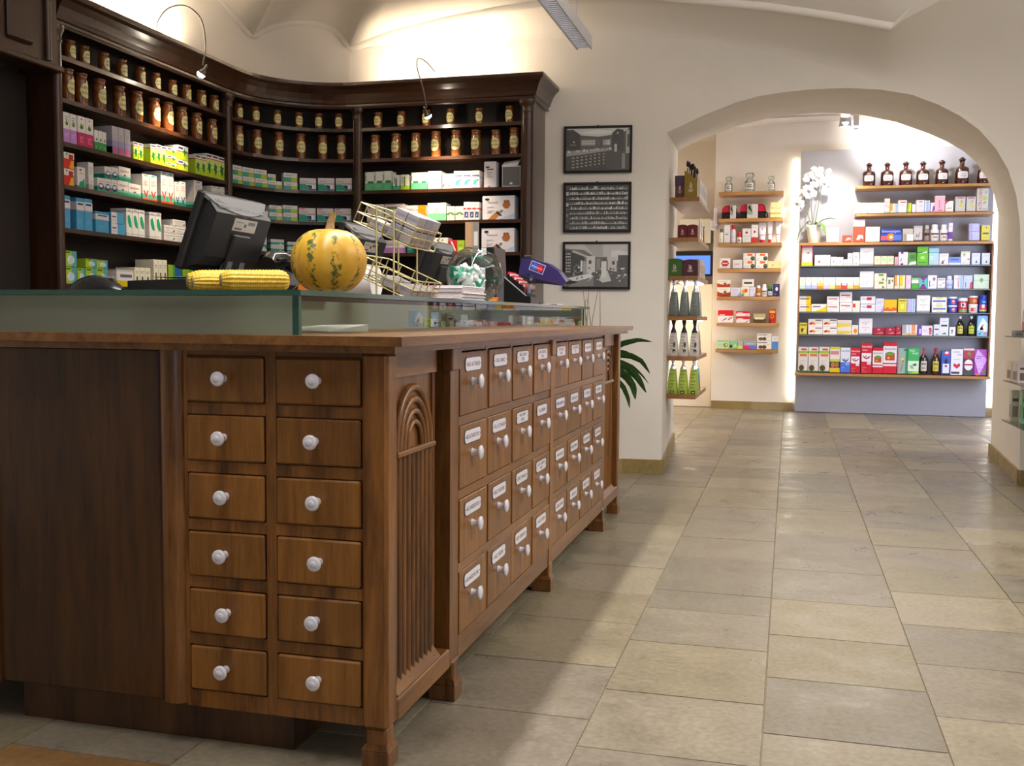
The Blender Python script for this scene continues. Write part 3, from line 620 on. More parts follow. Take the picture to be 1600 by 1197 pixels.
['P8',1.576,1.668,0.468,0.721,0.09,'bluebottle','blue carton picturing a bottle','box'],
['P8',1.67,1.788,0.468,0.742,0.09,'heart','tall white carton with red heart','box'],
['P8',1.791,1.898,0.468,0.75,0.09,'medallion','dark carton with white medallion','box'],
['P8',1.9,2.024,0.468,0.743,0.09,'purpdiamond','purple carton with lilac diamond','box'],
['B2',-0.234,-0.173,2.18,2.349,0.09,'cream','small cream carton','box'],
['B2',-0.171,-0.118,2.18,2.347,0.09,'cream','small cream carton','box'],
['B3',-0.792,-0.743,1.905,2.063,0.045,'bcap','white bottle with grey-brown cap','jar'],
['B3',-0.737,-0.668,1.905,2.102,0.09,'whiteline2','slim white carton','box'],
['B3',-0.661,-0.607,1.905,2.104,0.05,'canred','white spray can with red top','jar'],
['B3',-0.597,-0.538,1.905,2.022,0.05,'rcap','short white pot with red cap','jar'],
['B3',-0.533,-0.438,1.905,1.972,0.09,'whiteplain','low white carton under another','box'],
['B3',-0.535,-0.44,1.974,2.063,0.09,'redseal','white carton with dark red seal on top','box'],
['B3',-0.436,-0.363,1.905,2.102,0.09,'redsealfoot','white carton with red seal and red foot','box'],
['B3',-0.36,-0.269,1.905,2.13,0.04,'tubeseal','white tube with red seal and red cap','tube'],
['B3',-0.264,-0.204,1.905,2.145,0.04,'tuber','tall white tube with red foot','tube'],
['B3',-0.176,-0.113,1.905,2.139,0.04,'tuber2','tall white tube with red line','tube'],
['B4',-0.779,-0.66,1.615,1.73,0.09,'hexa','white carton with red hexagon','box'],
['B4',-0.634,-0.527,1.615,1.712,0.09,'whiteline2','low white carton','box'],
['B4',-0.517,-0.39,1.615,1.702,0.09,'bulb','white carton with orange plate, lower left','box'],
['B4',-0.519,-0.392,1.704,1.785,0.09,'bulb','white carton with orange plate, upper left','box'],
['B4',-0.381,-0.25,1.615,1.701,0.09,'bulb','white carton with orange plate, lower right','box'],
['B4',-0.383,-0.252,1.703,1.784,0.09,'bulb','white carton with orange plate, upper right','box'],
['B4',-0.247,-0.096,1.615,1.692,0.09,'paleye','pale yellow carton','box'],
['B5',-0.801,-0.653,1.298,1.401,0.09,'redwave','white and red carton, lower of two','box'],
['B5',-0.803,-0.655,1.404,1.485,0.09,'redwave','white and red carton, upper of two','box'],
['B5',-0.651,-0.539,1.298,1.398,0.09,'lavw','low lavender carton','box'],
['B5',-0.536,-0.443,1.298,1.408,0.05,'veg','carton with orange and green vegetables','box'],
['B5',-0.525,-0.395,1.41,1.494,0.05,'cardp','white carton, black heading','box'],
['B5',-0.439,-0.376,1.298,1.403,0.05,'lavw','pale grey-blue carton','box'],
['B5',-0.372,-0.316,1.298,1.422,0.05,'botamber','amber pill bottle with white cap','jar'],
['B5',-0.309,-0.251,1.298,1.436,0.05,'jarwhite','white pill bottle','jar'],
['B5',-0.245,-0.189,1.298,1.417,0.05,'botgreen','dark bottle with green cap','jar'],
['B5',-0.185,-0.111,1.298,1.438,0.09,'navy','navy carton with white mark','box'],
['B6',-0.786,-0.616,1.0,1.141,0.09,'redtop','white carton with red top','box'],
['B6',-0.581,-0.433,1.0,1.072,0.09,'redtop2','red and white carton, lower of two','box'],
['B6',-0.583,-0.434,1.075,1.132,0.09,'redtop2','red and white carton, upper of two','box'],
['B6',-0.393,-0.26,1.0,1.111,0.09,'olive','olive and brown carton','box'],
['B6',-0.223,-0.146,1.0,1.156,0.09,'redgold','tall red carton with gold ring','box'],
['B7',-0.794,-0.655,0.705,0.805,0.09,'palegrn','pale green carton with olive fruit','box'],
['B7',-0.65,-0.564,0.705,0.797,0.09,'grn3','light green carton','box'],
['B7',-0.562,-0.501,0.705,0.798,0.09,'yelgrn','grey and yellow carton','box'],
['B7',-0.497,-0.351,0.705,0.799,0.09,'greymag','grey carton with magenta and blue foot','box'],
['B7',-0.345,-0.187,0.705,0.798,0.09,'berries','white carton with berries, lower of two','box'],
['B7',-0.347,-0.189,0.801,0.883,0.09,'berries','white carton with berries, upper of two','box'],
['B7',-0.183,-0.113,0.705,0.851,0.09,'blue3','white carton with blue lower half','box'],
['G',3.238,3.325,1.012,1.071,0.02,'skyfig','tall pale blue carton','box'],
['G',3.338,3.404,1.012,1.041,0.02,'limep','small lime carton','box'],
['G',3.431,3.502,1.012,1.039,0.02,'limecap','small white and lime carton','box'],
['G',3.514,3.574,1.012,1.031,0.02,'whitecode','tiny white carton','box'],
['G',3.578,3.663,1.012,1.062,0.02,'whiteline','slim white and blue carton','box'],
['G',3.668,3.722,1.012,1.037,0.02,'lav','small grey-blue carton','box'],
['G',3.73,3.852,1.012,1.033,0.02,'whitecode','small white carton','box'],
['G',3.911,4.081,1.012,1.036,0.02,'orangestripe','carton with salmon stripes','box'],
['G',4.091,4.266,1.012,1.025,0.02,'crimson','low red carton','box'],
['G',4.286,4.477,1.012,1.024,0.02,'crimson','low red carton','box'],
['G',4.509,4.744,1.012,1.055,0.02,'whitesm','square white carton','box'],
['G',4.858,5.157,1.012,1.05,0.02,'gold','white and yellow carton','box'],
['G',5.18,5.461,1.012,1.051,0.02,'orangefruit','white carton with orange dot','box'],
['G',5.47,5.765,1.012,1.048,0.02,'orangefruit','white carton with orange dot','box'],
]
JARS=[['LU',-3.487,4.415,2.298],['LU',-3.487,4.521,2.298],['LU',-3.487,4.675,2.298],['LU',-3.487,4.825,2.298],['LU',-3.487,4.986,2.298],['LU',-3.487,5.128,2.298],['LU',-3.487,5.29,2.298],['LU',-3.487,5.434,2.298],['LU',-3.487,5.592,2.298],['LU',-3.487,5.736,2.298],['LL',-3.487,4.391,2.095],['LL',-3.487,4.494,2.095],['LL',-3.487,4.635,2.095],['LL',-3.487,4.798,2.095],['LL',-3.487,4.948,2.095],['LL',-3.487,5.11,2.095],['LL',-3.487,5.237,2.095],['LL',-3.487,5.379,2.095],['LL',-3.487,5.536,2.095],['LL',-3.487,5.707,2.095],['CU',-3.458,5.979,2.298],['CU',-3.407,6.102,2.298],['CU',-3.318,6.23,2.298],['CU',-3.209,6.329,2.298],['CU',-3.096,6.396,2.298],['CU',-2.967,6.441,2.298],['CL',-3.459,5.974,2.095],['CL',-3.402,6.11,2.095],['CL',-3.312,6.237,2.095],['CL',-3.2,6.336,2.095],['CL',-3.073,6.407,2.095],['CL',-2.95,6.445,2.095],['RU',-2.691,6.46,2.298],['RU',-2.526,6.46,2.298],['RU',-2.35,6.46,2.298],['RU',-2.18,6.46,2.298],['RU',-1.982,6.46,2.298],['RU',-1.779,6.46,2.298],['RL',-2.711,6.46,2.095],['RL',-2.563,6.46,2.095],['RL',-2.422,6.46,2.095],['RL',-2.28,6.46,2.095],['RL',-2.14,6.46,2.095],['RL',-2.004,6.46,2.095],['RL',-1.869,6.46,2.095],['RL',-1.744,6.46,2.095]]
BOTTLES=[[0.796,0.262],[0.981,0.26],[1.169,0.265],[1.341,0.26],[1.529,0.268],[1.727,0.29],[1.942,0.26]]
CBOTTLES=[[-0.701,0.088,0.178],[-0.468,0.12,0.215],[-0.232,0.088,0.175]]
SHA=3.427; SHB=6.4; SHR=.6177; CX,CY=-SHA+SHR,SHB-SHR
wallY=lambda x: 6.86+(x+.8)*.105
# ------------------------------------------------------------------ the room
def interp(P,x,k):
    if x<=P[0][0]: return P[0][k]
    for a,b in zip(P,P[1:]):
        if x<=b[0]: return a[k]+(b[k]-a[k])*(x-a[0])/max(1e-6,b[0]-a[0])
    return P[-1][k]
# floor slab with stone tiles
XL=[-2.70,-2.26,-1.81,-1.37,-.925,-.478,-.04,.40,.83,1.27,1.71,2.15,2.59,3.03]
YC={4:[2.57,2.98,3.43,3.81,4.24,4.69,5.49,5.91,6.38,6.84],5:[2.4,2.8,3.26,3.65,3.91,4.49,4.91,5.73,6.4,7.31,8.58],6:[2.61,3.03,3.45,3.9,4.38,5.12,6.42,7.67,8.63],7:[2.85,3.28,3.7,4.14,4.58,4.98,5.4,6.37,8.27]}
def ys_for(i):
    rnd=random.Random(100+i); y0,y1=1.1,12.1
    base=YC.get(i)
    if base:
        ys=list(base)
        # long gaps are two slabs with a fine joint
        out=[]
        for a,b in zip(ys,ys[1:]):
            out.append(a)
            if b-a>.75: out.append(a+(b-a)*rnd.uniform(.42,.58))
        ys=out+[ys[-1]]
    else: ys=[3.0+rnd.uniform(-.2,.2)]
    while ys[0]>y0+.2: ys.insert(0,ys[0]-rnd.uniform(.36,.5))
    while ys[-1]<y1-.15: ys.append(ys[-1]+rnd.uniform(.38,.62))
    ys[-1]=y1; return ys
fl=MB(); fl.box(-3.75,3.3,-3,13.2,-.12,-.0035)
floor=struct('floor',fl,M['joint'])
g=.0008; tn=0
for i in range(len(XL)-1):
    ys=ys_for(i)
    for a,b in zip(ys,ys[1:]):
        x0,x1=XL[i],XL[i+1]
        if i<3 and (a>2.9): continue
        if i>=10 and (a<3): continue
        if x0>=1.7 and 6.9<b and a<8.62: continue
        cx_,cy2=(x0+x1)/2,(a+b)/2
        t=MB(); h=random.uniform(-.0008,.0008); hx,hy=(x1-x0)/2-g,(b-a)/2-g; e=.0015
        t.add([(-hx,-hy,-.006),(hx,-hy,-.006),(hx,hy,-.006),(-hx,hy,-.006),(-hx+e,-hy+e,h),(hx-e,-hy+e,h),(hx-e,hy-e,h),(-hx+e,hy-e,h)],[[4,5,6,7],[0,1,5,4],[1,2,6,5],[2,3,7,6],[3,0,4,7]])
        rust=(i==2 and b>2.0 and a<1.9)
        obj('stone_tile',t,M['rust'] if rust else M['stone'],floor,(cx_,cy2,0)); tn+=1
# arch wall
for P in (ARCHF,ARCHR):
    P[0][2]=0; P[-1][2]=0
    x0=P[2][0]; P[0][0]=x0; P[1][0]=x0
    for i in range(1,len(P)): P[i][0]=max(P[i][0],P[i-1][0]+(1e-4 if i>2 else 0))
    for q in P:
        pass
for q in ARCHF: q[1]=wallY(q[0])
wb=MB(); Wz=lambda x: interp(VAULT_W,x,2)
xs=[-3.75,-3.3,-2.98,-2.6,-2.2,-1.8,-1.4,-1.0,ARCHF[0][0]]
for a,b in zip(xs,xs[1:]): wb.quad((a,wallY(a),0),(b,wallY(b),0),(b,wallY(b),Wz(b)+.03 if a>-2.99 else 2.5),(a,wallY(a),Wz(a)+.03 if a>-2.99 else 2.5))
fa=ARCHF[2:-1]
for p,q in zip(fa,fa[1:]):
    wb.quad(tuple(p),tuple(q),(q[0],q[1],max(Wz(q[0])+.03,q[2])),(p[0],p[1],max(Wz(p[0])+.03,p[2])))
xr=ARCHF[-1][0]
for a,b in ((xr,2.4),(2.4,3.3)): wb.quad((a,wallY(a),0),(b,wallY(b),0),(b,wallY(b),2.6),(a,wallY(a),2.6))
wb.quad(tuple(ARCHF[-2]),(xr,ARCHF[-1][1],ARCHF[-2][2]),(xr,ARCHF[-1][1],2.6),(ARCHF[-2][0],ARCHF[-2][1],2.6))
wb.quad((ARCHF[-2][0],ARCHF[-2][1],ARCHF[-2][2]),(ARCHF[-1][0],ARCHF[-1][1],0),(ARCHF[-1][0],ARCHF[-1][1],ARCHF[-2][2]),(ARCHF[-2][0],ARCHF[-2][1],ARCHF[-2][2]))
# soffit and jambs of the deep arch
NS=6; rows=[]
for s in range(NS+1):
    t=s/NS; rows.append([tuple(p[k]+(q[k]-p[k])*t for k in range(3)) for p,q in zip(ARCHF,ARCHR)])
wb.grid(rows,sm=False)
# rear face of the thick wall
ra=ARCHR[2:]
for p,q in zip(ra,ra[1:]): wb.quad((p[0],p[1],p[2]),(p[0],p[1],3.3),(q[0],q[1],3.3),(q[0],q[1],q[2]))
for a,b in ((-2.4,ARCHR[0][0]),(ARCHR[-1][0],3.0)): wb.quad((a,8.6,0),(a,8.6,3.3),(b,8.6,3.3),(b,8.6,0))
struct('wall_back',wb,M['plaster'])
# vaulted ceiling: skirt above the shelves, lunettes, web rising to the middle
ce=MB()
Mc=[(-3.5,3.2,3.30),(-3.5,4.4,3.36)]+[tuple(p) for p in VAULT_M if not (p[1]<5.2 and p[0]<-3.4)]
Lend=next(i for i,p in enumerate(Mc) if abs(p[0]-VAULT_W[0][0])<.03 and abs(p[1]-VAULT_W[0][1])<.05)
sk_=Mc[:Lend+1]+[(x,wallY(x)-.004,Wz(x)) for x in (-2.9,-2.8,-2.65)]
ce.grid([[(p[0],p[1],2.5) for p in sk_],sk_],flip=True)
ce.quad((-3.5,-3,2.5),(-3.5,3.2,2.5),(-3.5,3.2,3.30),(-3.5,-3,3.30))
ce.quad((-3.5,-3,2.5),(-3.75,-3,2.5),(-3.75,6.8,2.5),(-3.5,6.8,2.5))
def resample(P,n):
    d=[0]
    for a,b in zip(P,P[1:]): d.append(d[-1]+math.dist(a,b))
    out=[]
    for i in range(n):
        t=d[-1]*i/(n-1); k=0
        while k<len(d)-2 and d[k+1]<t: k+=1
        u=(t-d[k])/max(1e-6,d[k+1]-d[k]); out.append(tuple(P[k][j]+(P[k+1][j]-P[k][j])*u for j in range(3)))
    return out
Mb=Mc[Lend:]
Mright=[(.95,6.25,2.92),(1.5,5.95,3.02),(2.2,5.5,2.95),(3.3,4.8,2.75)]
Wp=[tuple(p) for p in VAULT_W]+[(2.1,wallY(2.1),2.25),(2.7,wallY(2.7),2.0),(3.3,wallY(3.3),1.9)]
Wp[0]=(Wp[0][0],Wp[0][1],Wp[0][2])
# split at the pendentive so the fold stays there
kx=Mb[-1][0]
W1=[p for p in Wp if p[0]<kx]; zz=interp(Wp,kx,2); W1.append((kx,wallY(kx),zz)); W2=[(kx,wallY(kx),zz)]+[p for p in Wp if p[0]>kx]
def cove(Wa,Ma,n,steps=8):
    A_=resample(Wa,n); B_=resample(Ma,n); R=[]
    for s in range(steps+1):
        t=s/steps*PI/2; R.append([(a[0]+(b[0]-a[0])*(1-math.cos(t)),a[1]+(b[1]-a[1])*(1-math.cos(t)),a[2]+(b[2]-a[2])*math.sin(t)) for a,b in zip(A_,B_)])
    ce.grid(R)
# pair by x so the lunette does not shear
def pairx(Ma): return [(m[0],wallY(m[0]),min(interp(Wp,m[0],2),m[2]-.0)) for m in Ma]
Mb_f=resample(Mb,30); A_=pairx(Mb_f)+resample(W2,44)[1:]; B_=Mb_f+resample([Mb[-1]]+Mright,44)[1:]; R=[]
for s in range(11):
    t=s/10*PI/2; R.append([(a[0]+(b[0]-a[0])*(1-math.cos(t)),a[1]+(b[1]-a[1])*(1-math.cos(t)),a[2]+(b[2]-a[2])*math.sin(t)) for a,b in zip(A_,B_)])
ce.grid(R)
ring=Mc+Mright+[(3.3,2,3.1),(3.3,-3,3.1)]
R=[]; rr=[]
for a,b in zip(ring,ring[1:]):
    k=4 if math.dist(a,b)>.3 else 1
    for i in range(k): rr.append(tuple(a[j]+(b[j]-a[j])*i/k for j in range(3)))
rr.append(ring[-1]); rr+=[(0,-3,3.1),(-3.5,-3,3.1),(-3.5,0,3.2),rr[0]]
for s in range(9):
    t=s/8; e=math.sin(t*PI/2)
    R.append([(p[0]+(-.1-p[0])*t*.96,p[1]+(2.6-p[1])*t*.96,p[2]+(3.62-p[2])*e) for p in rr])
ce.grid(R,flip=True)
struct('ceiling',ce,M['ceil'])
# plaster beads along the vault folds
def bead(name,P,r):
    b=MB(); b.tube(resample(P,max(8,len(P)*3)),r,10); tag(obj(name,b,M['ceil']),kind='structure')
bead('trim_1',[p for p in Mc[1:] if p[0]<-3.49],.026)
c1=max(i for i,p in enumerate(Mc) if p[0]<-3.49)
bead('trim_2',Mc[c1:Lend+1],.026); bead('trim_3',Mb,.030); bead('trim_4',[Mb[-1],(.60,6.33,2.80),(.66,6.25,2.87),(.75,6.15,2.93),(.95,6.0,2.97)],.014)
# other walls
wl=MB(); wl.box(-3.85,-3.75,-3,7.0,0,2.5); struct('wall_left',wl,M['plaster'])
wr=MB(); wr.box(3.3,3.4,-3,7.6,0,3.2); struct('wall_right',wr,M['plaster'])
wf=MB(); wf.box(-3.75,3.3,-3.1,-3,0,.5); wf.box(-3.75,0,-3.1,-3,.5,3.3); wf.box(2.4,3.3,-3.1,-3,.5,3.3); wf.box(0,2.4,-3.1,-3,2.4,3.3); struct('wall_front',wf,M['plaster'])
w2=MB(); w2.box(-.86,3.0,12.1,12.25,0,3.3); w2.box(-2.5,-.86,12.75,12.9,0,3.3); w2.box(-.88,-.86,12.25,12.9,0,3.3); struct('wall_far',w2,M['plaster2'])
w3=MB(); w3.box(-2.5,-2.4,8.6,12.9,0,3.3); w3.box(3.0,3.1,8.6,12.9,0,3.3); struct('wall_far_sides',w3,M['plaster2'])
c2=MB(); P=[]
for i in range(13):
    x=-2.5+5.6*i/12; P.append([(x,8.55,3.02+.24*math.sin(PI*i/12)),(x,12.9,3.02+.24*math.sin(PI*i/12))])
c2.grid(P); struct('ceiling_far',c2,M['plaster2'])
# skirting stones
def skirting(name,pts,h=.095,t=.018):
    o=None
    for k,(a,b) in enumerate(zip(pts,pts[1:])):
        d=Vector((b[0]-a[0],b[1]-a[1],0)).normalized(); n=Vector((d.y,-d.x,0))*t
        m=MB(); A1=Vector((a[0],a[1],0));B1=Vector((b[0],b[1],0)); Z=Vector((0,0,h))
        vs=[A1,B1,B1+n,A1+n]; vs=vs+[v+Z for v in vs]
        m.add(vs,[[0,1,2,3],[4,7,6,5],[3,2,6,7],[0,3,7,4],[1,5,6,2]])
        q=obj(name if o is None else 'skirting_stone',m,M['skirt'],o)
        if o is None: o=tag(q,kind='structure')
x0=ARCHF[0][0]
skirting('baseboard_back',[(-1.56,wallY(-1.56)),(-1.07,wallY(-1.07)),(x0+.018,wallY(x0))])
xb=ARCHR[0][0]; skirting('baseboard_jamb_left',[(x0,wallY(x0)-.018),(x0+(xb-x0)*.35,7.45),(x0+(xb-x0)*.7,8.05),(xb,8.6)])
xe,xf=ARCHF[-1][0],ARCHR[-1][0]; skirting('baseboard_jamb_right',[(xf,8.6),(xf+(xe-xf)*.4,8.0),(xe,wallY(xe))])
skirting('baseboard_right',[(xe,wallY(xe)),(2.3,wallY(2.3)),(3.3,wallY(3.3))])
skirting('baseboard_far',[(-.86,12.1),(-.40,12.1),(.06,12.1)],.09); skirting('baseboard_far_right',[(2.08,12.1),(3.0,12.1)],.09)
# ------------------------------------------------------------------ apothecary counter
CO=(-1.4,3.7,0)
counter=thing('apothecary_counter','brown walnut apothecary counter with rows of small drawers and porcelain knobs','counter',CO)
def cpart(name,mb,m,parent=counter): return wobj(name,mb,m,parent,CO)
b=MB(); b.box(-1.90,-.925,2.165,5.40,.10,.965); b.box(-2.35,-1.90,2.165,2.75,.105,.965); cpart('carcass',b,M['gap'])
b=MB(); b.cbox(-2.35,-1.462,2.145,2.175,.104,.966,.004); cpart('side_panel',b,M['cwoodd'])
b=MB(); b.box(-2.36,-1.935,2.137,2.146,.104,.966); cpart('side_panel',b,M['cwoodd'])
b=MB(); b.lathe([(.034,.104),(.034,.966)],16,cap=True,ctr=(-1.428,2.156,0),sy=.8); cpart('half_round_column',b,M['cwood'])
b=MB(); b.box(-1.905,-1.13,2.185,2.7,0,.104); cpart('plinth',b,M['cwoodd'])  # darker walnut stands in for the shade under the counter
# side frame around twelve drawers
RT=[.951-.1403*i for i in range(6)]; DH=.1077
b=MB(); b.box(-1.396,-.935,2.160,2.175,.098,.966); cpart('drawer_frame',b,M['cwoodx'])
for x0,x1 in ((-1.396,-1.386),(-1.178,-1.152)):
    b=MB(); b.box(x0,x1,2.147,2.162,.098,.966); cpart('stile',b,M['cwood'])
for i,z in enumerate(RT):
    for x0,x1 in ((-1.386,-1.178),(-1.152,-.934)):
        b=MB(); zb=z-DH; b.box(x0,x1,2.1455,2.162,(zb-.0296 if i<5 else .098),zb-.0025); cpart('rail',b,M['cwood'])
        if i==0: b=MB(); b.box(x0,x1,2.149,2.162,z+.004,.966); cpart('rail',b,M['cwoodx'])
knob_m=MB(); knob_m.lathe([(.0095,0),(.0075,.004),(.0070,.014),(.0085,.019),(.0165,.022),(.0178,.026),(.0170,.030),(.012,.0325),(.0085,.0318),(.0075,.0335),(.004,.0345),(.0005,.0347)],20); knob_me=knob_m.mesh('knob',[M['porc']])
knobL=MB(); knobL.lathe([(.0120,0),(.0100,.004),(.0090,.010),(.0092,.016),(.011,.0195),(.0190,.0215),(.0208,.0250),(.0200,.0285),(.012,.0315),(.0085,.0310),(.0070,.0325),(.0005,.033)],20); knobL_me=knobL.mesh('knob_long',[M['porc']])
def side_drawer(w,tilt):
    b=MB(); b.cbox(-w/2,w/2,-.012,.0,-DH/2,DH/2,.004); return b.mesh('drawer',[M['drawer']])
dmA=side_drawer(1.386-1.178-.006,0); dmB=side_drawer(1.152-.934-.006,0)
rnd=random.Random(3)
for i,z in enumerate(RT):
    for xm,me in ((-1.282,dmA),(-1.043,dmB)):
        d=link('drawer',me,counter,(xm-CO[0],2.152+rnd.uniform(-.004,.001)-CO[1],z-DH/2-CO[2])); d.rotation_euler=(0,rnd.uniform(-.006,.006),rnd.uniform(-.008,.008))
        k=link('knob',knob_me,d,(rnd.uniform(-.008,.004),-.012,.003)); k.rotation_euler=(PI/2,0,0)
# posts and legs with block feet
def leg(x0,x1,y0,y1,ztop,zbar=.10):
    b=MB(); b.cbox(x0,x1,y0,y1,.055,ztop,.005); e=.007
    cpart_=cpart('leg',b,M['cwood']); b=MB(); b.cbox(x0-e,x1+e,y0-e,y1+e,0,.045,.003)
    vs=[(x0-e,y0-e,.045),(x1+e,y0-e,.045),(x1+e,y1+e,.045),(x0-e,y1+e,.045),(x0,y0,.06),(x1,y0,.06),(x1,y1,.06),(x0,y1,.06)]
    b.add(vs,[[0,1,5,4],[1,2,6,5],[2,3,7,6],[3,0,4,7]]); wobj('foot_block',b,M['cwood'],cpart_,CO)
b=MB(); b.cbox(-.932,-.868,2.135,2.198,.095,.966,.008); cpart('corner_post',b,M['cwood'])
leg(-.926,-.874,2.141,2.192,.097)
leg(-.925,-.862,2.592,2.645,.11); leg(-.925,-.862,3.752,3.80,.11); leg(-.925,-.862,4.90,4.95,.11); leg(-.915,-.868,5.37,5.43,.966)
leg(-1.86,-1.80,5.36,5.42,.11)
# fluted end panels with carved fan
def fan_panel(y0,y1,ye):
    X=-.897; yc=(y0+y1)/2; hw=(y1-y0)/2
    b=MB(); b.box(X-.02,X,y0,y1,.11,.966); base=cpart('end_panel',b,M['cwood'])
    b=MB(); b.box(X,X+.010,y0,y1,.905,.966); cpart('end_panel_head',b,M['cwoody'])
    zb,zt=.165,.72; n=9; fw=(2*hw-.05)/n
    b=MB()
    for i in range(n):
        a=y0+.025+fw*i
        r_=fw*.42; ym=a+fw/2
        b.tube([(X+.002,ym,zb),(X+.002,ym,zt-.005)],r_*.8,6)
    tag(wobj('fluting',b,M['cwood'],base,CO),kind='stuff')
    for q in (0.004,.014,):
        for ya in (y0+q,y1-q-.006): b=MB(); b.box(X,X+.006,ya,ya+.006,zb,.905); wobj('edge_moulding',b,M['cwood'],base,CO)
    b=MB(); b.cbox(X-.001,X+.020,yc-hw+.03,yc+hw-.03,zt-.006,zt+.008,.003); wobj('fan_sill',b,M['cwoody'],base,CO)
    b=MB(); ry,rz=hw-.035,.155
    pts=[(yc+ry*math.cos(PI*i/16),zt+.006+rz*math.sin(PI*i/16)) for i in range(17)]
    b.prism(pts,'x',X,X+.004); 
    for k,f in enumerate((1.0,.80,.60,.42)):
        P=[(X+.006+.001*k,yc+ry*f*.93*math.cos(PI*i/20),zt+.008+rz*f*.95*math.sin(PI*i/20)) for i in range(21)]; b.tube(P,.0095*(1-.1*k),8)
    wobj('carved_fan',b,M['cwood'],base,CO)
    b=MB(); b.cbox(X-.03,X+.030,y0-.0,ye,.095,.150,.004); cpart('bottom_rail',b,M['cwoody'])
    b=MB(); b.add([(X,y0+.01,.150),(X,y1-.01,.150),(X+.026,y1-.01,.152),(X+.026,y0+.01,.152),(X,y0+.01,.185),(X,y1-.01,.185)],[[0,1,2,3],[3,2,5,4],[0,3,4],[1,5,2]]); cpart('sloped_moulding',b,M['cwoody'])
fan_panel(2.198,2.522,2.578); fan_panel(4.966,5.312,5.372)
# front drawer bank: stiles, rails, thirty-two drawers
XF=-.868
FT=[.951,.747,.543,.340]; FH=.174
def stile(y0,y1,cap=False,x1=XF):
    b=MB(); b.box(-.930,x1,y0,y1,.10,.966)
    if cap: b.cbox(-.893,x1+.008,y0-.003,y1+.003,.905,.966,.003)
    cpart('stile',b,M['cwood'])
stile(2.578,2.650,True); stile(3.752,3.806,True,XF+.004); stile(4.892,4.966,True)
U1=[2.650+.2795*i for i in range(4)]; U2=[3.808+.2755*i for i in range(4)]; DW=.255
for y in U1[1:]+U2[1:]:
    b=MB(); b.box(-.915,XF-.001,y-.0205,y+.004,.165,.966); cpart('stile',b,M['cwood'])
for z in FT:
    for ya,yb in ((2.65,3.752),(3.806,4.892)):
        b=MB(); b.box(-.915,XF+.0005,ya,yb,z-FH-.0275 if z>.4 else .10,z-FH-.0022); cpart('rail',b,M['cwoody'])
        if z>.9: b=MB(); b.box(-.915,XF-.002,ya,yb,z+.004,.966); cpart('rail',b,M['cwoody'])
fd=MB(); fd.cbox(-.012,.0028,-DW/2,DW/2,-FH/2,FH/2,.0012); fd_me=fd.mesh('front_drawer',[M['drawer']])
names=['RAD. ALTHAEAE','RAD. ARNIC.','RAD. CALAMI\nCONC.','RAD. GENTIAN.\nPULV.','FOL. MALVAE\nCONC.','FLOR. SAMBUCI\nTOT.','FOL. SALVIAE','FOL. SENNAE','RAD. ALTHAEAE CONC.','FOL. ALTHAEAE','RAD. LIQUIRIT.\nCONC.','FOL. FARFAR.','HERB. ABSINTH.','FLOR. TILIAE','FOL. MELISS.','FOL. MENTH.','RAD. ANGELICAE PULV.','RAD. INGWER.','CORT. FRANGUL.','FLOR. CHAMOM.\nVULG.','HERB. EQUISET.','HERB. SERPYLL.','FLOR. ARNICAE','FOL. URTICAE','RAD. ANGELICAE CONC.','RAD. HELEN.','SEM. FOENICUL.','FRUCT. JUNIPERI','HERB. THYMI','SEM. LINI','FRUCT. ANISI','CORT. QUERC.']
n=0
for r,z in enumerate(FT):
    for y in U1+U2:
        d=link('drawer',fd_me,counter,(XF+rnd.uniform(-.002,.001)-CO[0],y+DW/2+.004-CO[1],z-FH/2)); d.rotation_euler=(0,0,rnd.uniform(-.005,.005))
        k=link('knob',knobL_me,d,(.003,-.015+rnd.uniform(-.006,.006),.003)); k.rotation_euler=(0,PI/2,0)
        q=MB(); lw,lh,yo,zo=.148,.036,-.012,.052
        def rr(w,h,rad,x,c):
            P=[]
            for (sx,sy,a0) in ((1,1,0),(-1,1,90),(-1,-1,180),(1,-1,270)):
                for a in (0,30,60,90): t=math.radians(a0+a); P.append((yo+sx*(w/2-rad)+rad*math.cos(t),zo+sy*(h/2-rad)+rad*math.sin(t)))
            q.prism(P,'x',.003,x,c)
        rr(lw+.006,lh+.006,.0155,.0042,'2a1a22'); rr(lw,lh,.013,.0054,'ecebfa')
        fn=lambda a,c_: (.0057,yo+a,zo+c_)
        ls=names[n].split('\n'); th=.0125 if len(ls)==1 else .0105
        for i,s in enumerate(ls):
            text(q,s,0,(-th/2 if len(ls)==1 else (.0025 if i==0 else -.0125)),th,'2b2a3a',fn,wmax=lw*.82,center=True)
        for s in (-1,1): q.prism([(yo+s*lw*.46+.0022*math.cos(a*PI/3),zo+.0022*math.sin(a*PI/3)) for a in range(6)],'x',.0054,.0062,'777')
        obj('label_plate',q,M['enamel'],d); n+=1
# worktop with moulded edge
def Lslab(z0,z1,fx,fy,ye):
    P=[(-2.4,fy),(fx,fy),(fx,ye),(-1.95,ye),(-1.95,2.85),(-2.4,2.85)]
    b=MB(); b.prism(P,'z',z0,z1); return b
cpart('worktop',Lslab(.983,1.004,-.812,2.080,5.50),M['cwoody'])
cpart('worktop_moulding',Lslab(.966,.983,-.838,2.105,5.475),M['cwoody'])
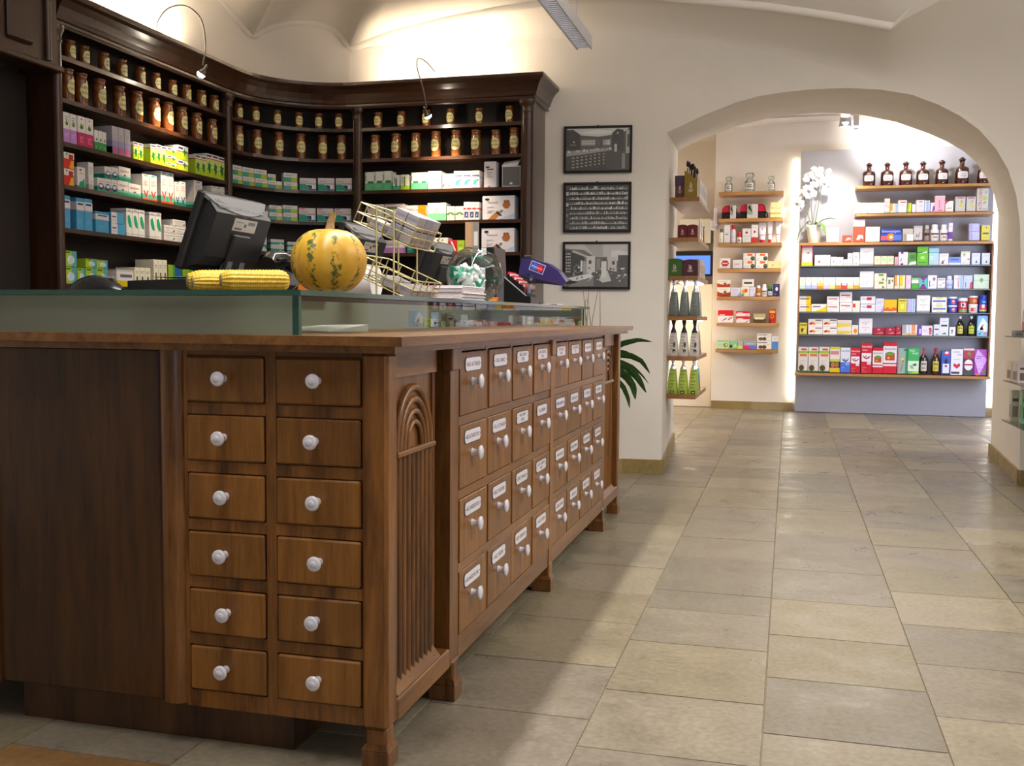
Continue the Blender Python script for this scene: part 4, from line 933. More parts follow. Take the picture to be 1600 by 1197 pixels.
# ------------------------------------------------------------------ glass display case on the counter
GO=(-1.4,3.7,1.004)
case=thing('glass_display_case','low greenish glass display case along the counter top','display case',GO)
gp=lambda n,mb,m: wobj(n,mb,m,case,GO)
b=MB(); b.box(-2.36,-1.088,2.122,2.130,1.0045,1.094); gp('frosted_side_pane',b,M['frost'])
b=MB(); b.quad((-1.086,2.136,1.0045),(-1.086,5.50,1.0045),(-1.086,5.50,1.094),(-1.086,2.136,1.094)); gp('front_pane',b,M['caseglass'])
b=MB(); b.box(-1.094,-1.078,2.120,2.134,1.0045,1.094); gp('pane_edge',b,M['greenedge'])
b=MB(); b.box(-1.092,-1.082,5.494,5.503,1.0045,1.094); gp('pane_edge',b,M['greenedge'])
b=MB(); b.quad((-1.068,2.106,1.107),(-1.068,5.56,1.107),(-1.93,5.56,1.107),(-1.93,2.106,1.107)); b.quad((-1.93,2.106,1.107),(-1.93,2.80,1.107),(-2.38,2.80,1.107),(-2.38,2.106,1.107)); gp('top_pane',b,M['caseglass'])
b=MB(); b.box(-2.38,-1.064,2.102,2.110,1.095,1.107); b.box(-1.070,-1.064,2.110,5.565,1.095,1.107); b.box(-1.45,-1.070,5.557,5.565,1.095,1.107); gp('top_edge',b,M['greenedge'])
b=MB(); b.box(-1.46,-1.45,2.40,5.5,1.0045,1.094); b.box(-2.36,-1.46,2.40,2.41,1.0045,1.094); gp('back_panel',b,M['casegrey'])
b=MB(); b.box(-1.445,-1.096,5.485,5.492,1.0045,1.094); gp('end_panel',b,M['caseback'])
# papers lying in the case
b=MB(); b.M=Matrix.Translation((-1.20,2.62,1.006))@Matrix.Rotation(-.25,4,'Z')
b.add([(-.11,-.12,0),(.050,-.12,0),(.075,.02,0),(-.11,.05,0),(-.11,-.12,.008),(.050,-.12,.001),(.075,.02,.020),(-.11,.05,.016)],[[0,3,2,1],[4,5,6,7],[0,1,5,4],[1,2,6,5],[2,3,7,6],[3,0,4,7]])
b.M=None; tag(obj('folded_papers',b,M['paper']),'white folded papers lying inside the glass case near its corner','paper')
# ------------------------------------------------------------------ wall shelving
SO=(-2.81,5.78,0)
shelving=thing('wall_shelving','dark walnut pharmacy wall shelving with concave corner, columns and moulded cornice','shelving',SO)
sp=lambda n,mb,m: wobj(n,mb,m,shelving,SO)
Y0=4.24; XE=-1.605; XB=-1.6205; DP=.195
def path(off,z,y0=Y0,x1=XE):
    r=SHR+off; P=[(-SHA-off,y0,z)]
    for i in range(13):
        a=PI-PI/2*i/12; P.append((CX+r*math.cos(a),CY+r*math.sin(a),z))
    P.append((x1,SHB+off,z)); return P
def board(z0,z1,o0,o1,seg):
    """curved or straight board between offsets o0 (front) and o1 (back)"""
    b=MB(); F=path(o0,z0,Y0,XB);K=path(o1,z0,Y0,XB)
    rng={'L':(0,1),'C':(1,13),'R':(13,14)}[seg]
    for i in range(rng[0],rng[1]):
        a0,a1,c0,c1=F[i],F[i+1],K[i],K[i+1]
        U=lambda p:(p[0],p[1],z1)
        b.add([a0,a1,c1,c0,U(a0),U(a1),U(c1),U(c0)],[[3,2,1,0],[4,5,6,7],[0,1,5,4],[2,3,7,6]])
    i=rng[0]; b.add([F[i],K[i],(K[i][0],K[i][1],z1),(F[i][0],F[i][1],z1)],[[0,1,2,3]])
    i=rng[1]; b.add([F[i],K[i],(K[i][0],K[i][1],z1),(F[i][0],F[i][1],z1)],[[3,2,1,0]])
    return b
for seg in 'LCR':
    for z in (2.288,2.085,1.875,1.668,1.458,1.185):
        sp('shelf_board',board(z-.012,z+.010 if z>1.2 else z+.010,.0,DP,seg),M['shelfwoodx'])
    sp('back_board',board(.9,2.56,DP-.012,DP,seg),M['shelfback'])
    sp('base_cabinet',board(0,1.173,-.02,DP,seg),M['shelfwood'])
    sp('top_board',board(2.55,2.585,-.02,DP-.02,seg),M['shelfwoodx'])
# end sides
b=MB(); b.box(-SHA-DP,-SHA,4.215,4.24,0,2.56); sp('side_board',b,M['shelfwood'])
b=MB(); b.box(-1.62,XE,SHB,SHB+DP+.13,0,2.56); sp('side_board',b,M['shelfwood'])
def pilaster(x,y,w,nx,ny,z0=1.0):
    """half column standing on the shelf front, facing (nx,ny)"""
    b=MB(); ang=math.atan2(ny,nx)
    R=Matrix.Translation((x,y,0))@Matrix.Rotation(ang,4,'Z')
    b.M=R; b.box(-.02,.004,-w/2,w/2,0,2.43)
    b.lathe([(w*.42,z0),(w*.42,2.345),(w*.44,2.35)],14,ctr=(.004,0,0),sx=.62)
    shaft=sp('pilaster',b,M['shelfwood']); b=MB(); b.M=R
    b.lathe([(w*.44,2.35),(w*.5,2.356),(w*.46,2.366),(w*.46,2.385),(w*.58,2.395),(w*.72,2.412),(w*.74,2.43)],14,ctr=(.004,0,0),sx=.75)
    wobj('capital',b,M['shelfwood'],shaft,SO)
pilaster(-SHA,4.245,.055,1,0); pilaster(CX-SHR,CY+.02,.062,1,-.06); pilaster(CX-.005,SHB,.060,.02,-1); pilaster(-1.645,SHB,.078,0,-1)
for x,y,nx,ny in ((-SHA,4.30,1,0),(-SHA,5.735,1,0),(-2.75,SHB,0,-1),(-1.70,SHB,0,-1)):
    pass
# cornice swept along the front and returned at the right end
prof=[(.0,2.425),(.012,2.425),(.016,2.433),(.012,2.441),(.012,2.452),(.022,2.458),(.028,2.480),(.042,2.515),(.062,2.545),(.078,2.558),(.082,2.565),(.082,2.583),(-.03,2.585)]
base=[(p[0],p[1]) for p in path(0,0)]; base=[(base[0][0],base[0][1]-.02)]+base[1:]+[(XE,SHB+.42)]
base[-2]=(XE,SHB)
nrm=[]
for i in range(len(base)):
    def seg(a,b): d=Vector((b[0]-a[0],b[1]-a[1])).normalized(); return Vector((d.y,-d.x))
    if i==0: n_=seg(base[0],base[1]); nrm.append(n_); continue
    if i==len(base)-1: nrm.append(seg(base[-2],base[-1])); continue
    n1,n2=seg(base[i-1],base[i]),seg(base[i],base[i+1]); m_=(n1+n2).normalized(); nrm.append(m_/max(.3,m_.dot(n1)))
b=MB(); b.grid([[(p[0]+q.x*d,p[1]+q.y*d,z) for d,z in prof] for p,q in zip(base,nrm)],sm=False)
b.add([(base[0][0]+nrm[0].x*d,base[0][1]+nrm[0].y*d,z) for d,z in prof],[list(range(len(prof)))])
sp('cornice',b,M['shelfwoodx'])
# ------------------------------------------------------------------ dark cabinet left of the shelving
KO=(-3.5,3.6,0)
cab=thing('corner_cabinet','tall dark wooden cabinet with panelled overhanging top left of the shelves','cabinet',KO)
kp=lambda n,mb,m: wobj(n,mb,m,cab,KO)
b=MB(); b.box(-3.49,-3.38,2.9,4.19,2.215,3.0); kp('upper_case',b,M['shelfwood'])
b=MB(); b.cbox(-3.49,-3.345,2.88,4.20,2.185,2.215,.006); kp('lower_moulding',b,M['shelfwood'])
for y0,y1 in ((3.05,3.45),(3.55,3.80),(3.86,4.02)):
    b=MB(); b.cbox(-3.385,-3.360,y0,y1,2.27,2.95,.012); kp('raised_panel',b,M['shelfwood'])
b=MB(); b.lathe([(.018,2.23),(.018,2.98)],10,ctr=(-3.375,4.12,0)); kp('corner_bead',b,M['shelfwood'])
b=MB(); b.box(-3.70,-3.56,2.9,4.19,0,2.19); kp('lower_back',b,M['shelfback'])
b=MB(); b.lathe([(.05,1.0),(.05,2.185)],14,ctr=(-3.545,3.62,0)); kp('half_column',b,M['shelfwood'])
b=MB(); b.box(-3.70,-3.44,2.9,4.19,0,1.0); kp('base',b,M['shelfwood'])
# ------------------------------------------------------------------ gooseneck shelf lamps
def gooseneck(name,label,pts,head,aim):
    o=Vector(pts[0]); t=thing(name,label,'lamp',tuple(o),group=None)
    def sp_(P,n=28):
        P=[Vector(p) for p in P]; P=[P[0]*2-P[1]]+P+[P[-1]*2-P[-2]]; out=[]
        for i in range(1,len(P)-2):
            for k in range(8):
                u=k/8; a,b_,c,d=P[i-1],P[i],P[i+1],P[i+2]
                out.append(.5*((2*b_)+(c-a)*u+(2*a-5*b_+4*c-d)*u*u+(3*b_-a-3*c+d)*u**3))
        out.append(P[-2]); return out
    b=MB(); b.tube([p-o for p in sp_(pts)],.0045,8); obj('gooseneck',b,M['neck'],t)
    b=MB(); b.lathe([(.03,0),(.03,.012),(.01,.02)],14); obj('foot',b,M['steel'],t)
    h=Vector(head)-o; d=(Vector(aim)-Vector(head)).normalized(); q=d.to_track_quat('Z','Y').to_matrix().to_4x4()
    b=MB(); b.M=Matrix.Translation(h)@q; b.lathe([(.007,-.050),(.008,-.02),(.015,-.012),(.021,.0),(.024,.010),(.0225,.010),(.017,-.004)],16,cap=False); obj('reflector',b,M['neck'],t)
    b=MB(); b.M=Matrix.Translation(h)@q; b.lathe([(.002,-.006),(.013,-.004),(.020,.004),(.023,.014),(.017,.026),(.002,.031)],14); obj('halogen_bulb',b,M['bulb'],t)
gooseneck('gooseneck_lamp','curved gooseneck halogen lamp over the left shelf bay, glowing',[(-3.40,5.02,2.585),(-3.40,5.03,2.66),(-3.36,5.07,2.74),(-3.29,5.13,2.765),(-3.22,5.17,2.70),(-3.19,5.165,2.55),(-3.20,5.15,2.44)],(-3.20,5.146,2.40),(-3.40,5.1,2.1))
gooseneck('gooseneck_lamp','curved gooseneck halogen lamp over the right shelf bay, glowing',[(-2.27,6.47,2.585),(-2.28,6.45,2.64),(-2.32,6.38,2.70),(-2.34,6.28,2.70),(-2.32,6.21,2.62),(-2.27,6.19,2.48),(-2.252,6.195,2.37)],(-2.25,6.20,2.33),(-2.2,6.40,2.1))
# ------------------------------------------------------------------ jars on the two upper shelves
def jar_meshes(H,R):
    b=MB(); b.lathe([(R*.90,0),(R*.97,H*.02),(R*.97,H*.05),(R*.93,H*.07),(R,H*.12),(R,H*.76),(R*.96,H*.81),(R*.87,H*.85),(R*.85,H*.89),(R*.88,H*.92)],20); body=b.mesh('jar_body',[M['jar']])
    b=MB(); b.lathe([(R*.92,H*.92),(R*1.0,H*.935),(R*1.0,H*.985),(R*.94,H),(R*.2,H*1.0)],18); lid=b.mesh('jar_lid',[M['jar']])
    return body,lid
JM={'U':(.108,.0275),'L':(.168,.033)}
JB={k:jar_meshes(*v) for k,v in JM.items()}
latin=[('RAD.','GENTIAN'),('RAD.','IRIDIS'),('PULV.','ALOES'),('FLOR.','CINAE'),('RAD.','RHEI'),('CORT.','CHINAE'),('GUMMI','ARABIC.'),('RAD.','JALAPAE'),('SEM.','SINAPIS'),('FOL.','SENNAE'),('HERB.','ALTHAE'),('RAD.','CALAMI')]
bayn={'L':'left bay','C':'curved bay','R':'right bay'}
ORD=['','1st','2nd','3rd','4th','5th','6th','7th','8th','9th','10th','11th','12th','13th','14th','15th','16th','17th','18th','19th','20th','21st','22nd','23rd','24th','25th','26th','27th','28th','29th','30th']
cnt={}
for n,(row,x,y,z) in enumerate(JARS):
    bay,lv=row; H,R=JM[lv]; cnt[row]=cnt.get(row,0)+1
    if bay=='L': rz=PI/2
    elif bay=='R': rz=0
    else: rz=math.atan2(y-CY,x-CX)-PI/2
    if bay=='C': d=math.hypot(x-CX,y-CY)
    t=thing('apothecary_jar',('small' if lv=='U' else 'tall')+' amber jar, %s from left on %s shelf of %s'%(ORD[cnt[row]],'topmost' if lv=='U' else 'second',bayn[bay]),'jar',(x,y,z),rz+random.uniform(-.15,.15),'amber apothecary jars on the wall shelving')
    s=random.uniform(.96,1.03); t.scale=(s,s,s)
    jb_=link('jar_body',JB[lv][0],t); link('jar_lid',JB[lv][1],t)
    q=MB(); zc=H*.47; hh=H*(.225 if lv=='L' else .285); ha=1.0
    def cyl(a,zz,r=R+.0006): return (r*math.sin(a),-r*math.cos(a),zz)
    for sc_,c,rr_ in ((1.06,'2a1608',R+.0005),(1.0,'e2d795',R+.0009)):
        ring=[]
        NA=9
        for i in range(NA+1):
            a=-ha*sc_+2*ha*sc_*i/NA; k=math.sqrt(max(0,1-(a/(ha*sc_))**2)); k=k**.8
            ring.append((cyl(a,zc-hh*sc_*k,rr_),cyl(a,zc+hh*sc_*k,rr_)))
        for p_,q_ in zip(ring,ring[1:]): q.add([p_[0],q_[0],q_[1],p_[1]],[[0,1,2,3]],c)
    t1,t2=latin[(n*5+3)%len(latin)]; th=H*.095 if lv=='U' else H*.08
    fn=lambda u,v: cyl(u/R,zc+v,R+.0013)
    text(q,t1,0,H*.05,th,'2b2010',fn,center=True); text(q,t2,0,-H*.11,th,'2b2010',fn,wmax=R*1.5,center=True)
    obj('jar_label',q,M['jarlabel'],jb_)
# ------------------------------------------------------------------ packaged goods: print designs  (v up, u right, 0..1 on the front face)
W_='e9e6e4'
DS={
'lilac':W_+';b 0 .46 c48bd6;p 5f7a2a .25 .62 .45 .78 .62 .66 .78 .80 .70 .60 .45 .56;l .2 .86 .8 2 999;l .2 .30 .8 2 dcb6e6',
'magenta':W_+';b 0 .46 c2185f;p 5f7a2a .25 .62 .45 .78 .62 .66 .78 .80 .70 .60 .45 .56;o .5 .9 .12 .03 d04060;l .25 .3 .75 3 ec9ab8',
'gsprig':W_+';b 0 .42 2f9a4c;p 4d6b2a .25 .5 .45 .66 .62 .54 .78 .66 .70 .48;l .3 .2 .7 2 9fd8a8',
'haze':'b9b3bd;b 0 .5 9d96c0;b 0 .28 8a7cc4;p d2607c .1 .1 .3 .34 .5 .12 .7 .3 .9 .1 .9 .04 .1 .04;l .3 .7 .7 3 9a95a0',
'ivy':'b6d22e;b .80 1 e9e6e4;r .08 .88 .92 .96 3a3560;b .78 .82 c4506e;r 0 .40 1 .78 d3df86;p 107a3a .5 .72 .60 .56 .86 .58 .70 .44 .72 .30 .5 .12 .38 .32 .2 .36 .3 .5 .16 .58 .4 .58',
'ivyflat':'b6d22e;b .62 1 e9e6e4;r .06 .74 .5 .9 3a3560;b .55 .63 c4506e;p 107a3a .62 .95 .70 .7 .9 .66 .74 .5 .66 .25 .58 .52 .44 .6 .56 .7',
'fire':'d8301e;b .62 1 e6e0dc;p f0b030 .5 .05 .95 .05 .98 .55 .7 .5;p 2f8a5a .2 .95 .4 .95 .3 .75;r .5 .62 .9 .9 c01818',
'gmed':W_+';b 0 .12 2a9a70;p 2a9a70 .1 0 .9 0 .9 .5 .6 .35 .3 .3;p 555 .2 .9 .6 .9 .4 .8;l .2 .7 .8 1 c05060','wtall':W_+';b 0 .2 bfb8bc;l .2 .8 .8 4 aaa;l .3 .3 .7 2 b0a8ac',
'boval':W_+';b 0 .38 1f9a78;o .5 .40 .40 .24 1c2a7c;o .5 .44 .28 .12 e9e6e4;o .82 .2 .1 .08 d03040;l .2 .75 .8 1 b06070',
'gdrop':W_+';b 0 .22 1f9a78;b .22 .36 7cc8b0;o .5 .34 .10 .13 333;o .5 .30 .05 .07 eee;l .12 .72 .88 2 c07080',
'redv':W_+';b 0 .08 dc5a28;b .08 .24 5cbfa0;r .25 .93 .75 .97 2fb09a;p d8404a .15 .36 .3 .38 .5 .22 .7 .40 .85 .38 .55 .10 .45 .10;l .2 .75 .8 3 d8b8bc',
'bluev':W_+';b 0 .16 1c8a70;b .16 .26 8fd0c0;p 22308a .15 .36 .3 .38 .5 .22 .7 .40 .85 .38 .55 .10 .45 .10;l .2 .8 .8 3 c8a8b0;r .3 .93 .7 .96 777',
'sky':'4a9fcc;b .62 .88 ddd8de;r .15 .78 .85 .84 2c3c66;b .60 .63 cfa8b8;l .2 .3 .7 2 70b8dc','skyl':'4a9fcc;r 0 0 .45 1 ddd8de;r .08 .55 .38 .66 445;l .1 .3 .4 1 999',
'feather':W_+';p 1ea374 .2 .72 .55 .78 .85 .5 .9 .3 .5 .34 .25 .5;b .88 .90 889;l .25 .93 .75 1 999;b .08 .10 9bb','wflat':W_+';r .08 .7 .92 .74 556;r .08 .12 .92 .16 aab;p 667 .75 .25 .95 .25 .9 .55;l .15 .45 .6 2 aaa',
'limeteal':'a8c832;r .62 0 1 1 5fa9b0;r .08 .86 .5 .94 445a20;o .55 .45 .28 .26 e6eef0;p c8d8dc .3 .2 .7 .2 .8 .6 .5 .7;r 0 0 1 .05 4a9a40','yelbase':W_+';b 0 .35 d8c010;r .2 .55 .9 .72 667;b .9 1 c8c4c0','brownwin':'e8e6d2;r .35 .1 .65 .55 5a4020;r .65 .08 .9 .35 d8c010;l .2 .8 .8 2 9a9;b 0 .06 c8c010',
'greenblue':'4f9a3a;p 2a62a4 .5 1 1 1 1 .3 .5 .5;r 0 0 .35 1 8fb82a;p e8eef0 .3 .05 .9 .05 .85 .3 .6 .22 .45 .35',
'asp':'e6e2e4;r 0 .04 .55 .50 1f9a84;r .55 .04 1 .50 a9c42e;p a9c42e .5 .04 .75 .5 .55 .5;b .5 .54 cfc9cc;t .12 .62 .22 333644 Aspegyn C;r .1 .26 .45 .32 5cc0b0',
'tealeff':'dcd7dd;p 1f9a84 0 .04 .95 .04 .35 .50 0 .56;b .50 .62 b9b4bd;t .10 .66 .14 4a4a58 Aspegyn;p 1d2470 .45 .44 .82 .42 .78 .12 .6 .24;p f4f4fa .72 .5 .9 .4 .84 .12 .62 .06 .76 .2;r .55 .04 .98 .14 3c4d74',
'tealred':'dcd7dd;p 1f9a84 0 .04 .95 .04 .35 .50 0 .56;b .50 .62 b9b4bd;t .10 .66 .14 4a4a58 Aspegyn;r .06 .90 .35 .95 c82038;p 1d2470 .45 .44 .82 .42 .78 .12 .6 .24;p f4f4fa .72 .5 .9 .4 .84 .12 .62 .06 .76 .2;r .55 .04 .98 .14 3c4d74',
'tealstripe':'dcd7dd;b .18 .55 1f9a84;l .1 .78 .9 1 667;p cfe8e4 .55 .18 .9 .18 .75 .4',
'greenhalf':'dfe6e2;b 0 .46 5cba86;o .12 .94 .05 .03 333;r .3 .44 .95 .56 2f7a5a;p dfe6e2 .3 .56 .6 .6 .95 .56;r .06 .55 .14 .85 5a6a62;l .25 .3 .7 2 82d0a4','greenbar':'dfe6e2;b 0 .36 52b48a;r .4 .3 .6 .8 2c5a4c;r .2 .5 .3 .9 667','limebar':'e6eada;b 0 .36 a4c62e;r .42 .3 .6 .88 6a8a3a;r .2 .5 .3 .9 8a9',
'mintfoot':W_+';p 74d6c2 .2 .3 .35 .45 .4 .28;p 74d6c2 .6 .3 .75 .45 .8 .28;l .2 .8 .8 2 c8c4c4','bluespark':W_+';p 3a48a8 0 .2 .22 .32 .05 .45;p 3a48a8 .5 .25 .6 .4 .7 .22;l .2 .8 .8 1 ccc','tealstep':'e6e3e4;b .66 .70 8a90b8;r .1 .72 .95 .78 3e4470;p 45bcb0 .15 .28 .5 .28 .75 .5 .6 .55 .3 .52;o .78 .52 .09 .04 c03848;l .2 .15 .6 1 aab','wtens':'dcd8e0;o .3 .80 .18 .03 1e1e50;r .25 .70 .8 .74 556;l .25 .6 .7 3 a8a4b0;o .45 .1 .12 .03 8a86c0',
'redtxt':W_+';r .08 .62 .5 .82 b0413a;l .1 .4 .8 2 aaa;b 0 .08 d8d0d0','grntxt':W_+';r .1 .5 .85 .72 6f8a5a;r 0 .9 1 1 c890a8;l .1 .25 .8 1 aaa','orange':'e9e6e4;r .62 0 1 1 f09018;l .1 .6 .55 3 a8a4a4;r .55 .4 .64 .6 f0b060','mint':'e0ece4;b 0 .45 86d8a8;o .5 .68 .06 .03 9ac;l .3 .56 .7 2 a8c4b4','limefoot':'eaeedd;b 0 .1 9cc83c;p 668a60 0 .5 .3 .62 .7 .62 1 .5 1 .44 0 .44;o .5 .4 .2 .12 dfe8d2','redband':'e6e2e6;b .62 .70 d0404a;r .15 .2 .85 .5 31447c;p e6e2e6 .35 .24 .65 .3 .55 .46;o .5 .66 .1 .03 fff;l .2 .85 .8 1 aaa;b 0 .05 c8c0d0',
'tens':'dcd9e2;p b9c0dc .4 0 1 0 1 .3 .6 .12;p b87844 .12 0 .36 0 .58 .28 .45 .40;p a86a40 .62 .62 .70 .82 .84 .80 .88 .62 .80 .48 .68 .50;p 8a5230 .66 .80 .72 .84 .72 .66;p 8a5230 .76 .84 .82 .82 .78 .66;p e8e8ee .44 .32 .56 .52 .72 .44 .62 .22;p 8a9090 .50 .34 .57 .46 .67 .42 .60 .29;p 2c2c34 .43 .31 .47 .40 .62 .22 .57 .19;o .15 .86 .07 .045 22224a;t .15 .70 .085 55506a Tensoval;l .15 .55 .36 3 b4b0bc;l .15 .34 .3 1 b4b0bc',
'berry':'dfe0d8;b 0 .2 8fae5a;o .5 .35 .08 .1 b8203a;o .65 .38 .08 .1 b8203a;r .35 .6 .9 .8 3e5a50','lilac2':'dcd4de;b 0 .5 b07cc0;l .15 .75 .85 2 889','tealp':'1f6a60;r .1 .4 .9 .6 2c8c7c','wdots':W_+';o .2 .86 .05 .03 333;o .45 .86 .05 .03 333;o .7 .86 .05 .03 333;l .15 .4 .85 3 b8a8a8','redsw':'cf2030;p f4ecec .2 .95 .45 .9 .75 .5 .9 .3 .8 .25 .6 .45;p f4ecec .15 .15 .4 .2 .7 .12 .5 .05','limep':'a6c836;r .2 .3 .8 .5 c8dc7c;l .2 .7 .8 2 86a82c',
'white':W_+';l .2 .6 .8 2 c8c4c4','whitepink':W_+';r .8 0 1 1 e8b0c0;l .15 .6 .7 2 ccc','pinkmark':'eeded8;o .3 .5 .12 .04 c05868;o .7 .4 .1 .04 c05868;b 0 .08 a8c0a0;l .2 .75 .8 2 d8a8a8','orangew':'eee4d4;r 0 .2 .5 1 e8a040;l .5 .3 .9 3 bbb','bluew':'d2dcf0;r .3 0 .8 1 9cb8e8;l .1 .8 .9 1 99a','redline':W_+';r .25 .78 .85 .88 c83848;l .2 .6 .8 2 aab;l .2 .2 .6 1 ccd','greeny':'8fc04a;r .5 0 1 1 dcd83c;l .1 .3 .45 2 eee','greyline':'dcdae2;r .35 .82 .75 .88 445;l .15 .6 .8 3 c4c2ca','purpw':'e2d8ee;p 8a4aa8 .4 0 1 .2 1 .7 .6 .6;l .1 .8 .8 1 aaa','pink':'eeb4c4;r .4 .2 .52 .75 d880a0;r .3 .08 .75 .13 b06080;b .92 1 f4cdd6','redcorner':W_+';p d84830 0 .7 .5 1 0 1;r .15 .3 .8 .36 b05050;l .15 .55 .8 1 ccc','greyflower':'c3c2c2;o .6 .55 .16 .09 cfc832;o .5 .4 .12 .07 cfc832;o .68 .3 .1 .06 cfc832;r .15 .88 .85 .95 b05060;p 4a5a3a .55 .7 .62 .6 .66 .75','atro':'c5c6c0;V .16 .06 .30 c4324c ATROSAN;o .68 .55 .17 .08 a8d020;o .78 .82 .1 .06 9aa;p 999 .55 .3 .85 .36 .8 .42 .6 .4;l .5 .1 .9 1 999',
'redswirl':'e05038;p f6e8e4 .3 .2 .5 .6 .8 .6 .9 .3 .7 .4 .6 .3','redwhite':'e05038;b .70 1 f0ecec;p f6e8e4 .25 .1 .45 .3 .8 .3 .9 .12 .65 .18 .5 .08','creamdots':'f2eed8;o .3 .72 .06 .05 a8a088;o .3 .26 .06 .05 a8a088','innova':'2f4fb4;p 24389a 0 .85 1 1 1 .7 0 .6;r 0 .1 .5 .45 e05a70;o .48 .34 .20 .30 f08030;o .48 .34 .09 .14 fcd8a0;r .6 .1 .98 .5 5a7ad8;t .05 .62 .28 cfe0ff innovazym','beige':'c4bbb2','greyhand':'c4c0bf;p 6a6664 .2 .2 .35 .5 .5 .3 .7 .6 .75 .55 .55 .2 .4 .35;b .88 1 b2aeac;b 0 .08 6a5a58','tubepurp':'e4e0ea;b .1 .5 6a3a9c;l .2 .8 .8 1 889','lav':'b9b9e2;r .1 .1 .3 .9 9a9ad4;l .35 .7 .9 1 e0e0f4','yel':'d2c850;p 7a4a9a .5 .8 .6 .95 .62 .75;r .15 .4 .85 .52 6a6a30;l .2 .2 .8 1 a8a040',
'pinkyel':W_+';b .84 1 f07aa0;b 0 .16 e0e020;r 0 .16 .08 .84 f09aa8;r .92 .16 1 .84 f07aa0;p 8aa060 .45 .6 .7 .66 .6 .5;l .3 .3 .7 2 ddd','whitedrop':W_+';p d06060 .2 .3 .3 .55 .38 .3 .3 .22;l .5 .5 .9 2 ddd','whitedot':W_+';o .5 .45 .08 .1 555;l .2 .75 .8 1 ddd','whitesm':W_+';r .25 .2 .7 .32 777;l .2 .6 .8 1 d8b8b0','card':'eceaec;b 0 .10 a5a5aa;l .2 .78 .8 2 c4c4cc;o .5 .64 .04 .02 555;l .2 .44 .8 1 b4b4bc;o .5 .3 .04 .02 555','palegreen':'dcecc8;b 0 .08 b02848;b .92 1 b02848;r .1 .3 .9 .85 cde4b4;l .25 .6 .75 2 9ab088','purpsq':'e6e0e8;r .25 .86 .5 1 5a2a7a;r .25 0 .5 .14 5a2a7a;p 777 .15 .3 .35 .6 .3 .3','greenw':'5a9a4a;p eef2e8 0 0 1 .05 1 .3 .3 .25;r .2 .45 .9 .8 4a8038','green':'6abf30;b .66 .72 2f7a2a;p e8f4d8 .1 .6 .9 .75 .9 .68;o .5 .4 .2 .1 a8dc60;r .15 .1 .85 .16 3a8a2a','mintblue':'a8d4d0;r .55 0 1 .85 b8ccf0;b .72 .78 5ab0b8;b .84 1 9cc8e0;l .1 .5 .6 3 e0f0ee','brownfig':'e4dfe4;p 6a4034 .2 .1 .35 .35 .7 .42 .45 .3 .5 .1;b .94 1 4a3a6a;l .2 .75 .8 2 b8b4bc','bluelow':'7a94d8;b 0 .25 dce0f0;r .15 .55 .85 .8 5068b8','whiteolive':'dcdadb;b .9 1 c8d0a0;p 8a9a3a .2 .8 .5 .86 .35 .6;p 8a7a3a .6 .4 .95 .5 .9 .36;l .2 .2 .6 2 bbb','bluedrop':'cfd6ee;p 1c2430 .45 .15 .55 .42 .68 .15;l .15 .8 .8 2 a8b4d4;b 0 .05 b0bce4',
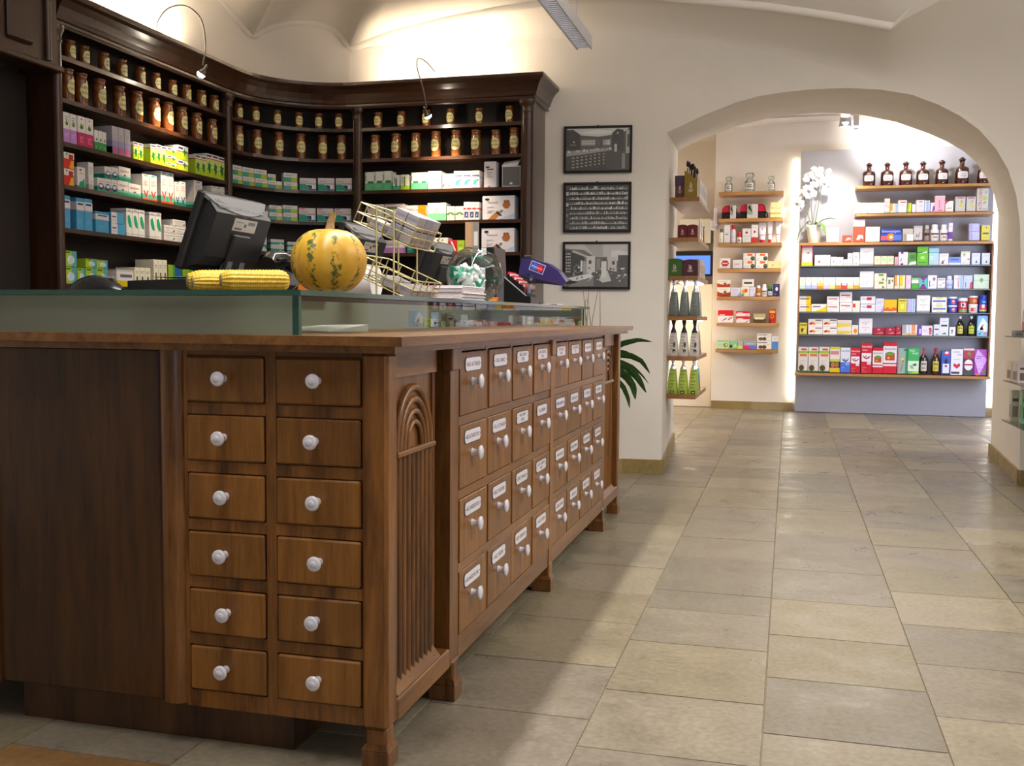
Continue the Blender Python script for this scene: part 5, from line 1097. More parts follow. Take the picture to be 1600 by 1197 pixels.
'greenlab':'efe6d2;r .35 .62 .75 .9 6fa83c;o .72 .2 .1 .14 9a7a5a;l .1 .4 .8 1 c8c0b0','greenlab2':'eee6da;r .2 .4 .5 .8 5c9a3c;o .8 .7 .12 .14 a08060;l .2 .2 .8 1 ccc','yelw':'f0e8c0;r 0 .2 .6 1 e8cc40;l .2 .1 .9 1 bbb','pinkw':'ecd0dc;l .2 .6 .8 4 d8a0b8;r .1 .1 .3 .9 e4b8cc','green2':'e8ece8;b 0 .42 4fae3c;b .8 1 8ccc7c;b .42 .5 3a8a30','hourglass':'62b8b8;p 8a2a8c .05 1 .95 1 .5 .68;p 8a2a8c .05 0 .95 0 .7 .3 .3 .3;p 1c1838 .3 .3 .7 .3 .5 .45;o .5 .62 .14 .05 333','whiteman':'dfe4f2;o .68 .72 .16 .14 b06a80;r .15 .15 .25 .6 556;l .3 .3 .8 2 bbc','redpills':'e6e2ea;r .1 .8 .9 .86 445;p c03a58 .45 .5 .9 .6 .9 .5;p c03a58 .1 .3 .5 .38 .5 .28;b 0 .1 a8a8b8','bluepink':'dfe6f2;r .7 .1 1 .8 e0a8b8;l .15 .8 .8 2 99a','redcorner2':'b9c6ec;p c03048 .7 0 1 0 1 .55 .75 .45;r .2 .1 .3 .5 6a7a6a;l .3 .8 .7 1 e8ecf8','diamond':'c3d4bc;p 7cb86a .5 .38 .66 .6 .5 .8 .34 .6;o .5 .6 .09 .11 3f8a3a;b .57 .60 9cb494','yelend':'efeae6;r .6 0 1 1 ecc81c;r .1 .6 .85 .72 5a4a6a;l .1 .3 .6 1 d8b0a0','yelswoosh':'f0e8e0;p ecc81c 0 0 1 0 1 .9 .8 .5 .4 .2;r .1 .6 .6 .74 7a5a7a','redtitle':'eee6e6;r .1 .62 .85 .74 b05a5a;r .5 .5 .85 .55 c8a0a0;l .1 .25 .6 2 d4c4c4','redside':'ece6e2;r .05 .4 .4 .75 cc3848;r .5 0 .95 1 efe4d0','redplate':'e6e6ee;r .42 .5 .75 .88 cc2c40;r .1 .62 .38 .7 889;b 0 .06 a0b0d0','lavw':'dcdaea;p a8a0dc .6 0 1 0 1 .5;l .15 .75 .85 2 aab','yelwave':'ecc020;p e06820 0 .25 .25 .4 .5 .25 .75 .4 1 .3 1 .12 0 .05;p f4e4c4 0 0 1 0 1 .12 .5 .08 0 .1','yelframe':'e2d040;r .2 .15 .8 .7 cfc83c;r .28 .22 .72 .62 e8e060;r .15 .8 .85 .9 8a8a3a','limecap':'e6e8e2;r .3 .8 .7 1 cfdc5c;r .08 .4 .92 .62 6a68b4;r .3 .1 .7 .25 cfdc5c','yelnut':'dccc48;r .1 .75 .9 .85 555a2a;o .4 .35 .2 .18 6a4a24;o .65 .28 .15 .1 ece0b0','fan':'f0e8e2;p c03020 .05 .25 .12 .5 .3 .62 .3 .3;p e88a28 .3 .3 .3 .62 .48 .5 .52 .25;r .5 .78 .95 .9 444;l .5 .5 .9 2 c8b8b0','gold':'efe6d8;p e0c840 0 .05 1 .2 1 .42 0 .5;b .5 .56 c8b090;l .1 .75 .9 1 a8a0b0','orangefruit':'f0e6da;o .55 .4 .3 .26 ec8a20;l .2 .82 .8 1 a89','crimson':'a81c34;o .5 .78 .12 .1 e0a0a8;p e8d8d8 .15 .2 .85 .35 .85 .25;r .3 .5 .7 .6 c84858','greyfoot':'a5a8b4;r .6 0 1 1 dcdce0;b 0 .2 c8b88a','orangestripe':'dfdce0;r .3 0 .75 1 e8905a;b 0 .16 c8a870;r .36 .3 .7 .4 f0b890','purp':'7a4ab0;r .5 .2 1 .8 e0d4f0','cone':'e4def0;p c05a4a .7 .1 .9 .1 .95 .6 .68 .6;o .78 .7 .14 .12 b02840;l .1 .6 .55 3 a8a0c0','whiteline':'dcdfe8;r .15 .52 .85 .62 334;l .2 .8 .8 1 aab;p 5a7a5a .2 .08 .8 .08 .6 .2','whitecode':'dfe2ee;r .3 .3 .6 .7 556;r .35 .4 .55 .5 dfe2ee','skyfig':'7fb6e4;p dcecf8 0 .3 .5 .9 1 .6 1 .2;p b03848 .2 .3 .4 .5 .6 .3 .5 .55 .7 .6;p 2f6a4a .1 .1 .4 .2 .3 .05;o .75 .12 .15 .06 d87848','limeband':'dcd8d2;b .74 .84 8fc03c;r .3 .86 .85 .94 d05a4a;r .15 .62 .9 .72 e07050;o .35 .16 .28 .12 5a4620;b 0 .05 2f7a4a;l .2 .45 .7 3 c4c0ba','nuts':'e4dcd0;b .9 1 d8c840;r .05 .7 .9 .84 c8888c;b .42 .52 b8c850;r 0 .18 1 .42 3a2414;o .3 .3 .22 .11 b07848;o .7 .3 .22 .11 a86a3c;b 0 .17 e0c020','smileblue':'dce0ec;b 0 .42 4a76d8;t .08 .84 .075 2a3a8a biovital;p 3a3a8a .1 .62 .25 .48 .5 .42 .75 .48 .9 .62 .75 .54 .5 .48 .25 .54;o .45 .54 .06 .025 222;r .5 .3 .9 .4 8aa8e8;l .1 .2 .4 2 8aa8e8','smilered':'c81c34;t .08 .84 .08 f4e8e8 biovital;t .08 .74 .05 f4e8e8 classic;r .05 .38 .92 .66 ece6ec;p b03048 .12 .6 .25 .5 .5 .45 .75 .5 .88 .6 .75 .56 .5 .5 .25 .56;o .45 .56 .06 .025 222;r .55 .28 .9 .38 dcd0dc;l .1 .18 .5 3 e0707c','fruitred':'c81c34;b .34 .88 e4e0e4;r .15 .42 .85 .66 b84828;o .5 .64 .32 .06 5a9a3a;o .4 .5 .1 .04 e0a040;t .1 .76 .07 333c3a Buerlecithin;b .24 .30 ecd8dc','greygreen':'8fb0a4;r .78 0 1 1 3c8a5c;p c84050 .3 .1 .38 .1 .65 .55 .58 .55;o .5 .58 .2 .05 d8cc50;r 0 .05 .12 .95 b8707c;r .6 .9 .95 .96 3a5a5a','greenleaf':'3fae5c;t .12 .86 .07 e4f4e4 TEES;t .35 .76 .07 e4f4e4 MINZE;r 0 .1 1 .5 d6e8d4;p 3f6a3a .4 .36 .7 .42 .85 .34 .6 .3;p 8ab88a .15 .3 .4 .36 .6 .2 .3 .2;p a8d83c 0 .02 1 .12 1 .02','bluebottle':'3458b8;p c83048 .1 .82 .6 1 1 1 .8 .8;o .55 .92 .2 .05 f0eef4;p 181418 .3 .4 .38 .62 .5 .7 .62 .62 .7 .4;r .15 .04 .85 .46 dce0f0;o .5 .36 .14 .05 8a2a4a;r .1 0 .9 .06 222','heart':'e2e2ea;t .12 .86 .05 667 CARDIO;r .55 .76 .9 .80 a8a8b0;p c01c34 .22 .44 .38 .44 .5 .38 .62 .44 .78 .44 .78 .34 .5 .24 .22 .34;r .05 .04 .75 .12 333;l .2 .6 .8 1 c4c4cc','medallion':'4a2c48;b .93 1 d8c8cc;r 0 .62 1 .93 a82838;p 5a8a3a .3 .8 .6 .9 .7 .7;o .5 .38 .40 .21 e6e2ea;r .1 .36 .9 .42 a82838;o .5 .06 .5 .08 3a4a3a','purpdiamond':'a83cb0;p cfa0e8 .25 1 0 .62 .4 0 1 .6;l .15 .72 .7 2 6a3a8a;l .2 .45 .7 3 e0c4f0;p 5a8a4a .6 .12 .95 .26 .9 0;o .3 .03 .2 .04 c87848',
'cream':'f0e6a0;o .3 .62 .08 .05 777040;o .7 .62 .08 .05 777040;b .22 .32 e0a040;b 0 .06 e8d878','whiteline2':W_+';r .2 .45 .7 .5 556;l .2 .6 .8 1 bbb','whiteplain':W_+';l .2 .6 .8 1 c8c4c4','redseal':W_+';o .5 .48 .15 .15 a02038;l .2 .85 .8 1 ccc','redsealfoot':W_+';o .5 .6 .15 .075 a02038;b 0 .30 cc3838;l .2 .85 .8 1 ccc','hexa':'efe9e4;p c02828 .12 .5 .3 .78 .7 .78 .88 .5 .7 .22 .3 .22;r .25 .44 .75 .56 f0c8c8;o .08 .85 .05 .05 8a8a40','bulb':'ece8e2;r .35 .62 .8 .92 ec6a28;o .82 .28 .18 .3 3a3424;p 5a7a3a .65 .3 .95 .5 .9 .2;l .08 .7 .3 1 999;l .08 .25 .5 2 aaa','paleye':'f0dca0;o .35 .45 .12 .2 e8e0d0;o .35 .45 .08 .14 d8a060','redwave':'efe8dc;p b83a1c 0 0 1 0 1 .5 .75 .38 .5 .34 .25 .4 0 .55;o .6 .48 .12 .16 5a7a2a;l .2 .78 .8 1 a88','veg':'ece8e0;o .3 .5 .25 .24 e8a040;o .6 .6 .2 .2 d85a30;o .7 .2 .25 .14 e8e4d8;o .2 .15 .2 .12 4fae5a;b .8 1 e8e4dc','cardp':'ece6e0;r .15 .35 .85 .6 333;b .9 1 ddd','navy':'2c3060;o .55 .6 .2 .16 e8e8f0;l .2 .85 .8 1 889;r .2 .15 .5 .22 8890c0','redtop':'ece8e8;b .55 1 d8202c;p 889 .2 .1 .6 .3 .5 .4;p c02030 .65 .28 .95 .5 .95 .42 .7 .2;r .1 .58 .45 .66 f4d8d8','redtop2':'ece8e8;b .55 1 d8202c;p c02030 .65 .12 .95 .4 .95 .3 .7 .05;r .1 .6 .5 .72 f4d8d8;l .15 .25 .5 1 aaa','olive':'b8ac7c;b 0 .45 4a4224;r .12 .36 .88 .56 e4dcc0;b .92 1 8a8050','redgold':'b8280c;r .1 .72 .9 .9 e8b040;o .5 .48 .26 .15 e8a030;o .5 .48 .17 .10 b8280c;p 5a1a08 0 0 .4 0 0 .4','palegrn':'b8d8b0;r .05 .8 .95 .88 7a8a80;o .72 .4 .2 .24 7a9a2a;o .78 .4 .08 .1 e0dc90;l .1 .5 .5 2 8ab090','grn3':'8fc490;o .2 .3 .18 .22 2f3a2a;p c8e0b0 .4 .2 .9 .3 .8 .6;o .6 .88 .05 .04 c05050','yelgrn':'b8b0a8;b 0 .35 d4d47c;p 8ac070 0 .35 .4 .35 0 .9;o .5 .88 .06 .04 c07050','greymag':'9aa0b0;r 0 0 .48 .4 d03878;r .48 0 1 .4 6a70c8;r .2 .55 .85 .68 c4c8d4','berries':'ece6dc;o .25 .25 .16 .22 6a4a2c;o .5 .25 .16 .22 5a4024;r .05 .75 .7 .83 556;l .4 .55 .9 2 bbb','blue3':'e6e8ee;b 0 .6 5a92d8;l .2 .8 .8 1 99a'}
for k,c in (('mint','b8e0c4'),('lavblue','b4b8e8'),('lilac','d8b8e8'),('lime','d4e88c'),('org','f08a38'),('red','e84848'),('sand','e0c890'),('org2','eca030')):
    DS['tea_'+k]='f0e8dc;b 0 .46 %s;r .1 .3 .9 .42 ffffff;o .5 .66 .14 .08 c8d8a8;l .2 .86 .8 1 d8d0c4'%c
DS['tea_ory']='f0e8dc;b 0 .24 f0903c;b .24 .5 f0d050;o .5 .62 .16 .1 f0d050;l .2 .86 .8 1 d8d0c4'
def ops(s):
    parts=s.split(';'); return parts[0],parts[1:]
def carton(w,h,d,des):
    base,op=ops(DS[des]); b=MB(); b.cbox(-w/2,w/2,0,d,0,h,min(.0012,w*.03),base); e=.0004; k=1
    P=lambda u,v,q:(-w/2+u*w,-e*q,v*h)
    for o in op:
        t=o.split(' '); c=t[0]
        if c=='b':
            v0,v1,col=float(t[1]),float(t[2]),t[3]; q=e*(1+.3*k); z0,z1=v0*h,v1*h
            b.quad((-w/2,-q,z0),(w/2,-q,z0),(w/2,-q,z1),(-w/2,-q,z1),col)
            b.quad((-w/2-e,d,z0),(-w/2-e,0,z0),(-w/2-e,0,z1),(-w/2-e,d,z1),col); b.quad((w/2+e,0,z0),(w/2+e,d,z0),(w/2+e,d,z1),(w/2+e,0,z1),col)
            if v1>=1: b.quad((-w/2,0,h+e),(w/2,0,h+e),(w/2,d,h+e),(-w/2,d,h+e),col)
        elif c=='r':
            u0,v0,u1,v1=map(float,t[1:5]); b.quad(P(u0,v0,1+.3*k),P(u1,v0,1+.3*k),P(u1,v1,1+.3*k),P(u0,v1,1+.3*k),t[5])
        elif c=='o':
            u,v,ru,rv=map(float,t[1:5]); b.add([P(u+ru*math.cos(2*PI*i/12),v+rv*math.sin(2*PI*i/12),1+.3*k) for i in range(12)],[list(range(12))],t[5])
        elif c=='p':
            f=list(map(float,t[2:])); pts=[P(f[i],f[i+1],1+.3*k) for i in range(0,len(f),2)]; b.add(pts,[list(range(len(pts)))],t[1])
            # keep winding facing outwards
            ar=sum(f[i]*f[(i+3)%len(f)]-f[(i+2)%len(f)]*f[i+1] for i in range(0,len(f),2))
            if ar<0: b.f[-1]=b.f[-1][::-1]
        elif c=='l':
            u0,v0,u1=map(float,t[1:4]); n=int(t[4])
            for i in range(n):
                v=v0-.075*i; uu=u1-(.18*(i%2)); b.quad(P(u0,v-.014,1+.3*k),P(uu,v-.014,1+.3*k),P(uu,v+.014,1+.3*k),P(u0,v+.014,1+.3*k),t[5])
        elif c=='t':
            u,v,hh=map(float,t[1:4]); text(b,' '.join(t[5:]),u*w,v*h,hh*h,t[4],lambda x,y:(-w/2+x,-e*(1.5+.3*k),y),wmax=w*(.94-u))
        elif c=='V':
            u,v,hh=map(float,t[1:4]); vs_,fs_,tw,th=textdata(' '.join(t[5:])); L_=h*.88; k1=L_/tw; k2=hh*w/th
            b.add([(-w/2+u*w+hh*w-q[1]*k2,-e*(1.5+.3*k),v*h+q[0]*k1) for q in vs_],fs_,t[4])
        k+=1
    return b
def lab(t,b,w,h,zl,zh,r,spec,ang=1.0):
    """wrap printed patches on a round body of radius r; spec: list of (u0,v0,u1,v1,col)"""
    for q,(u0,v0,u1,v1,c) in enumerate(spec):
        rr=r+.0006+.0003*q; n=max(2,int(8*(u1-u0))); P=[]
        for i in range(n+1):
            a=(u0+(u1-u0)*i/n-.5)*2*ang; P.append([(rr*math.sin(a),-rr*math.cos(a),zl+(zh-zl)*v0),(rr*math.sin(a),-rr*math.cos(a),zl+(zh-zl)*v1)])
        for p_,q_ in zip(P,P[1:]): b.add([p_[0],q_[0],q_[1],p_[1]],[[0,1,2,3]],c,0,True)
JD={'jarbrown':('8a8078','b8b0a8',[(0,0,1,.5,'8a8078'),(0,.5,1,.8,'4a2a24')]),'jarwhite':('e4e2ea','e8e6ee',[(0,.05,1,.55,'d8d4cc'),(0,.55,1,.72,'6a4038'),(.3,.2,.8,.4,'9a9490')]),'jarblue':('c4cdf0','dfe4f4',[(.05,.3,.95,.36,'6a80c8'),(.05,.45,.95,.5,'6a80c8'),(.05,.6,.95,.64,'8a98d0')]),
'bcap':('e8e4da','6a625c',[(.2,.2,.5,.4,'d8d048')]),'canred':('e4dfe8','c02838',[(.3,.45,.7,.48,'667')]),'rcap':('ece8e4','c81c30',[(.35,.3,.65,.6,'4a1a24')]),'botamber':('b8681c','f0ece4',[(0,.1,1,.6,'e8b878'),(0,.5,1,.62,'4a2414')]),'botgreen':('1c2420','2f8a38',[(0,.1,1,.75,'c8d4e0'),(.2,.3,.8,.5,'8898b0')])}
TD={'tubblue':('2c44b8','ecedf4',[(0,.05,1,.9,'3a50c4'),(.3,.2,.75,.75,'d05a58'),(.4,.5,.65,.7,'e8c8a8')]),'tubred':('b83a58','ecedf4',[(0,.03,1,.3,'8aa050'),(0,.3,1,.95,'b83a58'),(.25,.5,.75,.85,'e8e0dc'),(.35,.55,.6,.8,'5a2a2a')]),'tubwhite':('e4e4e4','eef0f2',[(.2,.2,.7,.75,'c85040'),(.5,.3,.8,.6,'e8a8a0')]),'tuborange':('c84a28','eceef2',[(0,.1,1,.85,'cc5430'),(.2,.25,.6,.7,'8a8a3a'),(.5,.3,.9,.7,'e8904a')]),'canblue':('2c4ab0','2238a0',[(0,.2,1,.6,'b8485c'),(0,.12,1,.22,'c8cc4a'),(.3,.35,.65,.6,'ecd0d4'),(.35,.75,.8,.84,'6ac0d8')])}
BD={'bot_yellow':('eceaf0','c8c050',None),'bot_lime':('eceaf0','b4c828',None),'bot_slim':('a02838','cfc0b8','b83048'),'bot_red':('a02420','c8bc48','a8381c')}
def product(rec,label,group):
    bay,s0,s1,z0,z1,dep,des,_,kind=rec
    if bay=='C':
        am=(s0+s1)/2; R_=SHR+.012; w_=2*R_*math.sin(abs(s1-s0)/2); loc=(CX+R_*math.cos((s1-s0)/2)*math.cos(am),CY+R_*math.cos((s1-s0)/2)*math.sin(am),z0); rz=am-PI/2
    elif bay in('L','G'): w_=s1-s0; loc=((-SHA-.015) if bay=='L' else -1.22,(s0+s1)/2,z0); rz=PI/2
    else:
        yy={'R':SHB+.015,'P':11.69,'B':11.88}[bay[0]]; w_=s1-s0; loc=((s0+s1)/2,yy,z0); rz=0
    h=z1-z0; w_=max(w_-.0012,.008); cat='box'
    if kind in('box','boxf'):
        if kind=='boxf': loc=(loc[0],loc[1]-.05,loc[2])
        if des=='card': cat='price card'
        o=obj('price_card' if des=='card' else 'carton',carton(w_,h,min(dep,.17),des),M['carton'],None,loc,rz); return tag(o,label,cat,group)
    r=w_/2; loc=(loc[0],loc[1]+r,loc[2]); t=None
    if kind=='jar':
        body,cap,sp_=JD[des]; name={'jarbrown':'pill_jar','jarwhite':'pill_jar','canred':'spray_can','rcap':'cream_pot'}.get(des,'pill_bottle')
        t=thing(name,label,'bottle' if 'bot' in name else 'jar' if 'jar' in name or 'pot' in name else 'can',loc,rz,group)
        hs=.74 if des!='rcap' else .55; b=MB(); b.lathe([(r*.95,0),(r,h*.02),(r,h*(hs-.08)),(r*.7,h*hs),(r*.62,h*(hs+.04))],16,body)
        lab(t,b,w_,h,h*.05,h*(hs-.1),r,sp_); obj('body',b,M['plastic'],t)
        b=MB(); rc=r*(.72 if des!='rcap' else .98); b.lathe([(rc,h*(hs+.02)),(rc,h*.97),(rc*.92,h)],16,cap); obj('cap',b,M['plastic'],t)
    elif kind=='tub':
        body,cap,sp_=TD[des]; t=thing('supplement_tub',label,'tub',loc,rz,group)
        b=MB(); b.lathe([(r*.92,0),(r*.95,h*.03),(r*.95,h*.78),(r*.9,h*.8)],18,body); lab(t,b,w_,h,0,h*.78,r*.95,sp_); obj('body',b,M['plastic'],t)
        b=MB(); b.lathe([(r,h*.79),(r,h*.97),(r*.95,h)],18,cap); obj('lid',b,M['plastic'],t)
    elif kind=='tube':
        t=thing('cream_tube',label,'tube',loc,rz,group); b=MB(); P=[]
        foot='c82030' if des!='tuber2' else 'e4dcdc'
        b.lathe([(r*.62,0),(r*.62,h*.14)],14,foot); obj('cap',b,M['plastic'],t)
        b=MB(); rows=[]
        for k in range(7):
            u=k/6; rows.append([(r*(.66+.34*u)*math.cos(2*PI*i/14),r*.62*(1-u*.93)*math.sin(2*PI*i/14),h*(.14+.86*u)) for i in range(15)])
        b.grid(rows,'ece8ea',flip=True); yy=-r*.56
        b.add([(r*.16*math.cos(2*PI*i/10),-r*.62*(1-.62*.93)-.002,h*.67+r*.16*math.sin(2*PI*i/10)) for i in range(10)],[list(range(10))],'b02038')
        b.quad((-r*.7,-r*.5,h*.36),(r*.7,-r*.5,h*.36),(r*.7,-r*.5,h*.39),(-r*.7,-r*.5,h*.39),'d04858'); obj('body',b,M['plastic'],t)
    elif kind=='bottle':
        cap,lc,band=BD[des]; t=thing('tonic_bottle',label,'bottle',loc,rz,group); slim=des=='bot_slim'
        b=MB(); rb=r*.92
        pr=[(rb*.95,0),(rb,h*.02),(rb,h*.52),(rb*.9,h*.60),(rb*.55,h*.72),(rb*.30,h*.80),(rb*.27,h*.90)] if not slim else [(rb*.95,0),(rb,h*.02),(rb,h*.55),(rb*.85,h*.66),(rb*.4,h*.74),(rb*.2,h*.82),(rb*.18,h*.98)]
        b.lathe(pr,18); obj('body',b,M['amber'] if des=='bot_red' else M['darkglass'],t)
        b=MB(); b.lathe([(rb*.36 if not slim else rb*.22,h*.87 if not slim else h*.96),(rb*.36 if not slim else rb*.22,h*.995),(rb*.3 if not slim else rb*.2,h)],14,cap); obj('cap',b,M['plastic'],t)
        b=MB(); lab(t,b,w_,h,h*.12,h*.50,rb,[(.14,0,.86,1,lc),(.25,.65,.75,.78,'55502a'),(.25,.25,.7,.35,'8a8450')]); obj('label',b,M['plastic'],t)
        if band: 
            b=MB(); b.lathe([(rb*.42,h*.72),(rb*.34,h*.80),(rb*.28,h*.88)] if not slim else [(rb*.43,h*.745),(rb*.23,h*.82),(rb*.2,h*.96)],14,band,cap=False); obj('neck_band',b,M['plastic'],t)
    return t
where={'L':'left bay','C':'curved bay','R':'right bay','G':'glass case'}
lev={2:'second',3:'third',4:'fourth',5:'fifth',6:'sixth',7:'seventh',8:'eighth'}
def shelfname(r):
    bay=r[0]
    if bay in 'LCR':
        z=r[3]; n='third' if z>1.84 else 'fourth' if z>1.63 else 'fifth' if z>1.42 else 'bottom'
        base=min((1.885,1.872,1.677,1.669,1.468,1.455,1.195),key=lambda q:(q>z+.02,z-q))
        return (bay,base),n+' shelf of '+where[bay]
    if bay=='G': return ('G',0),'glass counter case'
    n=int(bay[1]); return (bay,0),{'P':'%s shelf of grey panel','B':'%s shelf beside panel'}[bay[0]]%({2:'second',3:'third',4:'fourth',5:'fifth',6:'sixth',7:'seventh',8:'bottom'}[n] if bay[0]=='P' else {2:'second',3:'third',4:'fourth',5:'fifth',6:'sixth',7:'bottom'}[n])
groups={}
for r in ITEMS: groups.setdefault(shelfname(r)[0],[]).append(r)
seen={}
for key,rs in groups.items():
    sg=-1 if key[0]=='C' else 1
    rs.sort(key=lambda r:(sg*(r[1]+r[2])/2,r[3])); col=0; end=-1e9
    for r in rs:
        a,b_=sorted((sg*r[1],sg*r[2]))
        if (a+b_)/2>end: col+=1; end=b_
        else: end=max(end,b_) if b_-a<.0 else end
        nm=shelfname(r)[1]; lb='%s, %s along %s'%(r[7],ORD[col],nm)
        product(r,lb,'packages on the '+nm)
# ------------------------------------------------------------------ grey wall unit in the back room
UO=(1.08,11.95,0)
unit=thing('display_wall_unit','grey lacquered display wall unit with oak frame and glass shelves, back room','display unit',UO)
up=lambda n,mb,m: wobj(n,mb,m,unit,UO)
b=MB(); b.cbox(.085,2.072,11.95,11.985,.003,2.915,.003); up('back_panel',b,M['panel'])
b=MB(); b.box(.3,1.9,11.985,12.08,.1,2.6); up('spacer',b,M['panel'])
for z,x0,x1 in ((2.475,.665,2.02),(2.180,.665,2.03),(1.876,.09,2.04)):
    b=MB(); b.cbox(x0,x1,11.64,11.95,z-.028,z,.002); up('wood_shelf',b,M['oak'])
b=MB(); b.cbox(.072,2.055,11.63,11.95,.430,.458,.002); up('wood_shelf',b,M['oak'])
for x0,x1,z0 in ((.085,.102,.75),(2.028,2.045,.458)):
    b=MB(); b.box(x0,x1,11.64,11.95,z0,1.848); up('frame_side',b,M['oaky'])
for z in (1.625,1.372,1.120,.874):
    b=MB(); b.box(.103,2.027,11.65,11.945,z-.006,z+.004); up('glass_shelf',b,M['caseback'])
for x,nm in ((.035,'left'),(2.125,'right')):
    b=MB(); b.lathe([(.012,.12),(.012,2.85)],10,ctr=(x,12.06,0)); s_=obj('light_strip',b,M['ledstrip']); tag(s_,'upright glowing light strip behind the %s edge of the grey unit'%nm,'lamp')
# brown apothecary bottles
def stop_bottle(h,r,mt):
    b=MB(); b.lathe([(r*.96,0),(r,h*.02),(r,h*.56),(r*.93,h*.62),(r*.6,h*.67),(r*.36,h*.71),(r*.33,h*.84),(r*.52,h*.88)],20); return b.mesh('bottle_body',[mt])
btm=stop_bottle(.265,.067,M['amber'])
b=MB(); b.lathe([(.020,.225),(.020,.238),(.034,.240),(.036,.248),(.020,.256),(.022,.262),(.014,.266)],16); stm=b.mesh('stopper',[M['amber']])
bl=[('AQ.','CALCIS'),('TINCT.','AMARA'),('SPIR.','CAMPHOR.'),('AETHER','ACETIC.'),('OL.','LINI'),('TINCT.','VALER.'),('SPIR.','VINI')]
for n,(x,h) in enumerate(BOTTLES):
    t=thing('stoppered_bottle','brown stoppered bottle with white label, %s along the topmost oak shelf'%ORD[n+1],'bottle',(x,11.79,2.4755),random.uniform(-.1,.1),'brown stoppered bottles on the topmost oak shelf'); k=h/.265; t.scale=(1 if n!=5 else 1.06,1 if n!=5 else 1.06,k)
    bb_=link('bottle_body',btm,t); link('stopper',stm,t)
    q=MB(); r=.067
    def cyl(a,z,rr=r): return (rr*math.sin(a),-rr*math.cos(a),z)
    for hw,z0,z1,c,rr in ((.80,.058,.128,'3a302c',r+.0006),(.76,.061,.125,'e6e4e6',r+.0012)):
        N_=10; R_=[]
        for i in range(N_+1):
            a=-hw+2*hw*i/N_; e=min(1,(hw-abs(a))/.12); cut=.012*(1-math.sqrt(max(0,1-(1-e)**2))); R_.append((cyl(a,z0+cut,rr),cyl(a,z1-cut,rr)))
        for p_,q_ in zip(R_,R_[1:]): q.add([p_[0],q_[0],q_[1],p_[1]],[[0,1,2,3]],c,0,True)
    fn=lambda u,v: cyl(u/r,v,r+.0018)
    text(q,bl[n][0],0,.098,.013,'222030',fn,center=True); text(q,bl[n][1],0,.076,.013,'222030',fn,wmax=.085,center=True)
    obj('bottle_label',q,M['enamel'],bb_)
# wall shelves left of the unit
for n,z in enumerate((2.47,2.172,1.900,1.608,1.292,.997,.698)):
    b=MB(); e=random.uniform(-.004,.004); b.cbox(-.80+e,-.095-.003*n,11.84,12.1,z-.036,z,.002)
    tag(obj('wall_shelf',b,M['oak']),'oak wall shelf left of the grey unit, %s from the top'%ORD[n+1],'shelf','oak wall shelves left of the grey unit')
# clear stoppered jars
for n,(x,wd,h) in enumerate(CBOTTLES):
    r=wd/2; t=thing('glass_stopper_jar','clear glass jar with white label and stopper, %s'%('left on the top wall shelf','middle and largest on the top wall shelf','right on the top wall shelf')[n],'jar',(x,11.95,2.4705),0)
    b=MB(); b.lathe([(r*.9,0),(r,h*.03),(r,h*.52),(r*.9,h*.60),(r*.55,h*.66),(r*.52,h*.76),(r*.7,h*.79)],18,cap=False); obj('jar_body',b,M['clear'],t)
    b=MB(); b.lathe([(r*.5,h*.70),(r*.5,h*.79),(r*.78,h*.82),(r*.85,h*.9),(r*.8,h),(r*.1,h)],16,cap=False); obj('stopper',b,M['clear'],t)
    b=MB(); lab(t,b,wd,h,h*.12,h*.50,r,[(.05,0,.95,1,'555555'),(.08,.05,.92,.95,'e8e6e0'),(.25,.6,.75,.7,'333333'),(.2,.35,.8,.45,'333333')],.9); obj('jar_label',b,M['enamel'],t)
# red and black pouches on the second wall shelf
def pouch(x0,x1,ytop,label,strap):
    xm=(x0+x1)/2; w_=x1-x0; h=ytop; t=thing('first_aid_pouch',label,'pouch',(xm,11.95,2.1725))
    def bag(z0,z1,c,nm):
        b=MB(); rows=[]; cr=.055
        for (y,s) in ((-.06,.93),(-.075,1),(.05,1),(.06,.93)):
            P=[]; W=w_/2*s
            for a in range(0,91,15): P.append((W-cr+cr*math.cos(math.radians(a)),h-cr+cr*math.sin(math.radians(a))))
            for a in range(90,181,15): P.append((-W+cr+cr*math.cos(math.radians(a)),h-cr+cr*math.sin(math.radians(a))))
            P=[(W,0)]+P+[(-W,0)]; P=[(p[0],min(max(p[1],z0),z1)) for p in P]; rows.append([(p[0],y,p[1]) for p in P]+[(P[0][0],y,P[0][1])])
        b.grid(rows,c,sm=False); n=len(rows[0]); b.add(rows[0],[list(range(n-1))],c); b.add(rows[-1],[list(range(n-1))[::-1]],c); obj(nm,b,M['fabric'],t)
    bag(0,h*.48,'191518','lower_body'); bag(h*.48,h,'c01c38','upper_body')
    b=MB(); s0,s1=strap; b.box(w_*s0,w_*s1,-.079,-.074,0.002,h+.003,'d8d4d0'); b.box(w_*s0,w_*s1,-.079,.05,h+.001,h+.003,'d8d4d0')
    b.add([(w_*s0,-.080,h*.3),(w_*(s0+s1)/2,-.080,h*.25),(w_*(s0+(s1-s0)*.45),-.080,h),(w_*s0,-.080,h)],[[0,1,2,3]],'9cae94'); b.add([(w_*(s0+.02),-.081,h*.75),(w_*(s0+s1)/2,-.081,h*.4),(w_*(s0+.1),-.081,h*.98)],[[0,1,2]],'2a2a26'); obj('paper_sleeve',b,M['print'],t)
    b=MB(); b.tube([(w_/2-.005,-.05,h*.5),(w_/2+.02,-.055,h*.35),(w_/2+.022,-.055,h*.12),(w_/2+.004,-.05,h*.05)],.008,6,'1c181a'); obj('zip_pull',b,M['plastic'],t)
pouch(-.765,-.60,.150,'red and black first aid pouch, left one with narrow sleeve',(.05,.45)); pouch(-.565,-.285,.160,'red and black first aid pouch, right one with wide pale sleeve',(-.22,.20))
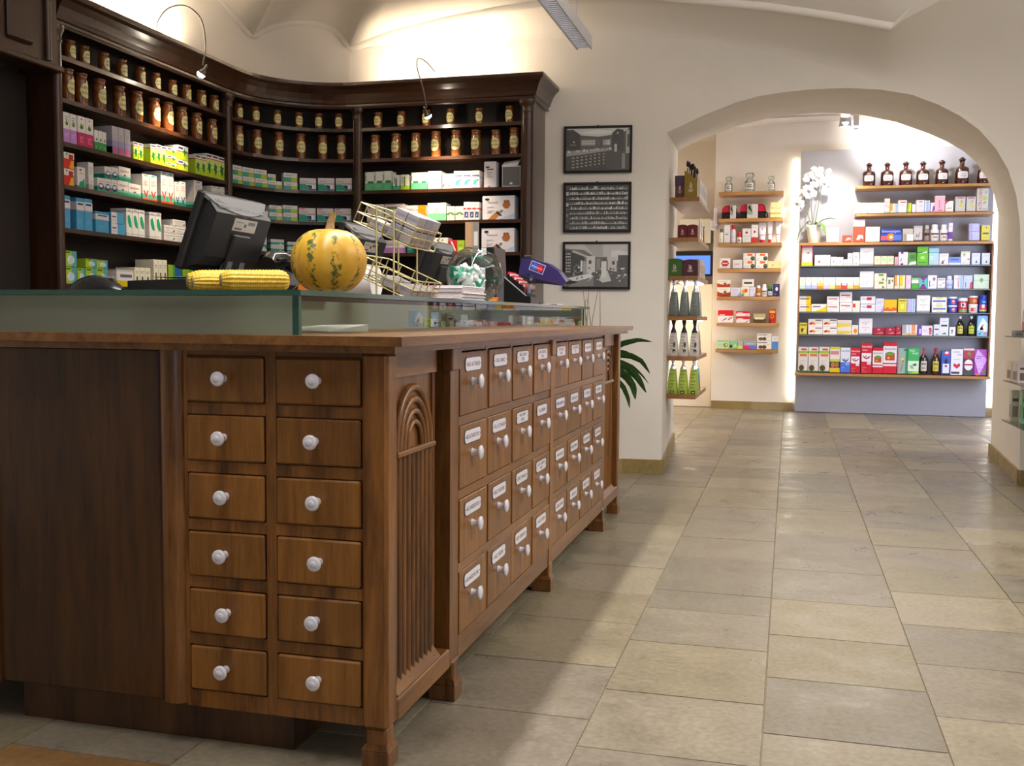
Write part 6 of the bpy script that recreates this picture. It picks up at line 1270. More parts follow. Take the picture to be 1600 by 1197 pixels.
# orchid
OX,OY,OZ=.245,11.79,1.8765
orc=thing('white_orchid','white moth orchid in a pale pot on the grey wall unit','plant',(OX,OY,OZ))
b=MB(); b.lathe([(.055,0),(.062,.01),(.085,.17),(.090,.20),(.078,.20),(.07,.15)],20); obj('pot',b,M['pot'],orc)
def leafmesh(pts,wid,mt,name,parent,nseg=10,fold=.25,tw=0):
    """leaf blade along a 3D spine"""
    b=MB(); P=[Vector(p) for p in pts]; sp2=resample([tuple(p) for p in P],nseg+1); rows=[]
    for i,p in enumerate(sp2):
        p=Vector(p); d=(Vector(sp2[min(i+1,nseg)])-Vector(sp2[max(i-1,0)])).normalized(); s=d.cross(Vector((0,0,1)))
        s=s.normalized() if s.length>1e-3 else Vector((1,0,0)); nrm_=s.cross(d); u=i/nseg; ww=wid*math.sin(PI*min(1,(u*.92+.06)))**.8
        rows.append([tuple(p+s*ww*k*math.cos(tw)+nrm_*(ww*k*math.sin(tw)+abs(k)*ww*fold)) for k in (-1,-.5,0,.5,1)])
    b.grid(rows); return obj(name,b,mt,parent)
leafmesh([(-.02,0,.2),(-.09,-.02,.22),(-.16,-.03,.12),(-.19,-.03,-.03)],.035,M['leaf2'],'leaf',orc)
leafmesh([(.02,-.02,.2),(.08,-.03,.25),(.15,-.03,.27),(.22,-.03,.265)],.030,M['leaf2'],'leaf',orc)
leafmesh([(0,-.03,.2),(.03,-.08,.23),(.08,-.13,.18),(.11,-.15,.08)],.032,M['leaf2'],'leaf',orc)
leafmesh([(0,.02,.2),(-.05,.05,.25),(-.10,.07,.22)],.030,M['leaf2'],'leaf',orc)
stems=[[(0,0,.2),(.03,.0,.40),(.06,-.01,.62),(.09,-.02,.74),(.06,-.05,.80),(.0,-.08,.76)],[(-.02,0,.2),(-.04,0,.40),(-.035,-.01,.60),(-.05,-.03,.70),(-.09,-.06,.68)],[(-.03,0,.2),(-.09,0,.36),(-.12,-.01,.52),(-.135,-.02,.58)]]
st_=[]
for s in stems: b=MB(); b.tube(s,.0045,6); st_.append(obj('stem',b,M['stem'],orc))
fb=MB()
for k in range(5):
    a=2*PI*k/5+PI/2; wd=.022 if k in (1,4) else .015; ln=.040
    c,s=math.cos(a),math.sin(a); 
    fb.add([(0,0,0),(c*ln*.5-s*wd,-.004,s*ln*.5+c*wd),(c*ln,-.002,s*ln),(c*ln*.5+s*wd,-.004,s*ln*.5-c*wd)],[[0,1,2,3]])
fb.lathe([(.008,-.006),(.010,0),(.004,.008)],8,ctr=(0,-.008,-.004)); fl_me=fb.mesh('flower',[M['petal']])
fr=random.Random(11); fpos=[]
for q_,(c,sx,sz,n) in enumerate((((.05,-.06,.72),.085,.09,22),((-.065,-.05,.62),.055,.13,17),((-.155,-.03,.50),.035,.10,9))):
    for i in range(n): fpos.append((q_,c[0]+fr.uniform(-1,1)*sx,c[1]+fr.uniform(-.03,.03),c[2]+fr.uniform(-1,1)*sz))
for q_,*p in fpos:
    f=link('flower',fl_me,st_[q_],p); f.rotation_euler=(fr.uniform(-.4,.3),fr.uniform(-.4,.4),fr.uniform(-.7,.7)); s=fr.uniform(.8,1.1); f.scale=(s,s,s)
# spotlight track in the back room
t=thing('track_spotlight','white ceiling track with bright swivel spotlight, back room','lamp',(.3,11.0,3.13))
b=MB(); b.box(-1.0,1.1,-.012,.012,-.02,0); obj('track',b,M['housing'],t)
b=MB(); b.cbox(.28,.33,-.03,.03,-.16,-.02,.006); obj('adapter',b,M['housing'],t)
b=MB(); b.M=Matrix.Translation((.20,0,-.085))@Matrix.Rotation(.5,4,'X')@Matrix.Rotation(.0,4,'Y'); b.lathe([(.045,.06),(.055,.02),(.06,-.05)],16,cap=False); obj('lamp_head',b,M['housing'],t)
b=MB(); b.lathe([(.002,-.135),(.03,-.13),(.045,-.10),(.03,-.08)],14,ctr=(.20,-.012,0)); obj('lamp_bulb',b,M['bulb'],t)
for x in (-.7,.9):
    b=MB(); b.tube([(x,0,0),(x,0,.09)],.004,6); obj('hanger',b,M['steel'],t)
# things glimpsed left behind the jamb shelves
t=thing('lit_monitor','flat monitor with blue lit screen glimpsed behind the left jamb shelves','monitor',(-1.14,12.45,1.45),0)
b=MB(); b.cbox(-.24,.24,-.02,.02,.10,.40,.006); obj('casing',b,M['blackg'],t)
b=MB(); b.box(-.215,.215,-.022,-.0205,.125,.345); obj('screen',b,M['screen'],t)
b=MB(); b.cbox(-.03,.03,-.01,.03,.012,.12,.004); b.cbox(-.12,.12,-.08,.08,0,.012,.004); obj('stand',b,M['black'],t)
b=MB(); b.cbox(-1.6,-.884,12.25,12.74,1.41,1.45,.004); b.box(-1.58,-.884,12.27,12.72,0,1.41); tag(obj('side_counter',b,M['plaster2']),'pale side counter under the lit monitor, back room','counter')
b=MB(); b.cbox(-1.30,-.93,12.5,12.74,1.95,2.24,.006); tag(obj('wall_box',b,M['pot']),'white wall box above the lit monitor, back room','cabinet')
t=thing('wall_telephone','white wall telephone beside the oak wall shelves','telephone',(-.862,12.04,2.06)); b=MB(); b.cbox(-.045,.045,0,.06,0,.13,.02); obj('base',b,M['porc'],t); b=MB(); b.cbox(-.005,.045,-.03,.0,.05,.26,.012); obj('handset',b,M['porc'],t)
# ------------------------------------------------------------------ jamb shelves with gift packs
JZ=(1.903,1.620,1.349,1.063,.775,.500)
for n,z in enumerate(JZ):
    b=MB(); b.cbox(-.845,-.632,7.35,8.28,z-.030,z,.002); tag(obj('jamb_shelf',b,M['oaky']),'deep oak shelf on the left arch jamb, %s from the top'%ORD[n+1],'shelf','deep oak shelves on the left arch jamb')
def emblem(b,w,h,y,c):
    for a in (0,1,2): b.add([(0,y,h*.36),(w*.13*math.cos(1.0+a*.57+.3),y,h*.42+h*.22*math.sin(.6+a*.5)),(w*.10*math.cos(1.0+a*.57),y,h*.50+h*.2*math.sin(.6+a*.5))],[[0,1,2]],c)
    b.add([(w*.11*math.cos(2*PI*i/8),y,h*.5+h*.15*math.sin(2*PI*i/8)) for i in range(8)],[list(range(8))],c); b.quad((-w*.2,y,h*.30),(w*.2,y,h*.30),(w*.2,y,h*.335),(-w*.2,y,h*.335),c); b.quad((-w*.14,y,h*.24),(w*.14,y,h*.24),(w*.14,y,h*.27),(-w*.14,y,h*.27),c)
def giftbox(x0,x1,z,h,y,d,c,label,arch=False,lid=None):
    w_=x1-x0; b=MB()
    if arch: P=[(-w_/2,0),(w_/2,0),(w_/2,h*.93),(w_*.25,h*.98),(0,h),(-w_*.25,h*.98),(-w_/2,h*.93)]
    else: P=[(-w_/2,0),(w_/2,0),(w_/2,h),(-w_/2,h)]
    b.prism(P,'y',0,d,c); emblem(b,w_,h,-.0008,'d8c4c0')
    if lid: b.box(-w_/2-.002,w_/2+.002,-.003,d+.002,h*.55,h+.003,lid)
    return tag(obj('gift_box',b,M['carton'],None,((x0+x1)/2,y,z)),label,'box','gift boxes on the jamb shelves')
giftbox(-.808,-.742,JZ[0],.155,7.40,.12,'6a4040','dark two-tone gift box beside the olive display box, top jamb shelf',lid='4a3c52')
t=thing('olive_display_box','olive display box with sloping top holding brushes, top jamb shelf','box',(-.695,7.37,JZ[0]))
b=MB(); b.prism([(-.045,0),(.045,0),(.045,.12),(-.045,.19)],'y',0,.14,'8f7420'); emblem(b,.09,.16,-.0008,'d8ccb0'); obj('box_body',b,M['carton'],t)
fr=random.Random(5)
for i in range(9):
    b=MB(); x,y=fr.uniform(-.035,.035),fr.uniform(.03,.12); b.tube([(x,y,.1),(x+.005,y,.19+fr.uniform(0,.02)-x*.5)],.004,6,'2a2a24'); b.lathe([(.006,0),(.011,.015),(.008,.035),(.002,.045)],7,'1e2018',ctr=(x+.005,y,.185+fr.uniform(0,.02)-x*.5)); obj('brush',b,M['plastic'],t)
for n in range(10):
    b=MB(); w_,h=.05,.15; b.prism([(-w_/2,0),(w_/2,0),(w_/2*.8,h),(-w_/2*.8,h)],'x',-.006,.006,'d8d4d4'); b.quad((.0065,-.02,.05),(.0065,.02,.05),(.0065,.016,.11),(.0065,-.016,.11),['9aa0a4','b87878','a8a8b8'][n%3]); b.quad((.007,-.008,.115),(.007,.008,.115),(.007,.006,.135),(.007,-.006,.135),'f4f4f4')
    tag(obj('silver_sachet',b,M['print'],None,(-.652,7.55+.07*n,JZ[0])),'silver sachet, %s from the front along top jamb shelf'%ORD[n+1],'sachet','silver sachets along the top jamb shelf')
giftbox(-.785,-.718,JZ[1],.095,7.40,.09,'6a1424','dark red gift box, left of two on second jamb shelf',True); giftbox(-.714,-.645,JZ[1],.095,7.40,.09,'6a1424','dark red gift box, right of two on second jamb shelf',True)
giftbox(-.853,-.746,JZ[2],.125,7.37,.12,'3f6a26','green gift box on third jamb shelf',True); giftbox(-.743,-.634,JZ[2],.118,7.37,.12,'4e2230','plum gift box on third jamb shelf',True)
for n,(y,h,c) in enumerate(((7.56,.15,'e6d8c4'),(7.72,.14,'e8dccc'))):
    b=MB(); b.prism([(-.004,0),(.004,0),(.004,h),(-.004,h)],'y',-.06,.06,c); b.quad((.0045,-.045,.03),(.0045,.045,.03),(.0045,.045,h-.03),(.0045,-.045,h-.03),'c8a088'); tag(obj('greeting_card',b,M['print'],None,(-.64,y,JZ[1])),'pale card standing on second jamb shelf, %s'%('nearer','farther'),'card') if False else tag(obj('greeting_card',b,M['print'],None,(-.64,y,JZ[1])),'%s pale card standing at the edge of second jamb shelf'%('nearer','farther')[n],'card')
b=MB(); b.prism([(-.05,0),(.05,0),(.06,.10),(0,.13),(-.05,.11)],'x',-.004,.004,'8a5a14'); b.prism([(-.03,.02),(.03,.02),(.03,.08),(-.03,.08)],'x',.004,.006,'e0b050'); tag(obj('golden_packet',b,M['print'],None,(-.645,7.98,JZ[1])),'golden brown packet at the far end of second jamb shelf','packet')
for n in range(4):
    b=MB(); b.cbox(-.02,.02,-.05,.05,0,.13-.005*n,.002,['dcd0b4','d8b8a4','dccbb0','d0c4ac'][n]); b.quad((.0205,-.03,.03),(.0205,.03,.03),(.0205,.03,.09),(.0205,-.03,.09),['b8a488','b88a78','c0a890','a89c88'][n]); tag(obj('pale_box',b,M['carton'],None,(-.655,7.60+.125*n,JZ[2])),'pale slim box, %s along edge of third jamb shelf'%ORD[n+1],'box','pale slim boxes on third jamb shelf')
def giftbag(x,y,z,h,w_,c,rnd_,label,kind,group):
    t=thing('gift_bag',label,'bag',(x,y,z),0,group); b=MB(); hb=h*{'grey':.66,'white':.64,'lime':.70,'side':.7}[kind]
    rows=[]
    for u,s,dd in ((0,.96,.030),(.03,1,.034),(.5,.86,.028),(1,.60,.016)):
        zz=hb*u; W=w_/2*s; rows.append([(-W,-dd,zz),(-W*.5,-dd*1.25,zz),(W*.5,-dd*1.25,zz),(W,-dd,zz),(W*1.04,0,zz),(W,dd,zz),(-W,dd,zz),(-W*1.04,0,zz),(-W,-dd,zz)])
    b.grid(rows,c,flip=True); b.add(rows[0][:-1],[list(range(8))],c)
    y_=-.047
    if kind=='lime': b.quad((-w_*.2,y_,.008),(w_*.2,y_,.008),(w_*.2,y_,.028),(-w_*.2,y_,.028),'20201c'); b.quad((-w_*.12,y_-.001,.013),(w_*.12,y_-.001,.013),(w_*.12,y_-.001,.022),(-w_*.12,y_-.001,.022),'c8d0b0')
    if kind in('lime','white','grey'):
        for i in range(6): zz=.05+hb*.13*i; b.quad((-w_*.26,-.046+.0025*i,zz),(w_*(.1+.08*(i%3)),-.046+.0025*i,zz),(w_*(.1+.08*(i%3)),-.046+.0025*i,zz+.004),(-w_*.26,-.046+.0025*i,zz+.004),{'lime':'7a9a2a','white':'8a8684','grey':'8a9696'}[kind])
    if kind=='white': b.add([(w_*.12+.011*math.cos(i*PI/5),-.043,hb*.22+.014*math.sin(i*PI/5)) for i in range(10)],[list(range(10))],'201c1c'); b.add([(w_*.13+.005*math.cos(i*PI/4),-.044,hb*.19+.006*math.sin(i*PI/4)) for i in range(8)],[list(range(8))],'e8e4e4'); b.add([(w_*.14+.008*math.cos(i*PI/4),-.040,hb*.5+.022*math.sin(i*PI/4)) for i in range(8)],[list(range(8))],'4a4a50')
    obj('bag_body',b,M['print'],t)
    b=MB(); rows=[]
    for u,s,dd in ((0,.60,.016),(.3,.34,.010),(.5,.20,.008),(1,.5,.006)):
        zz=hb+(h-hb)*u; W=w_/2*s; rows.append([(-W,-dd,zz),(0,-dd*1.4,zz),(W,-dd,zz),(W,dd,zz),(0,dd,zz),(-W,dd,zz),(-W,-dd,zz)])
    b.grid(rows,flip=True,sm=False); obj('cellophane_top',b,M['foil'] if kind!='white' else M['black'],t)
fr=random.Random(9)
for z,kind,c,nm in ((JZ[3],'grey','7a8484','grey'),(JZ[4],'white','e6e0dc','white'),(JZ[5],'lime','b0c850','lime')):
    for i in range(3): giftbag(-.803+.075*i,7.42,z,.262,.072,c,fr,'%s gift bag, %s of three at the front of the jamb shelf'%(nm,('left','middle','right')[i]),kind,'%s gift bags on the jamb shelf'%nm)
for z,c,n,nm in ((JZ[3],'c8ccd0',2,'pale'),(JZ[4],'b08c80',2,'striped brown'),(JZ[5],'6a9c9c',2,'teal')):
    for i in range(n): giftbag(-.670,7.66+.22*i,z,.24,.05,c,fr,'%s gift bag behind the %s ones, %s'%(nm,{'pale':'grey','striped brown':'white','teal':'lime'}[nm],('nearer','farther')[i]),'side','%s gift bags behind'%nm)
for n,z in enumerate(JZ[2:5]):
    b=MB(); b.box(-.80,-.66,7.75,8.2,z-.040,z-.0305); tag(obj('under_shelf_lamp',b,M['ledstrip']),'glowing lamp strip under a jamb shelf, %s from top'%ORD[n+1],'lamp')
# ------------------------------------------------------------------ framed old photographs
def picture(z0,z1,kind,label):
    xm,hw=-1.259,.2275; a=math.atan(.105); t=thing('framed_photograph',label,'picture',(xm,wallY(xm)-.014,z0),a); h=z1-z0; w_=hw*2; fw=.016
    b=MB()
    b.cbox(-hw,hw,-.012,.010,0,fw,.002); b.cbox(-hw,hw,-.012,.010,h-fw,h,.002); b.cbox(-hw,-hw+fw,-.012,.010,fw,h-fw,.002); b.cbox(hw-fw,hw,-.012,.010,fw,h-fw,.002); obj('frame',b,M['frame'],t)
    b=MB(); b.box(-.006,.006,-.002,.008,h,h+.006); obj('hanger',b,M['frame'],t)
    W_2,H_2=w_-2*fw,h-2*fw; q=MB(); rn=random.Random(kind); k=[0]
    G=lambda v: '%02x%02x%02x'%((max(0,min(255,int(44+v*.98))),)*3)
    def P(u,v): return (-W_2/2+u*W_2,-.004-k[0]*.00002,fw+v*H_2)
    def rect(u0,v0,u1,v1,g_): q.quad(P(u0,v0),P(u1,v0),P(u1,v1),P(u0,v1),G(g_)); k[0]+=1
    def poly(pts,g_):
        ar=sum(pts[i][0]*pts[(i+1)%len(pts)][1]-pts[(i+1)%len(pts)][0]*pts[i][1] for i in range(len(pts)))
        if ar<0: pts=pts[::-1]
        q.add([P(*p) for p in pts],[list(range(len(pts)))],G(g_)); k[0]+=1
    if kind==1:
        rect(0,0,1,1,74); poly([(0,1),(1,1),(.86,.86),(.5,.80),(.22,.84)],196); poly([(.2,.9),(.5,.86),(.8,.9),(.5,.97)],226)
        poly([(0,.5),(0,.95),(.10,.98),(.22,.86),(.22,.5)],52); poly([(.72,.5),(.72,.88),(.80,.98),(.90,.95),(.90,.45)],58); rect(.94,.4,1,.95,170); rect(.96,.55,.99,.85,60)
        rect(.22,.52,.72,.80,82); rect(.24,.60,.46,.73,190); rect(.58,.60,.70,.73,185); 
        for j in range(4): rect(.23,.615+.045*j,.70,.625+.045*j,60)
        for i in range(24): u=.24+rn.random()*.46; rect(u,.60+.13*rn.random(),u+.008,.66+.1*rn.random(),rn.choice((70,120,220)))
        poly([(0,.32),(0,.46),(.72,.54),(.72,.48)],150); 
        for i in range(26): u=rn.random()*.7; v=.42+u*.12; rect(u,v,u+.03,v+.03+.03*rn.random(),rn.choice((200,226,120,180)))
        poly([(0,0),(0,.34),(.62,.44),(.64,.02)],62)
        for j in range(4):
            for i in range(8):
                u=.09+.070*i; v=.07+.075*j+.014*i; rect(u,v,u+.045-.003*i,v+.013,214); rect(u+.018,v-.022,u+.026,v-.004,200)
        rect(.64,.04,.90,.42,70); rect(.88,.04,.93,.40,130); rect(.76,.44,.80,.62,190); rect(.11,.66,.13,.70,240); rect(.80,.86,.82,.90,240); rect(.06,.60,.16,.615,150)
    elif kind==2:
        rect(0,0,1,1,46)
        rows_=9
        for j in range(rows_):
            v=.02+j*.108; 
            for i in range(52):
                u=.07+.0175*i; hh=rn.uniform(.035,.075); rect(u,v,u+.015,v+hh,rn.choice((92,130,160,190,110,70)))
            rect(.06,v-.012,.98,v,28); rect(.06,v+.005,.98,v+.018,150)
        for j in range(8): rect(.01,.04+.12*j,.05,.12+.12*j,rn.choice((60,150,90)))
        rect(.45,.90,.5,.96,160)
    else:
        rect(0,0,1,1,96); poly([(0,1),(1,1),(1,.72),(.7,.62),(.48,.70),(.30,.86),(0,.9)],176); poly([(.3,1),(.6,1),(.6,.72),(.48,.70)],150); poly([(.74,.84),(.86,.86),(1,.8),(1,.62),(.72,.6)],196)
        poly([(0,.22),(0,.86),(.08,.86),(.30,.74),(.33,.30)],46); poly([(.10,.82),(.14,.86),(.40,.70),(.36,.68)],170)
        for j in range(7):
            for i in range(3): rect(.015+.028*i,.34+.07*j,.032+.028*i,.37+.07*j,rn.choice((210,150,190)))
        rect(.34,.32,.48,.72,188); rect(.38,.54,.42,.62,40); rect(.48,.36,.67,.70,84); rect(.50,.40,.56,.66,120); rect(.60,.40,.65,.66,60); rect(.68,.36,.82,.70,178); rect(.75,.52,.79,.60,50); rect(.84,.30,1,.74,64)
        q.add([P(.20+.06*math.cos(i*PI/8),.42+.10*math.sin(i*PI/8)) for i in range(16)],[list(range(16))],G(110)); k[0]+=1
        q.add([P(.20+.045*math.cos(i*PI/8),.42+.08*math.sin(i*PI/8)) for i in range(16)],[list(range(16))],G(44)); k[0]+=1
        rect(.25,.36,.28,.62,220); rect(.29,.30,.33,.60,150)
        poly([(.02,.12),(.30,.30),(.68,.40),(.98,.30),(.98,.0),(.02,0)],70); poly([(.04,.20),(.16,.12),(.46,.24),(.40,.32)],206); poly([(.05,.0),(.16,.12),(.46,.24),(.46,.02)],110)
        for i in range(46): u=rn.uniform(.1,.95); v=rn.uniform(.12,.44); rect(u,v,u+rn.uniform(.01,.04),v+rn.uniform(.01,.05),rn.choice((220,190,150,60,90)))
        poly([(.54,.16),(.62,.38),(.68,.38),(.74,.14),(.6,.1)],182); rect(.58,.22,.66,.60,200)
    obj('photo_print',q,M['print'],t)
    b=MB(); b.quad((-W_2/2,-.0085,fw),(W_2/2,-.0085,fw),(W_2/2,-.0085,h-fw),(-W_2/2,-.0085,h-fw)); obj('glazing',b,M['glaze'],t)
picture(2.012,2.322,1,'top framed old photograph of a shop counter with drawers'); picture(1.617,1.950,2,'middle framed old photograph of packed shelves'); picture(1.238,1.556,3,'bottom framed old photograph of a vaulted shop interior')
# ------------------------------------------------------------------ pendant tube lamp
t=thing('pendant_lamp','long grey pendant tube lamp hanging over the counter','lamp',(-1.102,3.25,2.5))
b=MB(); b.cbox(-.042,.042,-2.3,2.27,.004,.062,.003); obj('housing',b,M['housing'],t)
b=MB(); b.box(-.034,.034,-2.29,2.26,-.001,.004); obj('louvre',b,M['louvre'],t)
b=MB()
for i in range(150): b.box(-.034,.034,-2.28+.0303*i,-2.276+.0303*i,-.006,.0)
b.box(-.042,-.036,-2.3,2.27,-.008,.004); b.box(.036,.042,-2.3,2.27,-.008,.004); tag(obj('louvre_fins',b,M['housing'],t),kind='stuff')
for y in (2.05,-1.9):
    b=MB(); b.tube([(0,y,.06),(.0,y,.70)],.003,6); obj('wire',b,M['housing'],t)
# ------------------------------------------------------------------ things on the counter
TZ=1.1072
# pumpkin
t=thing('pumpkin','speckled yellow pumpkin on the glass counter top','pumpkin',(-1.182,2.50,TZ))
b=MB(); rows=[]; NR,NA=28,80
for i in range(NR+1):
    v=PI*i/NR; row=[]
    for j in range(NA+1):
        a=2*PI*j/NA; rib=1-.045*abs(math.cos(a*5+1.1))**6; rr=.1015*math.sin(v)**.86*rib; z=.086-.088*math.cos(v)*(1-.10*math.exp(-(math.sin(v)/.25)**2))
        row.append((rr*math.cos(a),rr*math.sin(a),max(z,.0)))
    rows.append(row)
b.grid(rows); obj('skin',b,M['pumpkin'],t)
b=MB(); P=[(.003,0,.155),(.003,0,.172),(.006,0,.190),(.010,.002,.203),(.009,.002,.213)]; b.tube(P,[.018,.0125,.010,.0095,.0115],9); obj('stalk',b,M['stalk'],t)
# corn cobs
def cob(label,p0,p1,r,seed):
    p0,p1=Vector(p0),Vector(p1); d=(p1-p0); Ln=d.length; q=d.to_track_quat('X','Z'); t=thing('corn_cob',label,'corn cob',tuple(p0),0,'corn cobs on the counter'); t.rotation_mode='QUATERNION'; t.rotation_quaternion=q
    b=MB(); rows=[]; KR=14; na=KR*5; nl=30*4; rn=random.Random(seed)
    for i in range(nl+1):
        u=i/nl; base=r*(1-.10*u)*min(1,(math.sin(PI*min(.5,u*1.9+.22)))); base*= (1 if u<.9 else math.sqrt(max(0.02,1-((u-.9)/.1)**2)))
        row=[]
        for j in range(na):
            a=2*PI*j/na; kk=j%5; ph=(i+ (j//5%2)*0)%4
            bump=(.0028*(1-abs(kk-2)/2.5))*(0.45+.55*math.sin(PI*(ph+.5)/4))
            rr=base-.0022+bump*1.5; row.append((u*Ln,rr*math.cos(a),rr*math.sin(a)))
        row.append(row[0]); rows.append(row)
    b.grid(rows,flip=True); obj('kernels',b,M['corn'],t)
    b=MB(); b.M=Matrix.Translation((.003,0,0))@Matrix.Rotation(-PI/2,4,'Y'); b.lathe([(r*.62,-.004),(r*.66,.0),(r*.55,.006),(r*.45,.004),(r*.2,.007)],14); obj('cob_end',b,M['cob'],t)
cob('long yellow corn cob at the back of the heap',(-1.405,2.185,TZ+.023),(-1.215,2.335,TZ+.032),.0255,1)
cob('second yellow corn cob in the middle of the heap',(-1.362,2.138,TZ+.018),(-1.232,2.262,TZ+.020),.021,4)
cob('yellow corn cob nearest the pumpkin, stem end towards viewer',(-1.285,2.136,TZ+.022),(-1.160,2.235,TZ+.024),.0245,2)
# monitors, one every 0.95 m, backs to the customers
def monitor(y,label):
    t=thing('service_monitor',label,'monitor',(-1.70,y,TZ),0,'service monitors along the counter'); tilt=.36
    R=Matrix.Translation((0,0,.075))@Matrix.Rotation(tilt,4,'Y')
    b=MB(); b.M=R; H=.235; W=.355
    b.cbox(-.012,.012,0,W,0,H,.006); obj('screen_bezel',b,M['black'],t); ZT=lambda x:H-.004-max(0,x-.012)*.75
    b=MB(); b.M=R; P=[(.012,.01),(.045,.03),(.058,.06),(.058,ZT(.058)-.004),(.012,H-.010)]; b.prism([(p[0],p[1]) for p in P],'y',.02,W-.02); b.f=b.f; b.v=b.v
    rs_=obj('rear_shell',b,M['black'],t)
    b=MB(); b.M=R; n=12
    arc=[(.013+.046*math.sin(PI*i/n)**.6,.006+(W-.012)*i/n) for i in range(n+1)]
    b.add([(x,yy,ZT(x)) for x,yy in arc]+[(.012,W-.004,H),(.012,.004,H)],[list(range(n+3))[::-1]]); b.add([(x,yy,ZT(x)) for x,yy in arc]+[(x*.98,yy,ZT(x)-.010) for x,yy in arc],[[i,i+1,n+2+i,n+1+i] for i in range(n)]); vt_=obj('vent_top',b,M['grey'],rs_)
    b=MB(); b.M=R
    for k in range(2):
        for i in range(26):
            yy=.045+.010*i; x=.024+.015*k; b.add([(x,yy,ZT(x)+.0006),(x,yy+.006,ZT(x)+.0006),(x+.009,yy+.006,ZT(x+.009)+.0006),(x+.009,yy,ZT(x+.009)+.0006)],[[3,2,1,0]])
    tag(obj('vent_slots',b,M['blackg'],rs_),kind='stuff')
    b=MB(); b.M=R; b.box(.0582,.0590,.125,.255,.146,.184,'a8a298'); b.box(.059,.0593,.135,.175,.151,.156,'222'); b.box(.059,.0593,.205,.245,.168,.178,'444'); b.box(.059,.0593,.185,.197,.160,.170,'222'); b.box(.059,.0593,.135,.18,.172,.175,'666'); obj('rating_plate',b,M['print'],rs_)
    b=MB(); b.M=R; b.cbox(.055,.067,.14,.235,.01,.135,.004); obj('mount_block',b,M['black'],t)
    for yy in (.145,.215):
        b=MB(); b.add([(.06,yy,.10),(.085,yy,.10),(.05,yy,.0),(.02,yy,.0),(.06,yy+.022,.10),(.085,yy+.022,.10),(.05,yy+.022,.0),(.02,yy+.022,.0)],[[0,1,2,3],[7,6,5,4],[1,5,6,2],[0,3,7,4],[0,4,5,1],[2,6,7,3]]); arm_=obj('arm',b,M['grey'],t)
        b=MB()
        for zz in (.08,.045): b=MB(); b.box(.0755+(zz-.08)*.35,.0785+(zz-.08)*.35,yy+.008,yy+.013,zz,zz+.005); obj('screw',b,M['blackg'],arm_)
    b=MB(); b.cbox(-.07,.09,.07,.31,0,.014,.005); obj('foot',b,M['black'],t)
    b=MB(); b.cbox(-.03,.03,.13,.25,.012,.12,.006); obj('neck',b,M['black'],t)
for n,y in enumerate((2.585,3.54,4.455,5.19)):
    monitor(y,('nearest dark monitor seen from behind, left of the pumpkin','dark monitor half hidden behind pumpkin and wire rack','dark monitor between wire rack and glass bowl','farthest dark monitor, right of the glass bowl')[n])
# mouse, tray, phone, paper roll
t=thing('computer_mouse','black computer mouse at the left on the glass top','mouse',(-1.745,2.30,TZ))
b=MB(); rows=[]
for i in range(13):
    u=i/12; x=-.075+.15*u; hh=.044*math.sin(PI*min(1,u*.85+.12))**.7; ww=.034*math.sin(PI*min(1,u*.9+.06))**.5
    rows.append([(x,ww*math.cos(a*PI/10),max(0,hh*math.sin(a*PI/10))) for a in range(11)])
b.grid(rows,flip=True); obj('shell',b,M['blackg'],t); b=MB(); b.cbox(.0,.05,-.006,.006,.030,.040,.004); obj('scroll_strip',b,M['grey'],t)
t=thing('cash_tray','low black cash tray behind the mouse','tray',(-1.555,2.42,TZ)); b=MB(); b.add([(-.13,-.08,0),(.13,-.08,0),(.13,.10,0),(-.13,.10,0),(-.13,-.08,.030),(.13,-.08,.037),(.13,.10,.044),(-.13,.10,.038)],[[0,3,2,1],[4,5,6,7],[0,1,5,4],[1,2,6,5],[2,3,7,6],[3,0,4,7]]); obj('tray_body',b,M['black'],t)
b=MB(); b.box(-.09,.10,-.05,.06,.041,.0415); obj('paper_slip',b,M['paper'],t)
t=thing('desk_telephone','black desk telephone with curled cord behind the corn','telephone',(-1.52,2.95,TZ)); b=MB(); b.add([(-.08,-.09,0),(.08,-.09,0),(.08,.09,0),(-.08,.09,0),(-.08,-.09,.05),(.08,-.09,.03),(.08,.09,.03),(-.08,.09,.09)],[[0,3,2,1],[4,5,6,7],[0,1,5,4],[1,2,6,5],[2,3,7,6],[3,0,4,7]]); obj('phone_base',b,M['black'],t)
b=MB(); b.tube([(-.05,-.07,.10),(-.06,-.03,.125),(-.06,.04,.13),(-.05,.09,.11)],[.026,.020,.020,.027],10); obj('handset',b,M['blackg'],t)
b=MB(); b.tube([(-.03,-.05,.075),(.03,-.09,.105),(.09,-.10,.095),(.14,-.10,.06),(.17,-.10,.004)],.0045,8); obj('cord',b,M['blackg'],t)
t=thing('paper_roll','white paper roll on its side between telephone and pumpkin','paper roll',(-1.46,3.20,TZ+.055)); b=MB(); b.M=Matrix.Rotation(PI/2,4,'Y'); b.lathe([(.055,-.045),(.055,.12)],24); obj('roll',b,M['paper'],t); b=MB(); b.M=Matrix.Rotation(PI/2,4,'Y'); b.lathe([(.054,-.0465),(.054,-.0455)],24,'a89880'); b.lathe([(.016,-.048),(.016,-.046)],14,'2a2420'); obj('roll_end',b,M['plastic'],t)
leafmesh([(-1.33,2.58,TZ+.012),(-1.29,2.60,TZ+.05),(-1.24,2.62,TZ+.048),(-1.20,2.64,TZ+.030)],.018,M['cob'],'corn_husk',None); tag(bpy.data.objects['corn_husk'],'dry curled corn husk between cobs and pumpkin','husk')
